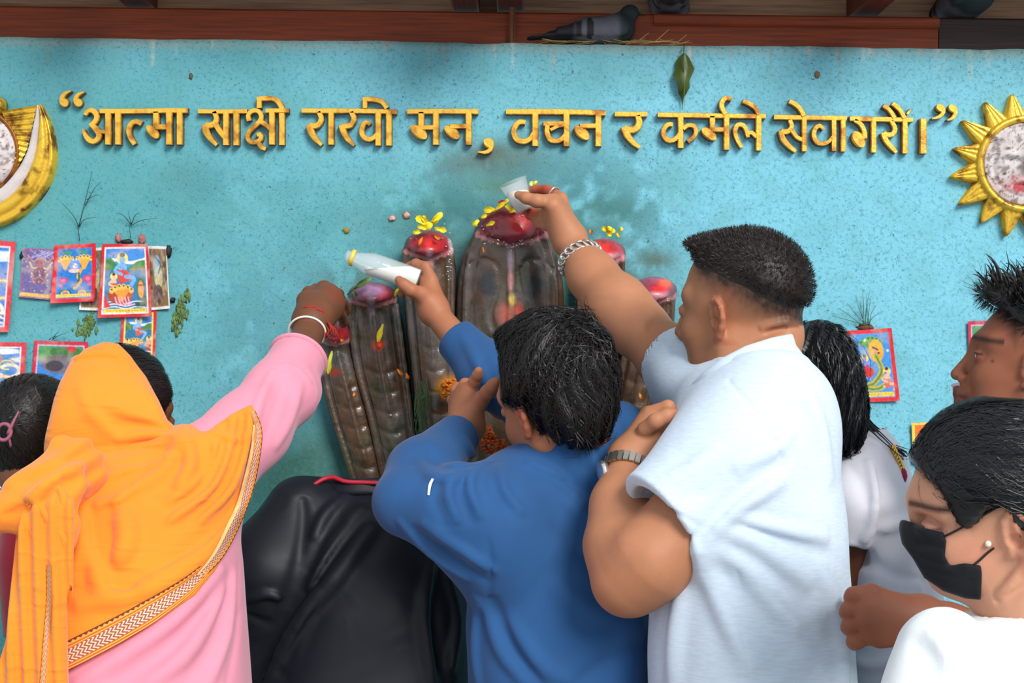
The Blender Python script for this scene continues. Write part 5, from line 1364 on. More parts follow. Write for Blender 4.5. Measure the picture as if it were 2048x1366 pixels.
# ------------------------------------------------------------------ man in the pale blue polo shirt
def polo_man():
    t = thing('person', 'man with cropped hair in pale blue polo shirt pouring from a plastic cup', 'person', (at(1500, 683, 2.08)[0], -0.72, 0))
    H = Frame(at(1482, 620, 2.2), (-.80, .60, -.06), 9, 1.0)
    F = Field(); nb = at(1494, 765, 2.16)
    add_head(F, H, nb, .054, full=1.08)
    F.add(rc(H.w(-.066, .01, -.045), at(1528, 735, 2.15), .034, .040), .03)          # thick nape
    F.fold([(1530, 668), (1550, 660), (1575, 655)], -.004, .004); F.fold([(1525, 655), (1552, 648), (1580, 643)], .004, .006); F.fold([(1520, 690), (1550, 680), (1575, 672)], .004, .007)
    # right arm to the cup
    limb(F, [((1420, 800, 2.28), .056), ((1345, 722, 2.36), .052), ((1275, 655, 2.44), .047), ((1235, 612, 2.47), .051), ((1185, 552, 2.53), .041), ((1146, 492, 2.59), .0285)], .03)
    F.fold([(1305, 628), (1290, 645), (1292, 665)], -.003, .006)
    W = (1138, 478, 2.60)
    palm(F, W, [(1122, 398, 2.625), (1108, 402, 2.60), (1100, 418, 2.60), (1098, 432, 2.61)], .024, .0125, .018)
    F.add(rc(at(1136, 470, 2.595), at(1106, 412, 2.575), .022, .016), .02)
    finger(F, [(1122, 397, 2.625), (1094, 380, 2.645), (1072, 379, 2.66), (1056, 383, 2.668)], (.0115, .0098, .0088, .0075))
    finger(F, [(1108, 402, 2.59), (1074, 402, 2.572), (1052, 396, 2.578), (1037, 390, 2.588)], (.0135, .0115, .0100, .0078), .008)     # thumb
    finger(F, [(1106, 418, 2.60), (1084, 428, 2.625), (1064, 424, 2.645), (1050, 419, 2.655)], (.0105, .0095, .0088, .0072))
    finger(F, [(1104, 430, 2.60), (1086, 440, 2.615), (1070, 436, 2.635), (1058, 432, 2.645)], (.0100, .0090, .0082, .0070))
    finger(F, [(1106, 444, 2.60), (1092, 452, 2.612), (1080, 449, 2.625), (1072, 445, 2.632)], (.0092, .0082, .0074, .0062))
    # left arm, bent up in front of the chest
    limb(F, [((1500, 930, 2.04), .062), ((1390, 1040, 1.99), .060), ((1300, 1120, 1.975), .056), ((1256, 1160, 1.99), .046), ((1240, 1090, 2.03), .047), ((1242, 1010, 2.07), .040), ((1258, 930, 2.115), .0285)], .03)
    W2 = (1262, 915, 2.12)
    palm(F, W2, [(1296, 830, 2.15), (1306, 842, 2.135), (1312, 858, 2.125), (1314, 874, 2.12)], .025, .0135, .02)
    for k, (kx, ky) in enumerate([(1300, 826), (1312, 838), (1318, 854), (1318, 870)]):
        finger(F, [(kx, ky, 2.14), (kx + 36, ky - 12 + k * 3, 2.13), (kx + 52, ky + 10, 2.15), (kx + 34, ky + 22, 2.17)], (.0112, .0105, .0095, .008))
    finger(F, [(1290, 858, 2.10), (1312, 842, 2.085), (1334, 832, 2.085), (1350, 828, 2.09)], (.012, .0112, .0105, .008), .006)
    def paint(V, C):
        L = H.loc(V); px, py, _ = proj(V)
        hd = (np.abs(L[:, 0]) < .2) & (np.linalg.norm(L, axis=1) < .16)
        # cropped sides: stubble shading towards the hair
        line = np.interp(px, [1380, 1420, 1470, 1520, 1560, 1600], [500, 530, 560, 586, 604, 618])
        st = np.clip((line + 72 - py) / 52, 0, 1) * hd * (L[:, 2] > -.03) * (L[:, 0] < .07) * np.clip((px - 1372) / 26, 0, 1)
        nz = fbm(V[:, 0] * 3 + V[:, 1], V[:, 2], 120, 2)
        C = mixv(C, (52, 38, 30), st * (.74 + .4 * nz))
        C = mixv(C, (120, 80, 64), .35 * hd * np.clip(L[:, 0] / .03, 0, 1) * np.clip((-.025 - L[:, 2]) / .03, 0, 1))     # shaven jaw
        C = mixv(C, (170, 84, 62), .40 * np.clip((np.abs(L[:, 1]) - .074) / .006, 0, 1) * hd * (L[:, 0] < .008) * (np.abs(L[:, 2]) < .045))
        tip = np.exp(-(((px - 1085) / 26) ** 2 + ((py - 380) / 13) ** 2)) + np.exp(-(((px - 1056) / 18) ** 2 + ((py - 425) / 16) ** 2))
        C = mixv(C, (168, 36, 30), np.clip(tip, 0, 1) * .85 * (V[:, 1] > -.21))
        brow = np.exp(-((L[:, 2] - .034) / .006) ** 2 - ((np.abs(L[:, 1]) - .033) / .018) ** 2) * (L[:, 0] > .05)
        return mixv(C, (30, 22, 18), brow)
    eyes(H, t, (-1, 1))
    # hair: short cap with standing bristles
    sk = H.ell((-.014, 0, .034), (.098, .077, .086))
    def thick_hair(P):
        L = H.loc(P); zl = np.interp(L[:, 0], [-.12, -.10, -.05, 0, .04, .085, .11], [-.022, -.004, .040, .066, .076, .096, .104])
        return sk[0](P) - (np.clip((L[:, 2] - zl + .004) / .034, -.3, 1) * (.0085 + .004 * np.clip(L[:, 0] / .08, 0, 1)) - .0012)
    Hf = Field().add((thick_hair, sk[1], sk[2] + .02), .01).add(H.ell((.050, 0, .112), (.028, .038, .009)), .02)
    Vh, Qh = polygonize(Hf, .0035)
    fl = lambda P, N: N * 1.0 + H.R[:, 0] * .5 + H.R[:, 2] * .4
    V1, Q1 = strands(Hf, Vh, fl, 9000, .0060, seg=3, follow=False, w=.0012, jitter=.35, seed=2, region=lambda V: F(V) > .0015)
    Va = np.vstack([Vh, V1]); Qa = np.vstack([Qh, Q1 + len(Vh)]); obj('hair', mesh_np('hair', Va, Qa, M_hairb), t)
    # shirt
    B = Field()
    B.add(loft([sec(1440, 1600, 722, 2.14, .075), sec(1395, 1625, 760, 2.13, .10), sec(1345, 1652, 830, 2.11, .125), sec(1325, 1670, 910, 2.09, .14), sec(1312, 1686, 1010, 2.075, .15), sec(1300, 1692, 1150, 2.065, .155), sec(1298, 1702, 1300, 2.06, .16), sec(1300, 1708, 1420, 2.06, .165), sec(1302, 1712, 1560, 2.06, .165)]), .03)
    B.add(rc(at(1545, 830, 2.07), at(1465, 930, 2.02), .085, .084), .06)
    B.add(rc(at(1465, 930, 2.02), at(1322, 1042, 1.978), .084, .078, cut=True), .05)     # left sleeve
    B.add(rc(at(1450, 810, 2.2), at(1398, 772, 2.28), .075, .072), .05); B.add(rc(at(1398, 772, 2.28), at(1352, 722, 2.355), .072, .066, cut=True), .04)
    B.sub(rc(at(1390, 1000, 1.985), at(1290, 1080, 1.975), .064, .066), .006); B.sub(rc(at(1372, 745, 2.31), at(1330, 700, 2.385), .056, .058), .006)
    base = Field(); base.ops = list(B.ops)
    for px, a, w in [([(1395, 1075), (1432, 1040), (1480, 990), (1562, 925)], -.006, .009), ([(1420, 1066), (1470, 1020), (1560, 962)], .007, .012), ([(1440, 1060), (1520, 1092), (1610, 1160)], .007, .014),
                     ([(1420, 1090), (1500, 1150), (1590, 1250)], .008, .016), ([(1400, 1110), (1440, 1200), (1500, 1330)], .008, .017), ([(1450, 1120), (1540, 1190), (1640, 1290)], -.006, .013), ([(1410, 1140), (1470, 1240), (1540, 1366)], -.006, .014),
                     ([(1470, 1035), (1560, 1060), (1650, 1075)], .005, .010), ([(1480, 1050), (1580, 1085), (1660, 1110)], -.004, .008), ([(1480, 930), (1560, 890), (1580, 850)], .004, .012), ([(1360, 1190), (1350, 1260), (1345, 1366)], .007, .014), ([(1330, 1215), (1320, 1290), (1318, 1366)], -.005, .010),
                     ([(1640, 1140), (1676, 1230), (1690, 1366)], .006, .014), ([(1600, 760), (1640, 850), (1660, 950)], .004, .015), ([(1330, 960), (1380, 940), (1430, 900)], .003, .012), ([(1350, 1000), (1410, 985), (1455, 950)], -.003, .010)]:
        B.fold(px, a, w, base)
    # stitched shoulder seam and hem lines
    B.fold([(1455, 760), (1490, 800), (1530, 850), (1556, 900), (1564, 935)], -.0012, .004, base, taper=False, soft=True); B.fold([(1290, 985), (1340, 1018), (1402, 1055)], -.0012, .004, base, taper=False, soft=True); B.fold([(1462, 1050), (1478, 1150), (1488, 1250), (1492, 1366)], -.0010, .004, base, taper=False, soft=True)
    B.warp(cloth_noise(None, .0015, 2.2))
    Mpolo = fabric('pale_blue_melange_jersey', (205, 219, 234), .9, weave=700, wr=.3, wrinkle=.35, wscale=7, var=.05, melange=1)
    garment('shirt', B, .0042, Mpolo, t)
    core = core_of(base)
    skin_mesh(F, .0036, t, (186, 126, 92), paint, core)
    # folded collar standing round the neck
    K = Field().add(ecap(at(1500, 760, 2.15), at(1490, 700, 2.17), (.100, .094), (.086, .083), (1, 0, .08), cap=.05), .01)
    K.clip(pclip([(1586, 666), (1592, 690), (1612, 716), (1606, 734), (1560, 726), (1510, 738), (1450, 768), (1412, 800), (1380, 802), (1376, 775), (1406, 745), (1440, 718), (1490, 692), (1540, 676)]), .006)
    K.sub(ecap(at(1500, 790, 2.145), at(1486, 650, 2.185), (.086, .080), (.076, .074), (1, 0, .08), cap=.05), .004)
    garment('collar', K, .0035, Mpolo, t)
    lower_body(t, .385, -.74, .93, .125, (44, 50, 66))
    # chain bracelet on the right wrist, watch on the left
    a, b_ = at(1185, 552, 2.53), at(1146, 492, 2.59)
    c = a * .42 + b_ * .58
    R, ax, u, w = ring_pts(a, b_, c + np.array([0, 0, -.004]), .0395, .0385, 20)
    br = None
    for k in range(20):
        mb = MB(); p = R[k]; q = R[(k + 1) % 20]; tg = unit(q - p); rad = unit(p - c); s_ = np.cross(tg, rad); th = np.linspace(0, 2 * math.pi, 12, endpoint=False)
        tw = math.radians(32) ; e1 = tg * math.cos(tw) + s_ * math.sin(tw); e2 = -tg * math.sin(tw) + s_ * math.cos(tw)
        mb.tube(p + .0098 * np.cos(th)[:, None] * e1 + .0075 * np.sin(th)[:, None] * e2 + rad * .001, .0022, 6, closed=True)
        if br is None: br = obj('chain_bracelet', mb.mesh('chain_bracelet', M_silver), t, label='heavy silver chain bracelet')
        else: obj('link', mb.mesh('link', M_silver), br)
    cl = at(1190, 506, 2.545)
    obj('clasp', MB().tube([at(1172, 508, 2.55), at(1186, 502, 2.545), at(1200, 512, 2.55), at(1192, 517, 2.545), at(1174, 516, 2.55)], .0025, 6, closed=True).mesh('clasp', M_silver), br)
    p = at(1108, 386, 2.632); Rr, *_ = ring_pts(at(1122, 397, 2.625), at(1094, 380, 2.645), p, .0125, .0125, 20)
    obj('ring', MB().tube(Rr, .0022, 6, closed=True).mesh('ring', M_silver), t, label='silver finger ring')
    a, b_ = at(1242, 1000, 2.075), at(1260, 925, 2.117); c = a * .18 + b_ * .82
    wt = None
    n = 26; R, ax, u, w = ring_pts(a, b_, c, .0365, .0355, n)
    for k in range(n):
        p = R[k]; tg = unit(R[(k + 1) % n] - R[k - 1]); rad = unit(p - c)
        m_ = MB().box(p, (.0037, .0080, .0022), np.stack([tg, ax, rad], 1)).mesh('watch_link', M_steel, False)
        if wt is None: wt = obj('wristwatch', m_, t, label='steel wristwatch with link strap')
        else: obj('strap_link', m_, wt)
    cc = at(1216, 942, 2.10); ra = unit(cc - c)
    obj('watch_case', MB().lathe(c + ra * .036, ra, [(0, .015), (.006, .017), (.009, .0165), (.010, .014)], 24).mesh('watch_case', M_silver), wt)
    return t
polo_man()

# plastic cup of milk, held in his right hand
M_clear = simple('clear_plastic', (236, 242, 242), .10, spec=.7); M_clear.node_tree.nodes['Principled BSDF'].inputs['Alpha'].default_value = .20; M_milk = simple('milk', (246, 243, 234), .25, sss=.2)
c0 = at(1050, 421, 2.625); c1 = at(1026, 364, 2.625); ax = unit(c1 - c0); hgt = np.linalg.norm(c1 - c0)
cup = thing('plastic_cup', 'small clear plastic cup half full of milk held over the central hood', 'cup', c0)
obj('cup_wall', MB().lathe(c0, ax, [(0, .0005), (0, .0165), (hgt * .5, .0205), (hgt, .0262), (hgt + .001, .0278), (hgt - .001, .0280), (hgt - .0025, .0265), (hgt * .5, .0212), (-.001, .0172), (-.001, .0005)], 32, caps=False).mesh('cup_wall', M_clear), cup)
mb = MB().lathe(c0, ax, [(.001, .0005), (.001, .0160), (hgt * .5, .0200), (hgt * .66, .0214)], 32, caps=False)
V = np.vstack(mb.v); top = V[-32:]; top = top.copy(); top[:, 2] = top[:, 2] * .35 + top[:, 2].mean() * .65; V[-32:] = top
mb.v = [V]; mb.f.append([len(V) - 32 + j for j in range(32)])
obj('milk', mb.mesh('milk', M_milk), cup)
# ------------------------------------------------------------------ man in the blue shirt
def blue_man():
    t = thing('person', 'dark-haired man in a blue long-sleeved shirt tilting a bottle, hand at his brow', 'person', (at(1120, 683, 2.15)[0], -0.62, 0))
    H = Frame(at(1114, 800, 2.2), (-.62, .74, -.22), 18, 1.0)
    F = Field(); nb = at(1112, 940, 2.27)
    add_head(F, H, nb, .045, full=1.05)
    limb(F, [((1010, 800, 2.49), .036), ((962, 742, 2.51), .034), ((925, 692, 2.535), .0265), ((872, 628, 2.585), .0235)], .02)
    W = (866, 618, 2.59)
    palm(F, W, [(862, 562, 2.605), (854, 556, 2.62), (850, 566, 2.635), (850, 580, 2.64)], .021, .0118, .018)
    F.add(rc(at(866, 612, 2.585), at(842, 588, 2.57), .018, .014), .015)
    finger(F, [(864, 562, 2.605), (852, 534, 2.612), (832, 527, 2.628), (818, 531, 2.64)], (.0112, .0098, .0088, .0072))
    finger(F, [(842, 590, 2.57), (822, 580, 2.556), (808, 570, 2.556), (798, 560, 2.562)], (.0130, .0112, .0100, .0078), .008)
    for k, (x, y) in enumerate([(852, 552), (848, 564), (846, 578)]):
        finger(F, [(x, y, 2.632), (x - 16, y - 8, 2.648), (x - 34, y - 4 + k * 2, 2.65), (x - 44, y + 3 + k * 3, 2.64)], (.0105, .0095, .0085, .007))
    # left hand, fingers spread at the brow
    limb(F, [((862, 930, 2.27), .038), ((932, 858, 2.36), .0265)], .02)
    palm(F, (932, 850, 2.365), [(938, 778, 2.395), (926, 784, 2.41), (916, 796, 2.425), (912, 812, 2.43)], .022, .0120, .02)
    F.add(rc(at(934, 840, 2.36), at(962, 800, 2.35), .018, .0135), .015)
    finger(F, [(940, 780, 2.395), (949, 763, 2.385), (955, 750, 2.375), (957, 742, 2.37)], (.0112, .0100, .0090, .0074))
    finger(F, [(962, 800, 2.35), (976, 784, 2.33), (986, 772, 2.315), (993, 763, 2.305)], (.0132, .0115, .0102, .0082), .008)
    finger(F, [(926, 784, 2.41), (930, 768, 2.42), (940, 768, 2.42), (948, 778, 2.41)], (.0112, .0100, .0090, .0074))
    finger(F, [(916, 796, 2.425), (912, 780, 2.44), (920, 774, 2.445), (930, 780, 2.44)], (.0108, .0098, .0088, .0072))
    finger(F, [(912, 812, 2.43), (904, 800, 2.445), (908, 792, 2.455), (918, 794, 2.455)], (.0098, .0088, .0078, .0066))
    def paint(V, C):
        L = H.loc(V); hd = np.linalg.norm(L, axis=1) < .16; px, py, _ = proj(V)
        C = mixv(C, (176, 84, 58), .45 * np.clip((np.abs(L[:, 1]) - .074) / .006, 0, 1) * hd * (L[:, 0] < .008) * (np.abs(L[:, 2]) < .045)); C = mixv(C, (120, 84, 70), .35 * hd * np.clip(L[:, 0] / .03, 0, 1) * np.clip((-.025 - L[:, 2]) / .03, 0, 1))
        C = mixv(C, (34, 26, 22), .9 * hd * np.clip((L[:, 2] - .012 + .5 * np.clip(.04 - L[:, 0], 0, 1)) / .01, 0, 1) * (L[:, 0] < .055) * (np.abs(L[:, 1]) < .078))
        arm = np.exp(-((V[:, 1] + .24) / .2) ** 2) * (px < 960) * (1 - hd); return mixv(C, (150, 96, 70), .35 * arm)
    eyes(H, t, (-1, 1))
    poly = [(996, 668), (1000, 650), (1020, 632), (1060, 618), (1120, 614), (1180, 634), (1216, 676), (1232, 740), (1229, 812), (1212, 872), (1182, 892), (1130, 894), (1098, 888), (1082, 862), (1070, 830), (1066, 796), (1052, 786), (1036, 806), (1014, 796), (1008, 740), (1006, 700)]
    Hf = Field().add(H.ell((-.014, -.004, .042), (.114, .096, .100)), .01); Hf.add(H.ell((.070, .020, .110), (.035, .05, .020)), .03); Hf.add(H.ell((-.060, 0, -.02), (.055, .075, .06)), .03)
    Hf.clip(pclip(poly), .012)
    Hf.warp(lambda P: -.0022 * np.sin(34 * np.arctan2(H.loc(P)[:, 1] + .025, -H.loc(P)[:, 0] - .075 - 2.0 * (H.loc(P)[:, 2] - .085) * .3) + 4 * np.sin(H.loc(P)[:, 2] * 45 + H.loc(P)[:, 0] * 30)) * np.clip(np.linalg.norm(H.loc(P) - np.array([-.075, -.025, .085]), axis=1) * 14, .15, 1))
    Vh, Qh = polygonize(Hf, .0034)
    wh = H.w(-.075, -.025, .085)       # crown whorl the hair turns round
    def flow(P, N):
        r = P - wh; r = r / (np.linalg.norm(r, axis=1, keepdims=True) + 1e-9)
        return r + .55 * np.cross(N, r) - H.R[:, 2] * .25
    V1, Q1 = strands(Hf, Vh, flow, 8500, .046, seg=6, off=.0022, lift=.10, w=.0019, jitter=.42, seed=5)
    Vn = Vh[((proj(Vh)[1] > 850) & (proj(Vh)[0] < 1180)) | ((proj(Vh)[0] < 1070) & (proj(Vh)[1] > 770))]
    V2, Q2 = strands(Hf, Vn, lambda P, N: -H.R[:, 2] * 1.0 - H.R[:, 0] * .35 + N * .15, 900, .022, seg=4, follow=False, w=.0018, jitter=.3, seed=6)
    obj('hair', mesh_np('hair', np.vstack([Vh, V1, V2]), np.vstack([Qh, Q1 + len(Vh), Q2 + len(Vh) + len(V1)]), M_hair), t)
    # shirt
    B = Field()
    B.add(loft([sec(1066, 1222, 876, 2.215, .072), sec(1040, 1248, 900, 2.235, .095), sec(985, 1272, 960, 2.27, .125), sec(958, 1284, 1050, 2.25, .14), sec(940, 1288, 1150, 2.225, .145), sec(930, 1304, 1250, 2.21, .14), sec(938, 1304, 1366, 2.20, .135), sec(932, 1284, 1460, 2.20, .13), sec(930, 1270, 1600, 2.19, .13)]), .03)
    B.add(rc(at(1030, 1000, 2.20), at(985, 1062, 2.15), .075, .088), .06)
    B.add(rc(at(985, 1052, 2.15), at(900, 1024, 2.13), .088, .066), .05); B.add(rc(at(900, 1020, 2.13), at(812, 1006, 2.145), .068, .046), .03)
    B.add(rc(at(812, 1004, 2.145), at(842, 945, 2.21), .044, .050), .03); B.add(rc(at(842, 945, 2.21), at(918, 872, 2.325), .050, .038, cut=True), .03)
    B.sub(rc(at(900, 890, 2.30), at(945, 842, 2.38), .030, .032), .004)
    B.add(rc(at(1205, 900, 2.34), at(1100, 820, 2.44), .070, .062), .05); B.add(rc(at(1100, 820, 2.44), at(985, 752, 2.49), .062, .054), .04); B.add(rc(at(985, 752, 2.49), at(910, 676, 2.545), .050, .040, cut=True), .03)
    B.sub(rc(at(930, 698, 2.53), at(885, 648, 2.575), .029, .030), .004)
    B.add(rc(at(1240, 870, 2.32), at(1262, 900, 2.30), .05, .05), .05)
    base = Field(); base.ops = list(B.ops)
    for px, a, w in [([(975, 925), (965, 970), (990, 1010)], -.006, .006), ([(950, 935), (940, 975), (960, 1030)], .005, .007), ([(930, 945), (920, 990), (940, 1040)], -.005, .006), ([(905, 950), (896, 990), (915, 1040)], .005, .007), ([(880, 960), (870, 1000), (890, 1050)], -.004, .006),
                     ([(1000, 930), (1010, 980), (1040, 1020)], .005, .008), ([(830, 1060), (900, 1115), (975, 1165)], -.006, .007), ([(850, 1050), (920, 1100), (985, 1140)], .005, .009), ([(800, 1045), (860, 1110), (930, 1158)], .004, .007),
                     ([(975, 1080), (982, 1130), (976, 1200)], -.003, .004), ([(1060, 925), (1110, 950), (1150, 985)], .005, .009), ([(1080, 935), (1150, 975), (1230, 1000)], -.005, .008), ([(1180, 905), (1210, 960), (1260, 1010)], .005, .010), ([(1090, 960), (1180, 1040), (1290, 1100)], .005, .015),
                     ([(1110, 1060), (1200, 1130), (1290, 1160)], -.005, .012), ([(985, 1200), (1020, 1280), (1080, 1366)], -.007, .007), ([(970, 1215), (1000, 1300), (1050, 1366)], .005, .010), ([(1020, 1250), (1080, 1330), (1140, 1366)], .004, .014), ([(1150, 1366), (1220, 1320), (1290, 1290)], -.005, .009), ([(955, 1200), (950, 1290), (956, 1366)], .005, .010),
                     ([(1120, 1180), (1200, 1230), (1280, 1250)], .004, .016), ([(860, 900), (880, 930), (940, 930)], -.005, .008), ([(840, 920), (870, 955), (930, 955)], .005, .009), ([(930, 880), (945, 910), (960, 930)], .004, .007), ([(985, 700), (960, 730), (950, 770)], -.002, .004), ([(925, 670), (960, 740), (985, 790)], .003, .010),
                     ([(1240, 850), (1250, 890), (1275, 920)], -.006, .008)]:
        B.fold(px, a, w, base)
    B.warp(cloth_noise(None, .0018, 2.6))
    Mb = fabric('blue_poplin', (38, 82, 132), .8, weave=1100, wr=.2, wrinkle=.6, wscale=8, var=.10, sheen=.12)
    garment('shirt', B, .0042, Mb, t)
    core = core_of(base)
    skin_mesh(F, .0036, t, (186, 120, 86), paint, core)
    K = Field().add(ecap(at(1140, 908, 2.215), at(1132, 858, 2.205), (.080, .076), (.071, .068), (1, 0, .1), cap=.03), .01)
    K.clip(pclip([(1046, 916), (1064, 900), (1092, 886), (1140, 880), (1205, 862), (1232, 872), (1246, 900), (1180, 912), (1120, 922), (1062, 934)]), .004)
    K.sub(ecap(at(1142, 930, 2.222), at(1130, 820, 2.198), (.070, .066), (.063, .061), (1, 0, .1), cap=.03), .003)
    garment('collar', K, .0034, Mb, t)
    V, Q, uv = surf_strip(K, [(1066, 920), (1082, 904), (1096, 896)], 5, 14, .0015, 3)
    obj('collar_lining', mesh_np('collar_lining', *thick(V, Q, (0, -.001, 0)), simple('white_lining', (226, 228, 232), .8)), t, label='white edge inside the collar')
    V, Q, uv = surf_strip(B, [(866, 957), (860, 970), (857, 990)], [5, 6, 4], 14, .001, 3)
    obj('white_tab', mesh_np('white_tab', *thick(V, Q, (0, -.0015, 0)), simple('white_tab_cloth', (232, 234, 238), .7)), t, label='small white tab on the sleeve')
    Rr, *_ = ring_pts(at(920, 870, 2.345), at(935, 850, 2.37), at(932, 852, 2.368), .0272, .0268, 24)
    obj('thread_bracelet', MB().tube(Rr, .0016, 6, closed=True).mesh('thread_bracelet', simple('dark_thread', (52, 34, 20), .7)), t, label='thin dark thread bracelet')
    lower_body(t, .075, -.62, .90, .12, (36, 38, 44))
    return t
blue_man()
# milk bottle held in his right hand
b0 = at(838, 562, 2.612); b1 = at(692, 511, 2.612); ax = unit(b1 - b0); L = np.linalg.norm(b1 - b0)
bt = thing('milk_bottle', 'small clear plastic bottle of milk with a yellow neck ring, tilted left', 'bottle', b0)
R0 = .0232
prof = [(0, .001), (0, R0 * .85), (.003, R0)]
for z in np.linspace(.006, L * .60, 25): prof.append((z, R0 - .0009 * (0.5 - .5 * math.cos(z * 2 * math.pi / .0105))))
prof += [(L * .66, R0 * .97), (L * .75, R0 * .80), (L * .84, R0 * .60), (L * .88, .0128), (L, .0122), (L, .0108), (L * .88, .0112), (L * .75, R0 * .74), (L * .60, R0 - .0022), (.005, R0 - .0022), (.002, .001)]
obj('bottle_wall', MB().lathe(b0, ax, prof, 36, caps=False).mesh('bottle_wall', M_clear), bt)
obj('neck_ring', MB().lathe(b0 + ax * L * .885, ax, [(0, .0135), (0, .0158), (.007, .0158), (.007, .0135)], 30, caps=False).mesh('neck_ring', simple('yellow_plastic', (236, 206, 84), .4)), bt)
# milk settles level inside the tilted bottle
a = np.linspace(0, 2 * math.pi, 36, endpoint=False); u = unit(np.cross(ax, (0, 1, 0))); w = np.cross(ax, u); V = []; F = []
lev = (b0 + ax * L * .5)[2] + .002
zs_ = np.linspace(.003, L * .70, 22)
for z in zs_:
    r_ = np.interp(z, [0, .003, L * .6, L * .66, L * .75], [R0 * .8, R0 - .0026, R0 - .0026, R0 * .9, R0 * .72]); c = b0 + ax * z
    P = c + r_ * (np.cos(a)[:, None] * u + np.sin(a)[:, None] * w)
    P[:, 2] = np.minimum(P[:, 2], np.maximum(lev + .30 * (z - L * .35) * -1 * .35, P[:, 2].min() + .0004)); V.append(P)
V = np.vstack(V); n = 36; F = [(i * n + j, i * n + (j + 1) % n, (i + 1) * n + (j + 1) % n, (i + 1) * n + j) for i in range(len(zs_) - 1) for j in range(n)] + [list(range(n))[::-1], [(len(zs_) - 1) * n + j for j in range(n)]]
obj('milk', MB().add(V, F).mesh('milk', M_milk), bt)

# ------------------------------------------------------------------ person in the black jacket, bent forward
def black_jacket():
    t = thing('person', 'person in a black jacket with red collar trim bending down before the stone serpents', 'person', (at(720, 683, 2.2)[0], -0.72, 0))
    F = Field(); H = Frame(at(735, 1110, 2.58), (0.05, .62, -.78), 0, .95)
    add_head(F, H, at(715, 1060, 2.47), .05)
    Hf = Field().add(H.ell((-.014, 0, .046), (.106, .085, .094)), .01).clip(lambda P: (P - H.w(.055, 0, .02)) @ H.R[:, 0] - .012, .01)
    garment('hair', Hf, .006, M_hair, t)
    B = Field()
    B.add(loft([sec(650, 800, 966, 2.48, .05), sec(622, 830, 990, 2.46, .08), sec(580, 860, 1060, 2.43, .11), sec(550, 905, 1130, 2.41, .12), sec(535, 935, 1220, 2.40, .12), sec(525, 945, 1320, 2.40, .12), sec(520, 945, 1420, 2.39, .12), sec(525, 945, 1600, 2.38, .12)]), .03)
    B.add(rc(at(600, 1020, 2.42), at(535, 1140, 2.38), .06, .072), .05); B.add(rc(at(535, 1140, 2.38), at(500, 1300, 2.42), .072, .058), .04); B.add(rc(at(500, 1300, 2.42), at(600, 1330, 2.58), .056, .045), .03)
    B.add(rc(at(840, 1050, 2.44), at(895, 1200, 2.46), .06, .058), .05); B.add(rc(at(895, 1200, 2.46), at(880, 1330, 2.54), .056, .046), .03)
    base = Field(); base.ops = list(B.ops)
    for px, a, w in [([(605, 1000), (606, 1060), (590, 1160), (560, 1240)], -.008, .006), ([(720, 1020), (660, 1090), (600, 1190), (550, 1300)], .008, .012), ([(690, 1050), (630, 1130), (570, 1250), (530, 1350)], -.010, .012), ([(740, 1060), (680, 1140), (620, 1220), (570, 1330)], .009, .014), ([(630, 1190), (570, 1280), (530, 1366)], .009, .011),
                     ([(650, 1180), (590, 1290), (560, 1366)], -.008, .010), ([(880, 1120), (870, 1240), (890, 1366)], -.009, .010), ([(895, 1150), (915, 1240), (905, 1330)], .008, .010), ([(870, 1110), (850, 1220), (868, 1366)], .006, .012), ([(500, 1200), (540, 1190), (580, 1210)], .004, .007), ([(495, 1230), (540, 1250), (570, 1240)], -.004, .006), ([(690, 990), (650, 1030), (630, 1070)], .005, .009)]:
        B.fold(px, a * 1.4, w, base)
    B.warp(cloth_noise(None, .0015, 2.0))
    Mk = fabric('black_nylon', (20, 24, 33), .55, weave=1500, wr=.08, wrinkle=.3, wscale=12, sheen=0, spec=.35)
    garment('jacket', B, .0045, Mk, t)
    core = core_of(base)
    skin_mesh(F, .006, t, (150, 96, 70), None, core)
    mr = simple('crimson_piping', (176, 18, 48), .55)
    P = np.array([at(*q) for q in [(606, 985, 2.40), (630, 968, 2.40), (650, 957, 2.41), (668, 955, 2.41), (690, 963, 2.405), (730, 965, 2.405), (775, 967, 2.405), (810, 972, 2.41)]])
    obj('collar_trim', MB().tube(catmull(P, 24), np.interp(np.linspace(0, 1, 24), [0, .25, .4, 1], [.002, .0045, .004, .0035]), 8).mesh('collar_trim', mr), t, label='crimson collar trim')
    Kc = Field().add(ecap(at(722, 985, 2.46), at(722, 962, 2.462), (.078, .062), (.070, .056), (1, 0, 0), cap=.012), .01).sub(rc(at(722, 985, 2.46), at(725, 930, 2.47), .05), .004)
    garment('collar', Kc, .005, Mk, t)
    lower_body(t, -.245, -.42, .86, .12, (30, 30, 36))
black_jacket()
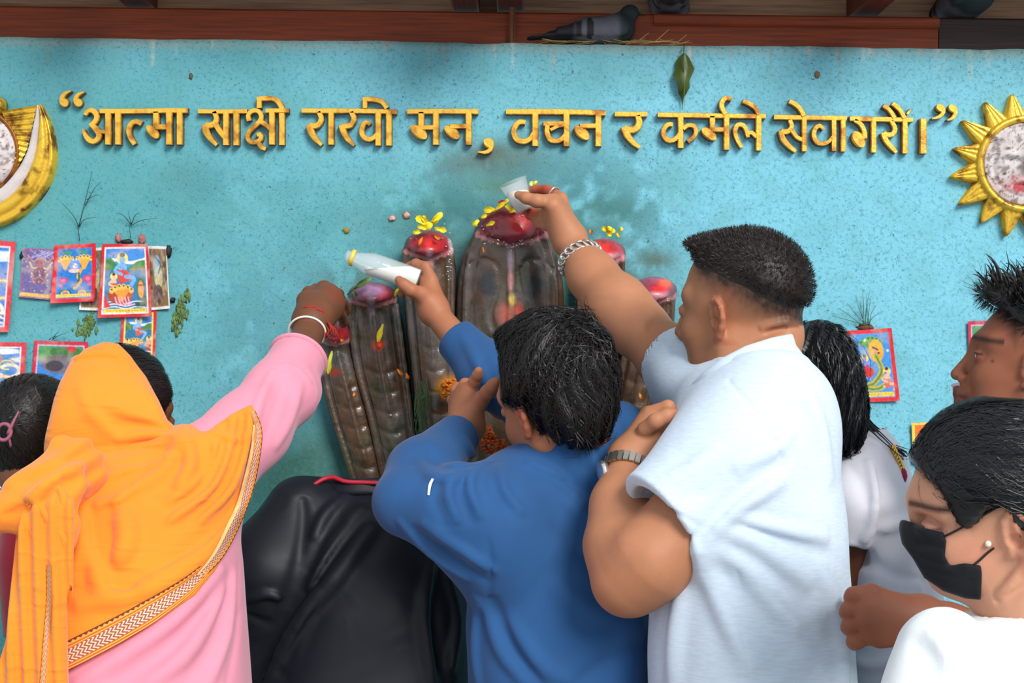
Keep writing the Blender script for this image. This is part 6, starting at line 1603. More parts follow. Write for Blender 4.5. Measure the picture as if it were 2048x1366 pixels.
# ------------------------------------------------------------------ woman in the orange scarf
def zigzag_mat():
    """woven border: red-brown ground, pale zigzag weave, yellow and rust edge stripes"""
    m, nt, b = nodemat('woven_border'); b.inputs['Roughness'].default_value = .8
    uv = nt.nodes.new('ShaderNodeUVMap'); sp_ = nt.nodes.new('ShaderNodeSeparateXYZ'); nt.links.new(uv.outputs[0], sp_.inputs[0])
    def M(op, a, c=None, d=None):
        n = nt.nodes.new('ShaderNodeMath'); n.operation = op
        for i, v in enumerate((a, c, d)):
            if v is None: continue
            if isinstance(v, (int, float)): n.inputs[i].default_value = v
            else: nt.links.new(v, n.inputs[i])
        return n.outputs[0]
    u, v = sp_.outputs[0], sp_.outputs[1]
    tri = M('PINGPONG', M('MULTIPLY', v, 9.0), 1.0)
    z = M('FRACT', M('ADD', M('MULTIPLY', u, 150.0), M('MULTIPLY', tri, .9)))
    zig = M('LESS_THAN', z, .45)
    mid = M('MULTIPLY', M('GREATER_THAN', v, .20), M('LESS_THAN', v, .70))
    def mix(f, c1, c2):
        n = nt.nodes.new('ShaderNodeMixRGB'); nt.links.new(f, n.inputs[0])
        for i, c in ((1, c1), (2, c2)):
            if isinstance(c, tuple): n.inputs[i].default_value = (*s2l(c), 1)
            else: nt.links.new(c, n.inputs[i])
        return n.outputs[0]
    c = mix(zig, (152, 84, 62), (238, 196, 168))
    edge = mix(M('LESS_THAN', M('FRACT', M('MULTIPLY', v, 9.5)), .42), (196, 92, 36), (244, 170, 62))
    c = mix(mid, edge, c)
    tooth = M('LESS_THAN', M('PINGPONG', M('MULTIPLY', u, 250.0), 1.0), M('MULTIPLY', M('SUBTRACT', v, .88), 12.0))
    top = M('GREATER_THAN', v, .88)
    c = mix(M('MULTIPLY', top, tooth), c, (112, 44, 28))
    c = mix(M('MULTIPLY', top, M('SUBTRACT', 1.0, tooth)), c, (246, 160, 56))
    nt.links.new(c, b.inputs['Base Color']); noise_bump(nt, b, 900, .3, .0006); return m
def orange_woman():
    t = thing('person', 'woman in an orange headscarf and pink tunic reaching to the leftmost hood', 'person', (at(270, 683, 2.12)[0], -0.66, 0))
    H = Frame(at(236, 838, 2.26), (.70, .68, -.18), 0, .92)
    F = Field(); add_head(F, H, at(265, 930, 2.2), .048)
    limb(F, [((560, 790, 2.33), .036), ((598, 712, 2.42), .0325), ((622, 652, 2.51), .0255)], .02)
    palm(F, (624, 646, 2.515), [(646, 574, 2.60), (664, 584, 2.59), (674, 602, 2.585), (672, 622, 2.58)], .025, .0125, .022)
    F.add(rc(at(622, 640, 2.51), at(612, 600, 2.545), .022, .017), .02)
    F.add(rc(at(640, 622, 2.53), at(655, 600, 2.575), .022, .018), .02)
    for k, (x, y) in enumerate([(648, 576), (666, 584), (676, 602), (672, 622)]):
        finger(F, [(x, y, 2.60 - k * .005), (x + 12 - k, y + 2 + k * 2, 2.645), (x + 16, y + 14 + k * 2, 2.672), (x + 14, y + 26, 2.685)], (.0112, .0102, .0092, .0076))
    finger(F, [(612, 604, 2.545), (618, 586, 2.585), (632, 580, 2.62), (646, 586, 2.64)], (.0135, .0115, .0105, .0085), .008)
    def paint(V, C):
        px, py, _ = proj(V); return mixv(C, (150, 56, 40), .35 * np.exp(-((px - 668) / 22) ** 2 - ((py - 590) / 20) ** 2) * (V[:, 1] > -.26))
    Hf = Field().add(H.ell((-.012, 0, .042), (.104, .083, .090)), .01).clip(lambda P: (P - H.w(.068, 0, .03)) @ (H.R[:, 0] * .9 + H.R[:, 2] * -.3), .01)
    hp = [(214, 700), (232, 684), (270, 686), (320, 716), (352, 790), (330, 840), (290, 830), (250, 760)]
    Hf.clip(pclip(hp), .008)
    Vh, Qh = polygonize(Hf, .005)
    V1, Q1 = strands(Hf, Vh, lambda P, N: -H.R[:, 0] - H.R[:, 2] * .3, 1600, .03, seed=21, w=.0016, jitter=.12)
    obj('hair', mesh_np('hair', np.vstack([Vh, V1]), np.vstack([Qh, Q1 + len(Vh)]), M_hair), t)
    # pink tunic
    B = Field()
    B.add(loft([sec(210, 350, 890, 2.19, .06), sec(150, 425, 925, 2.18, .10), sec(110, 455, 975, 2.165, .125), sec(95, 472, 1050, 2.145, .135), sec(85, 482, 1130, 2.13, .14), sec(75, 487, 1220, 2.12, .15), sec(62, 494, 1320, 2.11, .165), sec(50, 500, 1420, 2.11, .18), sec(40, 510, 1560, 2.11, .19)]), .03)
    B.add(rc(at(405, 945, 2.17), at(500, 860, 2.24), .072, .060), .06); B.add(rc(at(500, 860, 2.24), at(556, 790, 2.32), .060, .053), .03); B.add(rc(at(556, 790, 2.32), at(597, 716, 2.40), .053, .048, cut=True), .03)
    B.add(rc(at(600, 790, 2.33), at(612, 786, 2.345), .024, .016), .04)
    B.sub(rc(at(580, 748, 2.36), at(612, 690, 2.43), .036, .037), .004)
    base = Field(); base.ops = list(B.ops)
    for px, a, w in [([(560, 730), (590, 735), (622, 765)], .004, .004), ([(545, 745), (520, 800), (505, 860)], .005, .008), ([(570, 760), (550, 820), (530, 880)], -.004, .008), ([(600, 770), (585, 830), (555, 890)], .004, .009),
                     ([(160, 1366), (260, 1300), (360, 1230), (440, 1140)], .006, .012), ([(230, 1366), (330, 1300), (420, 1210)], -.006, .009), ([(300, 1366), (380, 1300), (450, 1180)], .006, .012), ([(370, 1366), (430, 1280), (462, 1150)], -.004, .009), ([(420, 1366), (455, 1270), (470, 1150)], .004, .010), ([(455, 1366), (478, 1250), (478, 1130)], -.003, .008)]:
        B.fold(px, a, w, base)
    Mp = fabric('pink_cotton', (226, 144, 164), .9, weave=1000, wr=.3, wrinkle=.35, wscale=9, var=.06)
    garment('tunic', B, .0052, Mp, t)
    core = core_of(base)
    skin_mesh(F, .0038, t, (112, 70, 48), paint, core)
    Rr, *_ = ring_pts(at(586, 736, 2.38), at(600, 711, 2.408), at(597, 716, 2.402), .0475, .0475, 40); obj('sleeve_cuff', MB().tube(Rr, .0052, 8, closed=True).mesh('sleeve_cuff', Mp), t)
    cuff = Field().add(rc(at(588, 733, 2.385), at(600, 711, 2.408), .0515, .0505), .01).clip(lambda P: -(P - at(586, 736, 2.38)) @ unit(at(600, 711, 2.408) - at(586, 736, 2.38)), .003).clip(lambda P: (P - at(600, 711, 2.408)) @ unit(at(600, 711, 2.408) - at(586, 736, 2.38)), .003)
    
    # scarf over the back
    Mo = fabric('orange_cotton_voile', (242, 140, 40), .9, weave=1300, wr=.35, wrinkle=.4, wscale=9, var=.07, sheen=.25, stretch=((1, 1, 5), .35))
    poly = [(120, 905), (200, 890), (300, 880), (365, 868), (400, 880), (432, 850), (468, 826), (502, 810), (520, 838), (523, 872), (514, 925), (503, 990), (470, 1070), (430, 1142), (392, 1190), (300, 1250), (200, 1306), (120, 1342), (70, 1420), (0, 1430), (12, 1280), (30, 1120), (70, 980)]
    D = Field(); D.add(B.asprim(.009), 0); D.clip(pclip(poly), .003)
    D.ops[0] = ((lambda P: base(P) - .010), D.ops[0][1], D.ops[0][2], 0, 1)
    D.add(ell(at(372, 890, 2.16), (.035, .05, .03)), .03)
    base2 = Field(); base2.ops = list(D.ops)
    for px, a, w in [([(360, 885), (330, 930), (270, 980), (200, 1010)], .010, .013), ([(350, 900), (300, 960), (240, 1010)], -.008, .011), ([(375, 890), (380, 930), (360, 970)], .009, .010), ([(340, 915), (260, 940), (170, 960)], .006, .010), ([(500, 830), (490, 900), (460, 980), (400, 1040)], .006, .008), ([(485, 830), (475, 910), (440, 985), (360, 1050)], -.006, .008),
                     ([(468, 835), (455, 910), (415, 985), (320, 1050)], .006, .009), ([(450, 850), (440, 920), (390, 990), (300, 1040)], -.005, .009), ([(510, 880), (495, 960), (455, 1040), (390, 1110)], -.005, .007), ([(500, 930), (470, 1020), (400, 1100), (280, 1160)], .005, .009), ([(470, 1030), (400, 1120), (280, 1185), (160, 1210)], .006, .011),
                     ([(240, 1010), (250, 1080), (220, 1140)], .007, .016), ([(200, 1040), (210, 1120), (260, 1180)], -.006, .016), ([(180, 1090), (200, 1170), (240, 1200)], .005, .014), ([(410, 880), (420, 930), (410, 970)], -.006, .008), ([(430, 862), (470, 880), (500, 870)], .004, .007), ([(480, 990), (430, 1070), (330, 1130), (200, 1180)], -.004, .008), ([(515, 850), (508, 920), (485, 990), (440, 1060)], -.004, .006), ([(330, 900), (250, 960), (190, 1060)], -.005, .012), ([(300, 1000), (320, 1060), (290, 1110)], -.005, .016), ([(160, 1000), (165, 1080), (150, 1150)], .006, .012), ([(440, 870), (410, 950), (330, 1010)], .004, .009)]:
        D.fold(px, a * 1.35, w, base2)
    D.warp(cloth_noise(None, .0014, 3.0)); pc_ = pclip(poly)
    D.add(((lambda P: np.maximum(base(P) - .0045, pc_(P))), D.ops[0][1], D.ops[0][2]), .003)
    garment('scarf_back', D, .0045, Mo, t)
    Mz = zigzag_mat()
    V, Q, uv = surf_strip(D, [(120, 1318), (160, 1298), (230, 1262), (300, 1222), (370, 1175), (408, 1140)], [52, 52, 50, 46, 34, 22], 90, .003, 7)
    nv = len(V); V2, Q2 = thick(V, Q, (0, .002, 0)); obj('scarf_border', mesh_np('scarf_border', V2, Q2, Mz, True, uv=np.vstack([uv, uv]) * np.array([1, -1]) + np.array([0, 1])), t, label='woven zigzag border')
    V, Q, uv = surf_strip(D, [(400, 1150), (440, 1105), (474, 1040), (498, 975), (512, 910), (517, 862), (506, 822)], [18, 20, 20, 19, 17, 14, 9], 90, .003, 5)
    V2, Q2 = thick(V, Q, (0, .002, 0)); obj('scarf_border', mesh_np('scarf_border', V2, Q2, Mz, True, uv=np.vstack([uv, uv])), t)
    V, Q, uv = surf_strip(D, [(395, 1150), (428, 1108), (460, 1045), (476, 1010), (490, 960), (503, 900), (508, 850)], [3, 5, 7, 7, 6, 5, 3], 60, .006, 3)
    V2, Q2 = thick(V, Q, (0, .004, 0)); obj('scarf_edge', mesh_np('scarf_edge', V2, Q2, fabric('pale_orange_selvedge', (250, 196, 130), .85), True), t, label='pale rolled selvedge')
    # hood over the head and the knot of hair
    S = Field()
    S.add(H.ell((-.016, 0, .045), (.116, .096, .098)), .02); S.add(ell(at(168, 858, 2.20), (.075, .085, .070)), .07); S.add(ell(at(245, 850, 2.17), (.09, .05, .06)), .05)
    S.add(rc(at(300, 850, 2.22), at(352, 872, 2.22), .035, .022), .05); S.add(rc(at(215, 720, 2.26), at(255, 710, 2.30), .05, .035), .04)
    S.add(rc(at(150, 893, 2.16), at(330, 880, 2.15), .020, .022), .04)
    S.clip(pclip([(206, 684), (236, 687), (262, 712), (292, 752), (318, 800), (334, 840), (362, 864), (369, 884), (350, 892), (300, 898), (250, 915), (200, 926), (140, 925), (98, 916), (86, 905), (92, 870), (108, 800), (118, 770), (140, 725), (170, 697)]), .012)
    bs = Field(); bs.ops = list(S.ops)
    for px, a, w in [([(140, 722), (190, 706), (235, 712), (262, 735)], .006, .005), ([(205, 690), (235, 700), (268, 740)], -.004, .005), ([(355, 876), (300, 868), (240, 880)], .006, .009), ([(345, 866), (280, 850), (230, 850)], -.005, .009), ([(330, 850), (270, 830), (210, 810)], .004, .010), ([(160, 760), (180, 820), (230, 870)], .003, .012), ([(300, 890), (250, 900), (180, 912)], .005, .007), ([(340, 884), (280, 890), (240, 904)], -.004, .006)]:
        S.fold(px, a, w, bs)
    S.warp(cloth_noise(None, .0012, 3.0))
    garment('headscarf', S, .0042, Mo, t)
    # gathered end over the left shoulder and its hanging tail
    G = Field()
    G.add(ecap(at(150, 935, 2.04), at(62, 1010, 1.99), (.050, .035), (.042, .030), (0, .3, 1)), .03); G.add(ecap(at(70, 1010, 1.99), at(-30, 1040, 1.97), (.036, .030), (.024, .022), (0, .2, 1)), .03)
    G.add(ecap(at(130, 960, 1.985), at(118, 1075, 1.955), (.030, .022), (.020, .014), (1, 0, 0)), .03); G.add(rc(at(100, 1000, 1.97), at(132, 1092, 1.95), .030, .010), .02)
    bg_ = Field(); bg_.ops = list(G.ops)
    for px, a, w in [([(140, 940), (100, 960), (60, 1000)], .008, .008), ([(130, 950), (110, 985), (120, 1020)], -.007, .007), ([(60, 990), (100, 1040), (135, 1085)], .006, .005), ([(10, 1030), (40, 1022), (60, 1005)], -.006, .006), ([(115, 955), (125, 1000), (138, 1060)], .007, .007)]:
        G.fold(px, a, w, bg_)
    G.warp(lambda P: -.0032 * np.sin((P[:, 0] * .65 - P[:, 2] * .75) * 170 + 2.5 * np.sin(P[:, 0] * 22) + 1.5 * np.sin(P[:, 2] * 31)))
    garment('scarf_bundle', G, .0045, Mo, t)
    T = Field()
    T.add(ecap(at(112, 1020, 1.95), at(104, 1420, 1.92), (.030, .016), (.030, .014), (1, 0, 0), cap=.02), .01); T.add(ecap(at(75, 1030, 1.97), at(44, 1430, 1.945), (.035, .026), (.034, .022), (1, 0, 0), cap=.02), .02); T.add(ecap(at(60, 1010, 2.0), at(30, 1300, 2.0), (.03, .04), (.03, .04), (1, 0, 0)), .03)
    T.clip(pclip([(95, 960), (142, 990), (141, 1100), (139, 1440), (-30, 1440), (18, 1280), (22, 1230), (40, 1060), (60, 1000)]), .006)
    T.warp(lambda P: -.0045 * np.sin((P[:, 0] + .05 * (P[:, 2] - 1.2)) * 260 + 2 * np.sin(P[:, 2] * 6)))
    garment('scarf_tail', T, .0045, Mo, t)
    V, Q, uv = surf_strip(T, [(97, 1130), (98, 1200), (92, 1280), (86, 1366), (84, 1420)], [9, 11, 12, 13, 13], 50, .003, 4)
    V2, Q2 = thick(V, Q, (0, .002, 0)); obj('scarf_border', mesh_np('scarf_border', V2, Q2, Mz, True, uv=np.vstack([uv, uv])), t)
    mb = MB(); gg = np.random.default_rng(8)
    for k in range(22):
        s = k / 21; x, y = 62 + s * 72, 1000 + s * 92; mb.tube(catmull([at(x, y, 1.945), at(x - 3 + gg.normal(0, 2), y + 6, 1.943), at(x - 5 + gg.normal(0, 3), y + 10 + gg.uniform(0, 8), 1.943)], 5), .0006, 4)
    mb.tube(catmull([at(70, 1040, 1.94), at(60, 1060, 1.935), at(66, 1072, 1.935), at(76, 1050, 1.94)], 8), .0006, 4)
    obj('fringe', mb.mesh('fringe', Mo), t)
    # bangle, ceremonial threads, hair clip glint
    a_, b_ = at(598, 712, 2.42), at(622, 652, 2.51); c = at(614, 664, 2.49)
    Rr, *_ = ring_pts(a_, b_, c, .0335, .031, 36); obj('bangle', MB().tube(Rr, .0021, 8, closed=True).mesh('bangle', simple('white_bangle', (238, 226, 212), .3)), t, label='thin pale metal bangle')
    mt = simple('red_thread', (168, 34, 22), .8); mth = MB()
    for k in range(7):
        Rr, *_ = ring_pts(a_, b_, at(618 + k * .6, 655 - k * 2.2, 2.503), .0305 + .0015 * (k % 3), .0285, 30); Rr = Rr + np.random.default_rng(k).normal(0, .0012, Rr.shape); mth.tube(Rr, .0015, 5, closed=True)
    for k in range(9):
        q = at(640 + k * 3.2, 648 + 5 * math.sin(k), 2.49); mth.tube(catmull([q, q + np.array([.008, -.004, -.01 + .004 * math.sin(k * 2)]), q + np.array([.004 + .003 * (k % 3), -.002, -.022])], 5), .0012, 5)
    obj('thread_bracelet', mth.mesh('thread_bracelet', mt), t, label='red and orange sacred threads')
    lower_body(t, -.585, -.68, .86, .125, (214, 140, 156), skirt=True)
orange_woman()
for lab, x, y in (('small orange petal held in the fist at the leftmost hood, uppermost', 688, 606), ('small orange petal held in the fist at the leftmost hood, middle', 688, 624), ('small orange petal below the fist at the leftmost hood', 684, 642)):
    obj('loose_petal', petal_mesh((x, y - 6), (x + 2, y + 7), 6, M_ora, 2.69, name='loose_petal'), label=lab, cat='petal')

# ------------------------------------------------------------------ girl at the left edge
def girl():
    t = thing('person', 'girl with a dark hair bun and pink tie at the left edge, maroon top', 'person', (at(75, 683, 2.42)[0], -0.38, 0))
    H = Frame(at(72, 885, 2.42), (.35, .92, -.12), 0, .92); F = Field(); add_head(F, H, at(85, 1000, 2.42), .046)
    Hf = Field().add(H.ell((-.016, 0, .030), (.108, .088, .098)), .01); Hf.add(ell(at(52, 822, 2.36), (.036, .036, .036)), .015); Hf.add(rc(at(60, 786, 2.36), at(24, 830, 2.36), .018, .022), .02); Hf.add(rc(at(20, 900, 2.38), at(40, 950, 2.40), .030, .026), .03)
    Hf.clip(lambda P: (P - H.w(.060, 0, .0)) @ H.R[:, 0], .01)
    Hf.warp(lambda P: -.0007 * np.sin((P[:, 0] + P[:, 2] * .6) * 420))
    Vh, Qh = polygonize(Hf, .0045)
    V1, Q1 = strands(Hf, Vh, lambda P, N: at(35, 835, 2.36) - P, 2000, .05, seed=31, w=.0014, jitter=.10)
    obj('hair', mesh_np('hair', np.vstack([Vh, V1]), np.vstack([Qh, Q1 + len(Vh)]), M_hair), t)
    mp = simple('pink_hair_tie', (150, 84, 104), .6); c = at(8, 864, 2.285); th = np.linspace(0, 2 * math.pi, 22, endpoint=False)
    mb = MB().tube(c + .0115 * np.stack([np.cos(th), .2 * np.sin(th), 1.15 * np.sin(th)], 1), .0032, 7, closed=True).tube(catmull([at(17, 868, 2.285), at(24, 850, 2.285), at(38, 822, 2.29)], 8), np.linspace(.004, .0015, 8), 6).tube(catmull([at(17, 868, 2.285), at(20, 884, 2.285), at(22, 894, 2.29)], 6), .002, 6)
    obj('hair_tie', mb.mesh('hair_tie', mp), t, label='pink hair tie')
    B = Field().add(loft([sec(50, 120, 1000, 2.42, .05), sec(15, 160, 1040, 2.42, .085), sec(2, 180, 1110, 2.42, .10), sec(10, 180, 1180, 2.42, .10), sec(20, 180, 1260, 2.42, .10)]), .02)
    garment('top', B, .008, fabric('maroon_cloth', (132, 8, 34), .7, wrinkle=.4), t)
    core = core_of(B)
    skin_mesh(F, .006, t, (120, 78, 56), None, core)
    G = Field().add(loft([sec(-2, 60, 1100, 2.43, .06), sec(6, 100, 1180, 2.43, .09), sec(22, 170, 1260, 2.43, .09), sec(44, 190, 1400, 2.43, .09), sec(60, 200, 1600, 2.43, .09)]), .02)
    garment('shawl', G, .008, fabric('green_cloth', (20, 140, 92), .7, wrinkle=.4), t)
    lower_body(t, at(120, 683, 2.43)[0], -.37, .78, .06, (40, 90, 80))
girl()

# ------------------------------------------------------------------ woman in white with long black hair
def white_woman():
    t = thing('person', 'woman with long black hair and white blouse, back turned behind the polo shirt', 'person', (at(1760, 683, 2.38)[0], -0.44, 0))
    H = Frame(at(1618, 790, 2.40), (-.42, .90, -.10), 0, .86); F = Field(); add_head(F, H, at(1690, 880, 2.38), .045)
    limb(F, [((1700, 1060, 2.30), .036), ((1676, 1150, 2.33), .032), ((1630, 1240, 2.42), .026)])
    Hf = Field(); Hf.add(H.ell((-.014, 0, .040), (.118, .100, .108)), .01); Hf.add(ell(at(1650, 720, 2.37), (.062, .07, .062)), .03); Hf.add(ecap(at(1652, 740, 2.33), at(1690, 850, 2.30), (.064, .055), (.038, .040), (1, 0, .3)), .05); Hf.add(ecap(at(1640, 780, 2.34), at(1640, 920, 2.31), (.070, .05), (.045, .03), (1, 0, 0)), .05)
    Hf.add(rc(at(1712, 830, 2.33), at(1716, 880, 2.32), .016, .012), .02)
    Hf.clip(lambda P: (P - H.w(.075, 0, .0)) @ H.R[:, 0], .015)
    Hf.clip(pclip([(1570, 668), (1596, 650), (1640, 643), (1676, 654), (1704, 690), (1724, 750), (1736, 820), (1734, 860), (1722, 892), (1702, 906), (1668, 886), (1650, 960), (1560, 960)]), .008)
    Hf.warp(lambda P: -.0030 * np.sin((P[:, 0] - .42 * (P[:, 2] - 1.4)) * 330 + 3 * np.sin(P[:, 2] * 14)))
    Vh, Qh = polygonize(Hf, .0038); crown = at(1620, 660, 2.36)
    fl = lambda P, N: np.array([.10, 0, -1.0]) + np.stack([.55 * np.clip((P[:, 2] - 1.44) * 8, -.4, 1), 0 * P[:, 0], 0 * P[:, 0]], 1)
    V1, Q1 = strands(Hf, Vh, fl, 3800, .085, seed=41, w=.0017, jitter=.08, off=.002, seg=8)
    gg = np.random.default_rng(6); mb = MB()
    for k in range(46):
        o = gg.normal(0, 1, 3) * [4, 5, .012]; e = gg.normal(0, 1, 2) * [5, 6]
        mb.tube(catmull([at(1716 + o[0] * .6, 815 + o[1], 2.34 + o[2]), at(1736 + o[0], 850 + o[1], 2.33 + o[2]), at(1768 + o[0], 880 + o[1], 2.32 + o[2]), at(1808 + e[0], 912 + e[1], 2.30 + o[2])], 9), np.linspace(.0016, .0005, 9), 4)
    V2 = np.vstack(mb.v); Q2 = [q for q in mb.f if len(q) == 4]
    obj('hair', mesh_np('hair', np.vstack([Vh, V1, V2]), np.vstack([Qh, Q1 + len(Vh), np.array(Q2) + len(Vh) + len(V1)]), M_hairg), t)
    B = Field()
    B.add(loft([sec(1665, 1765, 868, 2.37, .05), sec(1655, 1785, 890, 2.375, .075), sec(1650, 1806, 930, 2.38, .10), sec(1660, 1822, 1000, 2.38, .115), sec(1670, 1836, 1080, 2.38, .12), sec(1680, 1862, 1150, 2.38, .125), sec(1684, 1888, 1220, 2.38, .13), sec(1688, 1892, 1300, 2.38, .13), sec(1690, 1896, 1500, 2.38, .13)]), .03)
    B.add(rc(at(1735, 930, 2.34), at(1715, 1000, 2.28), .055, .052), .04); B.add(rc(at(1715, 1000, 2.28), at(1698, 1080, 2.29), .052, .044, cut=True), .03)
    B.sub(rc(at(1702, 1050, 2.29), at(1694, 1110, 2.30), .032, .032), .003)
    base = Field(); base.ops = list(B.ops)
    for px, a, w in [([(1740, 925), (1752, 990), (1745, 1050), (1720, 1100)], .007, .008), ([(1757, 940), (1766, 1010), (1755, 1080), (1730, 1130)], -.007, .008), ([(1700, 930), (1722, 960), (1735, 1010)], -.004, .008), ([(1740, 1070), (1790, 1050), (1830, 1040)], .004, .012), ([(1730, 1120), (1790, 1150), (1850, 1160)], -.004, .010), ([(1830, 1150), (1836, 1200), (1830, 1250)], .005, .010), ([(1690, 1310), (1740, 1330), (1800, 1320)], .004, .010), ([(1690, 900), (1730, 880), (1760, 890)], .003, .006)]:
        B.fold(px, a, w, base)
    Mw = fabric('white_cotton', (236, 232, 240), .85, weave=1200, wr=.2, wrinkle=.2, wscale=14, var=.03)
    garment('blouse', B, .0055, Mw, t)
    core = core_of(base)
    skin_mesh(F, .006, t, (120, 70, 46), None, core)
    K = Field().add(ecap(at(1718, 890, 2.375), at(1722, 858, 2.375), (.058, .05), (.046, .042), (1, 0, 0), cap=.02), .01).sub(ecap(at(1720, 900, 2.375), at(1724, 830, 2.375), (.046, .040), (.038, .034), (1, 0, 0)), .003)
    garment('collar', K, .005, Mw, t)
    mb = MB(); P = catmull([at(1786, 896, 2.29), at(1795, 915, 2.285), at(1803, 936, 2.285)], 7)
    for p in P: mb.blob(p, (.0055, .0055, .0062), n=8)
    nk = obj('necklace', mb.mesh('necklace', M_goldj), t, label='gold bead necklace')
    obj('tassel', MB().blob(at(1805, 952, 2.285), (.008, .007, .016), n=10, jit=.08).mesh('tassel', simple('crimson_tassel', (166, 12, 60), .6)), nk)
    lower_body(t, at(1790, 683, 2.38)[0], -.42, .86, .12, (230, 226, 232), skirt=True)
white_woman()

# ------------------------------------------------------------------ spiky-haired man at the right edge
def spiky_man():
    t = thing('person', 'young man with spiky black hair in profile at the right edge', 'person', (at(2180, 683, 2.05)[0], -0.75, 0))
    H = Frame(at(2055, 734, 2.05), (-.95, .28, .12), 0, .86); F = Field(); add_head(F, H, at(2110, 900, 2.04), .056)
    # left arm: forearm and fist against the white blouse
    limb(F, [((2075, 1290, 1.93), .040), ((1985, 1278, 1.92), .037), ((1892, 1252, 1.89), .0285), ((1850, 1240, 1.875), .0265)], .02)
    palm(F, (1840, 1238, 1.875), [(1742, 1188, 1.86), (1732, 1212, 1.845), (1732, 1240, 1.84), (1740, 1268, 1.845)], .024, .0125, .018)
    F.add(rc(at(1830, 1262, 1.87), at(1760, 1276, 1.85), .016, .0125), .015)
    for k, (x, y) in enumerate([(1742, 1186), (1730, 1212), (1730, 1240), (1738, 1268)]):
        finger(F, [(x, y, 1.855 - .005 * (k in (1, 2))), (x - 34 + k * 3, y + 6 + k * 2, 1.852), (x - 38 + k * 3, y + 10 + k * 2, 1.885), (x - 16, y + 10 + k, 1.905)], (.0128, .0118, .0105, .0085), .0045)
    finger(F, [(1800, 1206, 1.89), (1752, 1190, 1.905), (1722, 1190, 1.91), (1700, 1198, 1.915)], (.0135, .0118, .0105, .0085), .008)
    # right hand lifting a cup at mouth height
    limb(F, [((2010, 960, 2.12), .036), ((1972, 900, 2.14), .031), ((1945, 848, 2.15), .025)])
    palm(F, (1942, 842, 2.15), [(1924, 810, 2.165), (1934, 806, 2.18), (1944, 806, 2.19)], .020, .012, .015)
    finger(F, [(1922, 814, 2.16), (1921, 800, 2.165), (1917, 788, 2.17), (1914, 779, 2.175)], (.0095, .0085, .0078, .0064)); finger(F, [(1934, 806, 2.18), (1930, 790, 2.20), (1926, 780, 2.205), (1926, 772, 2.21)], (.0095, .0085, .0078, .0064))
    def paint(V, C):
        L = H.loc(V); px, py, _ = proj(V); hd = np.linalg.norm(L, axis=1) < .17
        line = np.interp(px, [1958, 1985, 2010, 2030, 2048, 2100], [600, 612, 640, 680, 640, 640])
        C = mixv(C, (30, 24, 20), hd * np.clip((line + 30 - py) / 60, 0, 1) * .9 * (L[:, 0] < .085))
        brow = np.exp(-((L[:, 2] - .036 - .12 * np.clip(L[:, 0] - .07, 0, 1)) / .0055) ** 2) * (L[:, 0] > .045) * (np.abs(L[:, 1]) > .008); C = mixv(C, (24, 18, 16), brow * .9)
        lips = np.exp(-((L[:, 2] + .066) / .008) ** 2) * np.clip((L[:, 0] - .088) / .006, 0, 1); C = mixv(C, (120, 62, 56), lips * .8)
        lash = np.exp(-((L[:, 2] - .0115) / .0022) ** 2) * (L[:, 0] > .076) * (np.abs(L[:, 1]) > .018); C = mixv(C, (26, 18, 16), lash)
        C = mixv(C, (60, 34, 24), np.exp(-((px - 1985) ** 2 + (py - 722) ** 2) / 9))
        C = mixv(C, (196, 22, 40), .9 * (px < 1936) * (py < 822) * (V[:, 1] > -.70) * (py > 765) * (1 - hd))
        return C
    eyes(H, t, (-1, 1))
    Hf = Field().add(H.ell((-.020, 0, .058), (.104, .086, .086)), .01); Hf.add(H.ell((.062, 0, .112), (.035, .055, .022)), .03)
    Hf.clip(pclip([(1954, 588), (1962, 572), (2000, 556), (2060, 530), (2250, 500), (2280, 760), (2120, 720), (2060, 660), (2030, 640), (2005, 622), (1982, 608)]), .010)
    Vh, Qh = polygonize(Hf, .004)
    # locks gathered into spikes
    gg = np.random.default_rng(12); N = grad(Hf, Vh); up = H.R[:, 2]; sel = np.where((N @ up > .15) & (np.abs(Hf(Vh)) < .004))[0]; c_ = Vh[gg.choice(sel, 150)]
    mb = MB()
    for p in c_:
        n = unit(grad(Hf, p[None])[0] * .6 + up * .7 + H.R[:, 0] * .25 + gg.normal(0, .18, 3)); L_ = gg.uniform(.016, .040); bend = gg.normal(0, .35, 3) + H.R[:, 0] * .35 - up * .15
        mb.tube(catmull([p - n * .006, p + n * L_ * .5, p + n * L_ * .9 + bend * L_ * .28, p + n * L_ + bend * L_ * .6], 7), np.linspace(.0042, .0004, 7), 5)
        for q in range(3):
            o = gg.normal(0, .004, 3); n2 = unit(n + gg.normal(0, .15, 3)); mb.tube([p + o, p + o + n2 * L_ * .6, p + o + n2 * L_ * 1.05 + bend * L_ * .3], [.0014, .001, .0003], 4)
    V2 = np.vstack(mb.v); Q2 = np.array([q for q in mb.f if len(q) == 4])
    V1, Q1 = strands(Hf, Vh, lambda P, N: N + H.R[:, 0] * .3 + up * .3, 3000, .016, seg=3, follow=False, w=.0015, jitter=.4, seed=13)
    obj('hair', mesh_np('hair', np.vstack([Vh, V2, V1]), np.vstack([Qh, Q2 + len(Vh), Q1 + len(Vh) + len(V2)]), M_hair), t)
    B = Field().add(loft([sec(2050, 2200, 915, 2.04, .06), sec(2000, 2240, 950, 2.05, .10), sec(1975, 2270, 1020, 2.05, .13), sec(1975, 2280, 1200, 2.05, .14), sec(1975, 2280, 1500, 2.05, .14)]), .03).add(rc(at(2020, 1000, 2.0), at(2070, 1180, 1.95), .065, .055), .04)
    B.add(rc(at(2010, 990, 2.08), at(1995, 950, 2.11), .05, .045), .04)
    garment('shirt', B, .009, fabric('dark_grey_cotton', (70, 74, 84), .9, wrinkle=.4), t)
    core = core_of(B)
    skin_mesh(F, .0034, t, (148, 88, 62), paint, core)
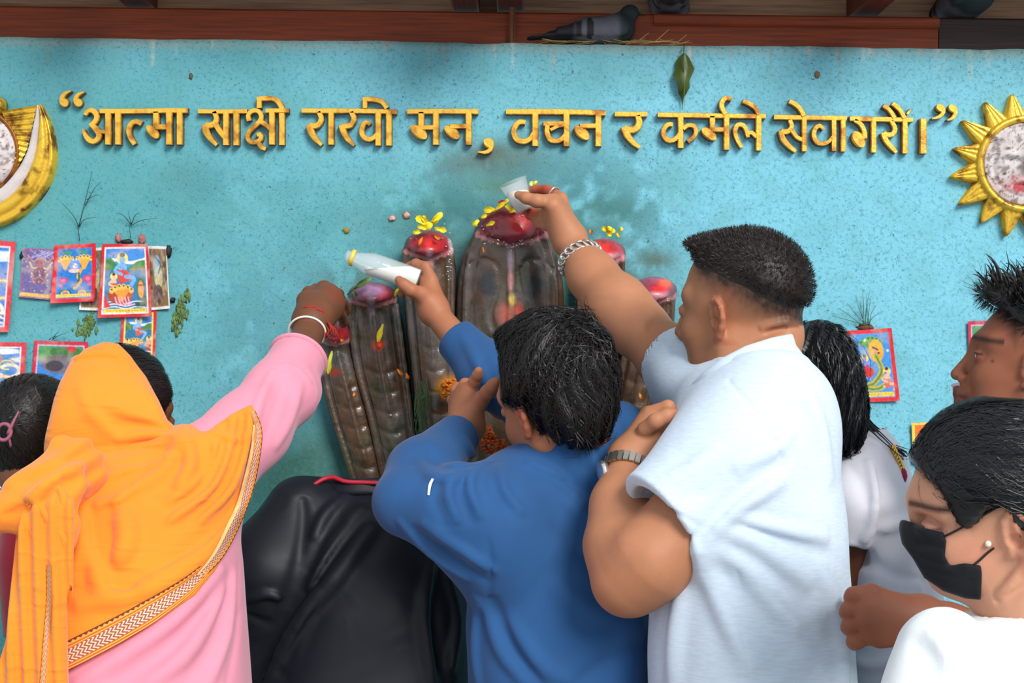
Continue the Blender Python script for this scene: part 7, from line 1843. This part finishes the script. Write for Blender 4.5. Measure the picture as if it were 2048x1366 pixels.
    mg = MB(); a_, b_ = at(1892, 1252, 1.89), at(1850, 1240, 1.875); Rr, *_ = ring_pts(a_, b_, at(1836, 1236, 1.875), .0285, .0262, 44)
    cb = obj('cord_bracelet', mg.tube(Rr, .0011, 5, closed=True).mesh('cord_bracelet', simple('dark_cord', (92, 60, 44), .7)), t, label='thin dark cord bracelet with gold beads')
    for k in (3, 10, 17, 24, 31, 38): obj('bead', MB().tube([Rr[k - 1], Rr[k], Rr[k + 1]], [.0026, .0034, .0026], 7).mesh('bead', M_goldj), cb)
    lower_body(t, at(2130, 683, 2.05)[0], -.75, .92, .14, (50, 54, 70))
spiky_man()
c0 = at(1936, 812, 2.185); c1 = at(1926, 766, 2.185); ax = unit(c1 - c0); hh = np.linalg.norm(c1 - c0)
t = thing('paper_cup', 'small white and pink cup held at the mouth of the spiky-haired man', 'cup', c0)
obj('cup_wall', MB().lathe(c0, ax, [(0, .001), (0, .013), (hh, .0175), (hh + .001, .0185), (hh - .001, .0188), (hh - .002, .0165), (.002, .012), (.002, .001)], 24, caps=False).mesh('cup_wall', simple('white_paper_cup', (240, 214, 220), .5)), t)
obj('stripe', MB().lathe(c0, ax, [(hh * .55, .0158), (hh * .55, .0162), (hh * .72, .0169), (hh * .72, .0165)], 24, caps=False).mesh('stripe', simple('pink_print', (226, 120, 150), .5)), t)

# ------------------------------------------------------------------ masked woman, right foreground
def masked_woman():
    t = thing('person', 'woman in a black face mask and white top in the right foreground', 'person', (at(2030, 683, 1.55)[0], -1.22, 0))
    H = Frame(at(1994, 1018, 1.55), (-.96, .13, -.25), 14, .97, .66); H.pc = .45; F = Field(); add_head(F, H, at(2062, 1225, 1.52), .044, full=.98, nose=-.1)
    F.add(rc(H.w(-.05, .0, -.06), at(2090, 1200, 1.52), .045, .055), .04)
    F.fold([(2000, 1190), (2030, 1160), (2060, 1120)], .005, .006); F.fold([(1992, 1200), (2030, 1185), (2070, 1165)], -.003, .005)
    def paint(V, C):
        L = H.loc(V); px, py, _ = proj(V); hd = np.linalg.norm(L, axis=1) < .17
        ss = lambda a, b_, x: np.clip((x - a) / (b_ - a), 0, 1)
        brow = np.exp(-((L[:, 2] - .037 - .10 * (np.abs(L[:, 1]) - .03) * (np.abs(L[:, 1]) < .03)) / .0042) ** 2) * ss(.046, .056, L[:, 0]) * ss(.006, .012, np.abs(L[:, 1])); C = mixv(C, (30, 22, 20), brow * .95)
        lash = np.exp(-((L[:, 2] - .0112) / .0020) ** 2) * ss(.064, .072, L[:, 0]) * ss(.014, .020, np.abs(L[:, 1])) * ss(.052, .046, np.abs(L[:, 1])); C = mixv(C, (20, 14, 14), lash)
        lid = np.exp(-((L[:, 2] - .018) / .006) ** 2) * ss(.06, .07, L[:, 0]) * ss(.012, .02, np.abs(L[:, 1])); C = mixv(C, (150, 96, 84), lid * .5)
        hl = np.interp(px, [1810, 1830, 1860, 1890, 1915, 1945, 1975, 2010], [912, 930, 958, 990, 1030, 1050, 1020, 1000])
        C = mixv(C, (50, 34, 28), hd * np.clip((hl + 22 - py) / 34, 0, 1) * .85)
        C = mixv(C, (206, 120, 104), .35 * np.exp(-((L[:, 0] - .05) / .03) ** 2 - ((L[:, 2] + .02) / .03) ** 2) * hd)
        ear = (np.abs(L[:, 1]) > .070) & hd & (L[:, 0] < .006) & (np.abs(L[:, 2]) < .045); C = mixv(C, (214, 124, 96), .35 * ear)
        nape = np.clip((px - 2030) / 40, 0, 1) * np.clip((1175 - py) / 50, 0, 1) * hd; return mixv(C, (56, 40, 34), nape * .8)
    eyes(H, t, (-1, 1))
    Hf = Field().add(H.ell((-.016, 0, .036), (.112, .090, .098)), .01); Hf.add(H.ell((-.09, 0, -.01), (.07, .07, .075)), .04); Hf.add(ell(at(2170, 1010, 1.55), (.06, .06, .055)), .02)
    Hf.clip(pclip([(1806, 905), (1816, 872), (1846, 838), (1900, 808), (1960, 796), (2040, 802), (2150, 830), (2300, 930), (2300, 1100), (2140, 1130), (2080, 1120), (2046, 1084), (2030, 1050), (2016, 1016), (1994, 1008), (1972, 1020), (1956, 1046), (1934, 1058), (1916, 1050), (1900, 1016), (1880, 980), (1852, 950), (1824, 926)]), .006)
    bun = at(2170, 1010, 1.55); EARP = [(1908, 1064), (1938, 1062), (1960, 1046), (1976, 1022), (1996, 1012), (2014, 1020), (2030, 1056), (2046, 1090), (2030, 1120), (2000, 1130), (1900, 1150)]
    Hf.warp(lambda P: -.0005 * np.sin(np.arctan2(P[:, 2] - bun[2], bun[0] - P[:, 0]) * 130))
    Vh, Qh = polygonize(Hf, .0034)
    V1, Q1 = strands(Hf, Vh, lambda P, N: (bun - P) / (np.linalg.norm(bun - P, axis=1, keepdims=True)) + np.array([0, 0, .25]) * np.clip((bun[0] - P[:, 0:1] - .1) * 5, 0, 1), 5200, .090, seed=51, w=.0010, jitter=.06, off=.0012, seg=7, avoid=EARP)
    # fine baby hair at the temple
    Vt = Vh[(proj(Vh)[1] > 930) & (proj(Vh)[0] < 1960)]
    V2, Q2 = strands(F, Vt, lambda P, N: np.array([.9, 0, -.25]), 160, .026, seed=52, w=.0005, jitter=.12, off=.001, seg=5, avoid=EARP)
    obj('hair', mesh_np('hair', np.vstack([Vh, V1, V2]), np.vstack([Qh, Q1 + len(Vh), Q2 + len(Vh) + len(V1)]), M_hairg), t)
    # mask: a cut piece of the face surface lifted off the skin
    K = Field().add(H.ell((.048, 0, -.050), (.062, .066, .064)), .02).add(H.ell((.086, 0, -.032), (.026, .030, .034)), .03).add(H.ell((.058, 0, -.088), (.045, .042, .034)), .03)
    fo = Field(); fo.ops = list(F.ops)
    K.add(((lambda P: fo(P) - .004), H.w(.05, 0, -.05), .12), .01)
    K.clip(pclip([(1790, 1034), (1822, 1044), (1850, 1056), (1886, 1064), (1893, 1082), (1890, 1112), (1900, 1130), (1930, 1126), (1962, 1131), (1964, 1150), (1962, 1200), (1930, 1197), (1886, 1182), (1848, 1156), (1826, 1118), (1804, 1088), (1794, 1046)]), .004)
    K.clip(lambda P: (H.w(.012, 0, 0) - P) @ H.R[:, 0], .004)
    kb = Field(); kb.ops = list(K.ops)
    for px, a, w in [([(1830, 1085), (1860, 1092), (1888, 1096)], -.0015, .003), ([(1836, 1110), (1870, 1125), (1930, 1140)], -.0015, .003), ([(1850, 1135), (1890, 1150), (1950, 1160)], -.0015, .003)]: K.fold(px, a, w, kb)
    garment('face_mask', K, .0032, fabric('black_mask_cloth', (16, 19, 26), .75, wr=.3, sheen=.1), t)
    ml = simple('mask_cord', (24, 22, 24), .7)
    for pts in ([(1890, 1072), (1915, 1060), (1945, 1043), (1978, 1024), (2000, 1012)], [(1948, 1130), (1960, 1120), (1975, 1106), (1988, 1096)]):
        q = catmull(np.array(pts, float), 16); P, ok = trace(F, q[:, 0], q[:, 1], off=.002); P = P[ok]
        if len(P) > 2: obj('ear_loop', MB().tube(P, .0014, 6).mesh('ear_loop', ml), t)
    P, ok = trace(F, np.array([1975.]), np.array([1087.])); obj('earring', MB().blob(P[0] - np.array([0, .002, 0]), (.0036, .0036, .0036), n=10).mesh('earring', simple('pearl', (236, 226, 214), .2)), t, label='small pearl ear stud')
    B = Field()
    B.add(loft([sec(1990, 2130, 1215, 1.52, .055), sec(1930, 2200, 1245, 1.52, .085), sec(1850, 2250, 1290, 1.51, .11), sec(1815, 2280, 1350, 1.50, .125), sec(1800, 2290, 1450, 1.5, .13), sec(1810, 2290, 1600, 1.5, .13), sec(1810, 2300, 1900, 1.5, .13)]), .03)
    B.add(rc(at(1890, 1310, 1.46), at(1845, 1420, 1.44), .050, .046), .05)
    B.sub(rc(at(2062, 1225, 1.52), at(2020, 1150, 1.53), .052, .05), .006)
    base = Field(); base.ops = list(B.ops)
    for px, a, w in [([(1870, 1270), (1900, 1310), (1905, 1366)], .006, .010), ([(1900, 1265), (1940, 1310), (1950, 1366)], -.005, .012), ([(1985, 1212), (2010, 1206), (2048, 1192)], .004, .004), ([(1940, 1250), (1990, 1280), (2048, 1300)], .004, .014), ([(1830, 1290), (1850, 1330), (1840, 1366)], -.004, .008)]: B.fold(px, a, w, base)
    B.warp(cloth_noise(None, .0014, 3))
    garment('top', B, .0055, fabric('white_jersey', (240, 243, 244), .9, wrinkle=.2, var=.02), t)
    core = core_of(base)
    skin_mesh(F, .0029, t, (214, 156, 124), paint, core)
    lower_body(t, at(2050, 683, 1.5)[0], -1.30, .84, .12, (60, 66, 80))
masked_woman()
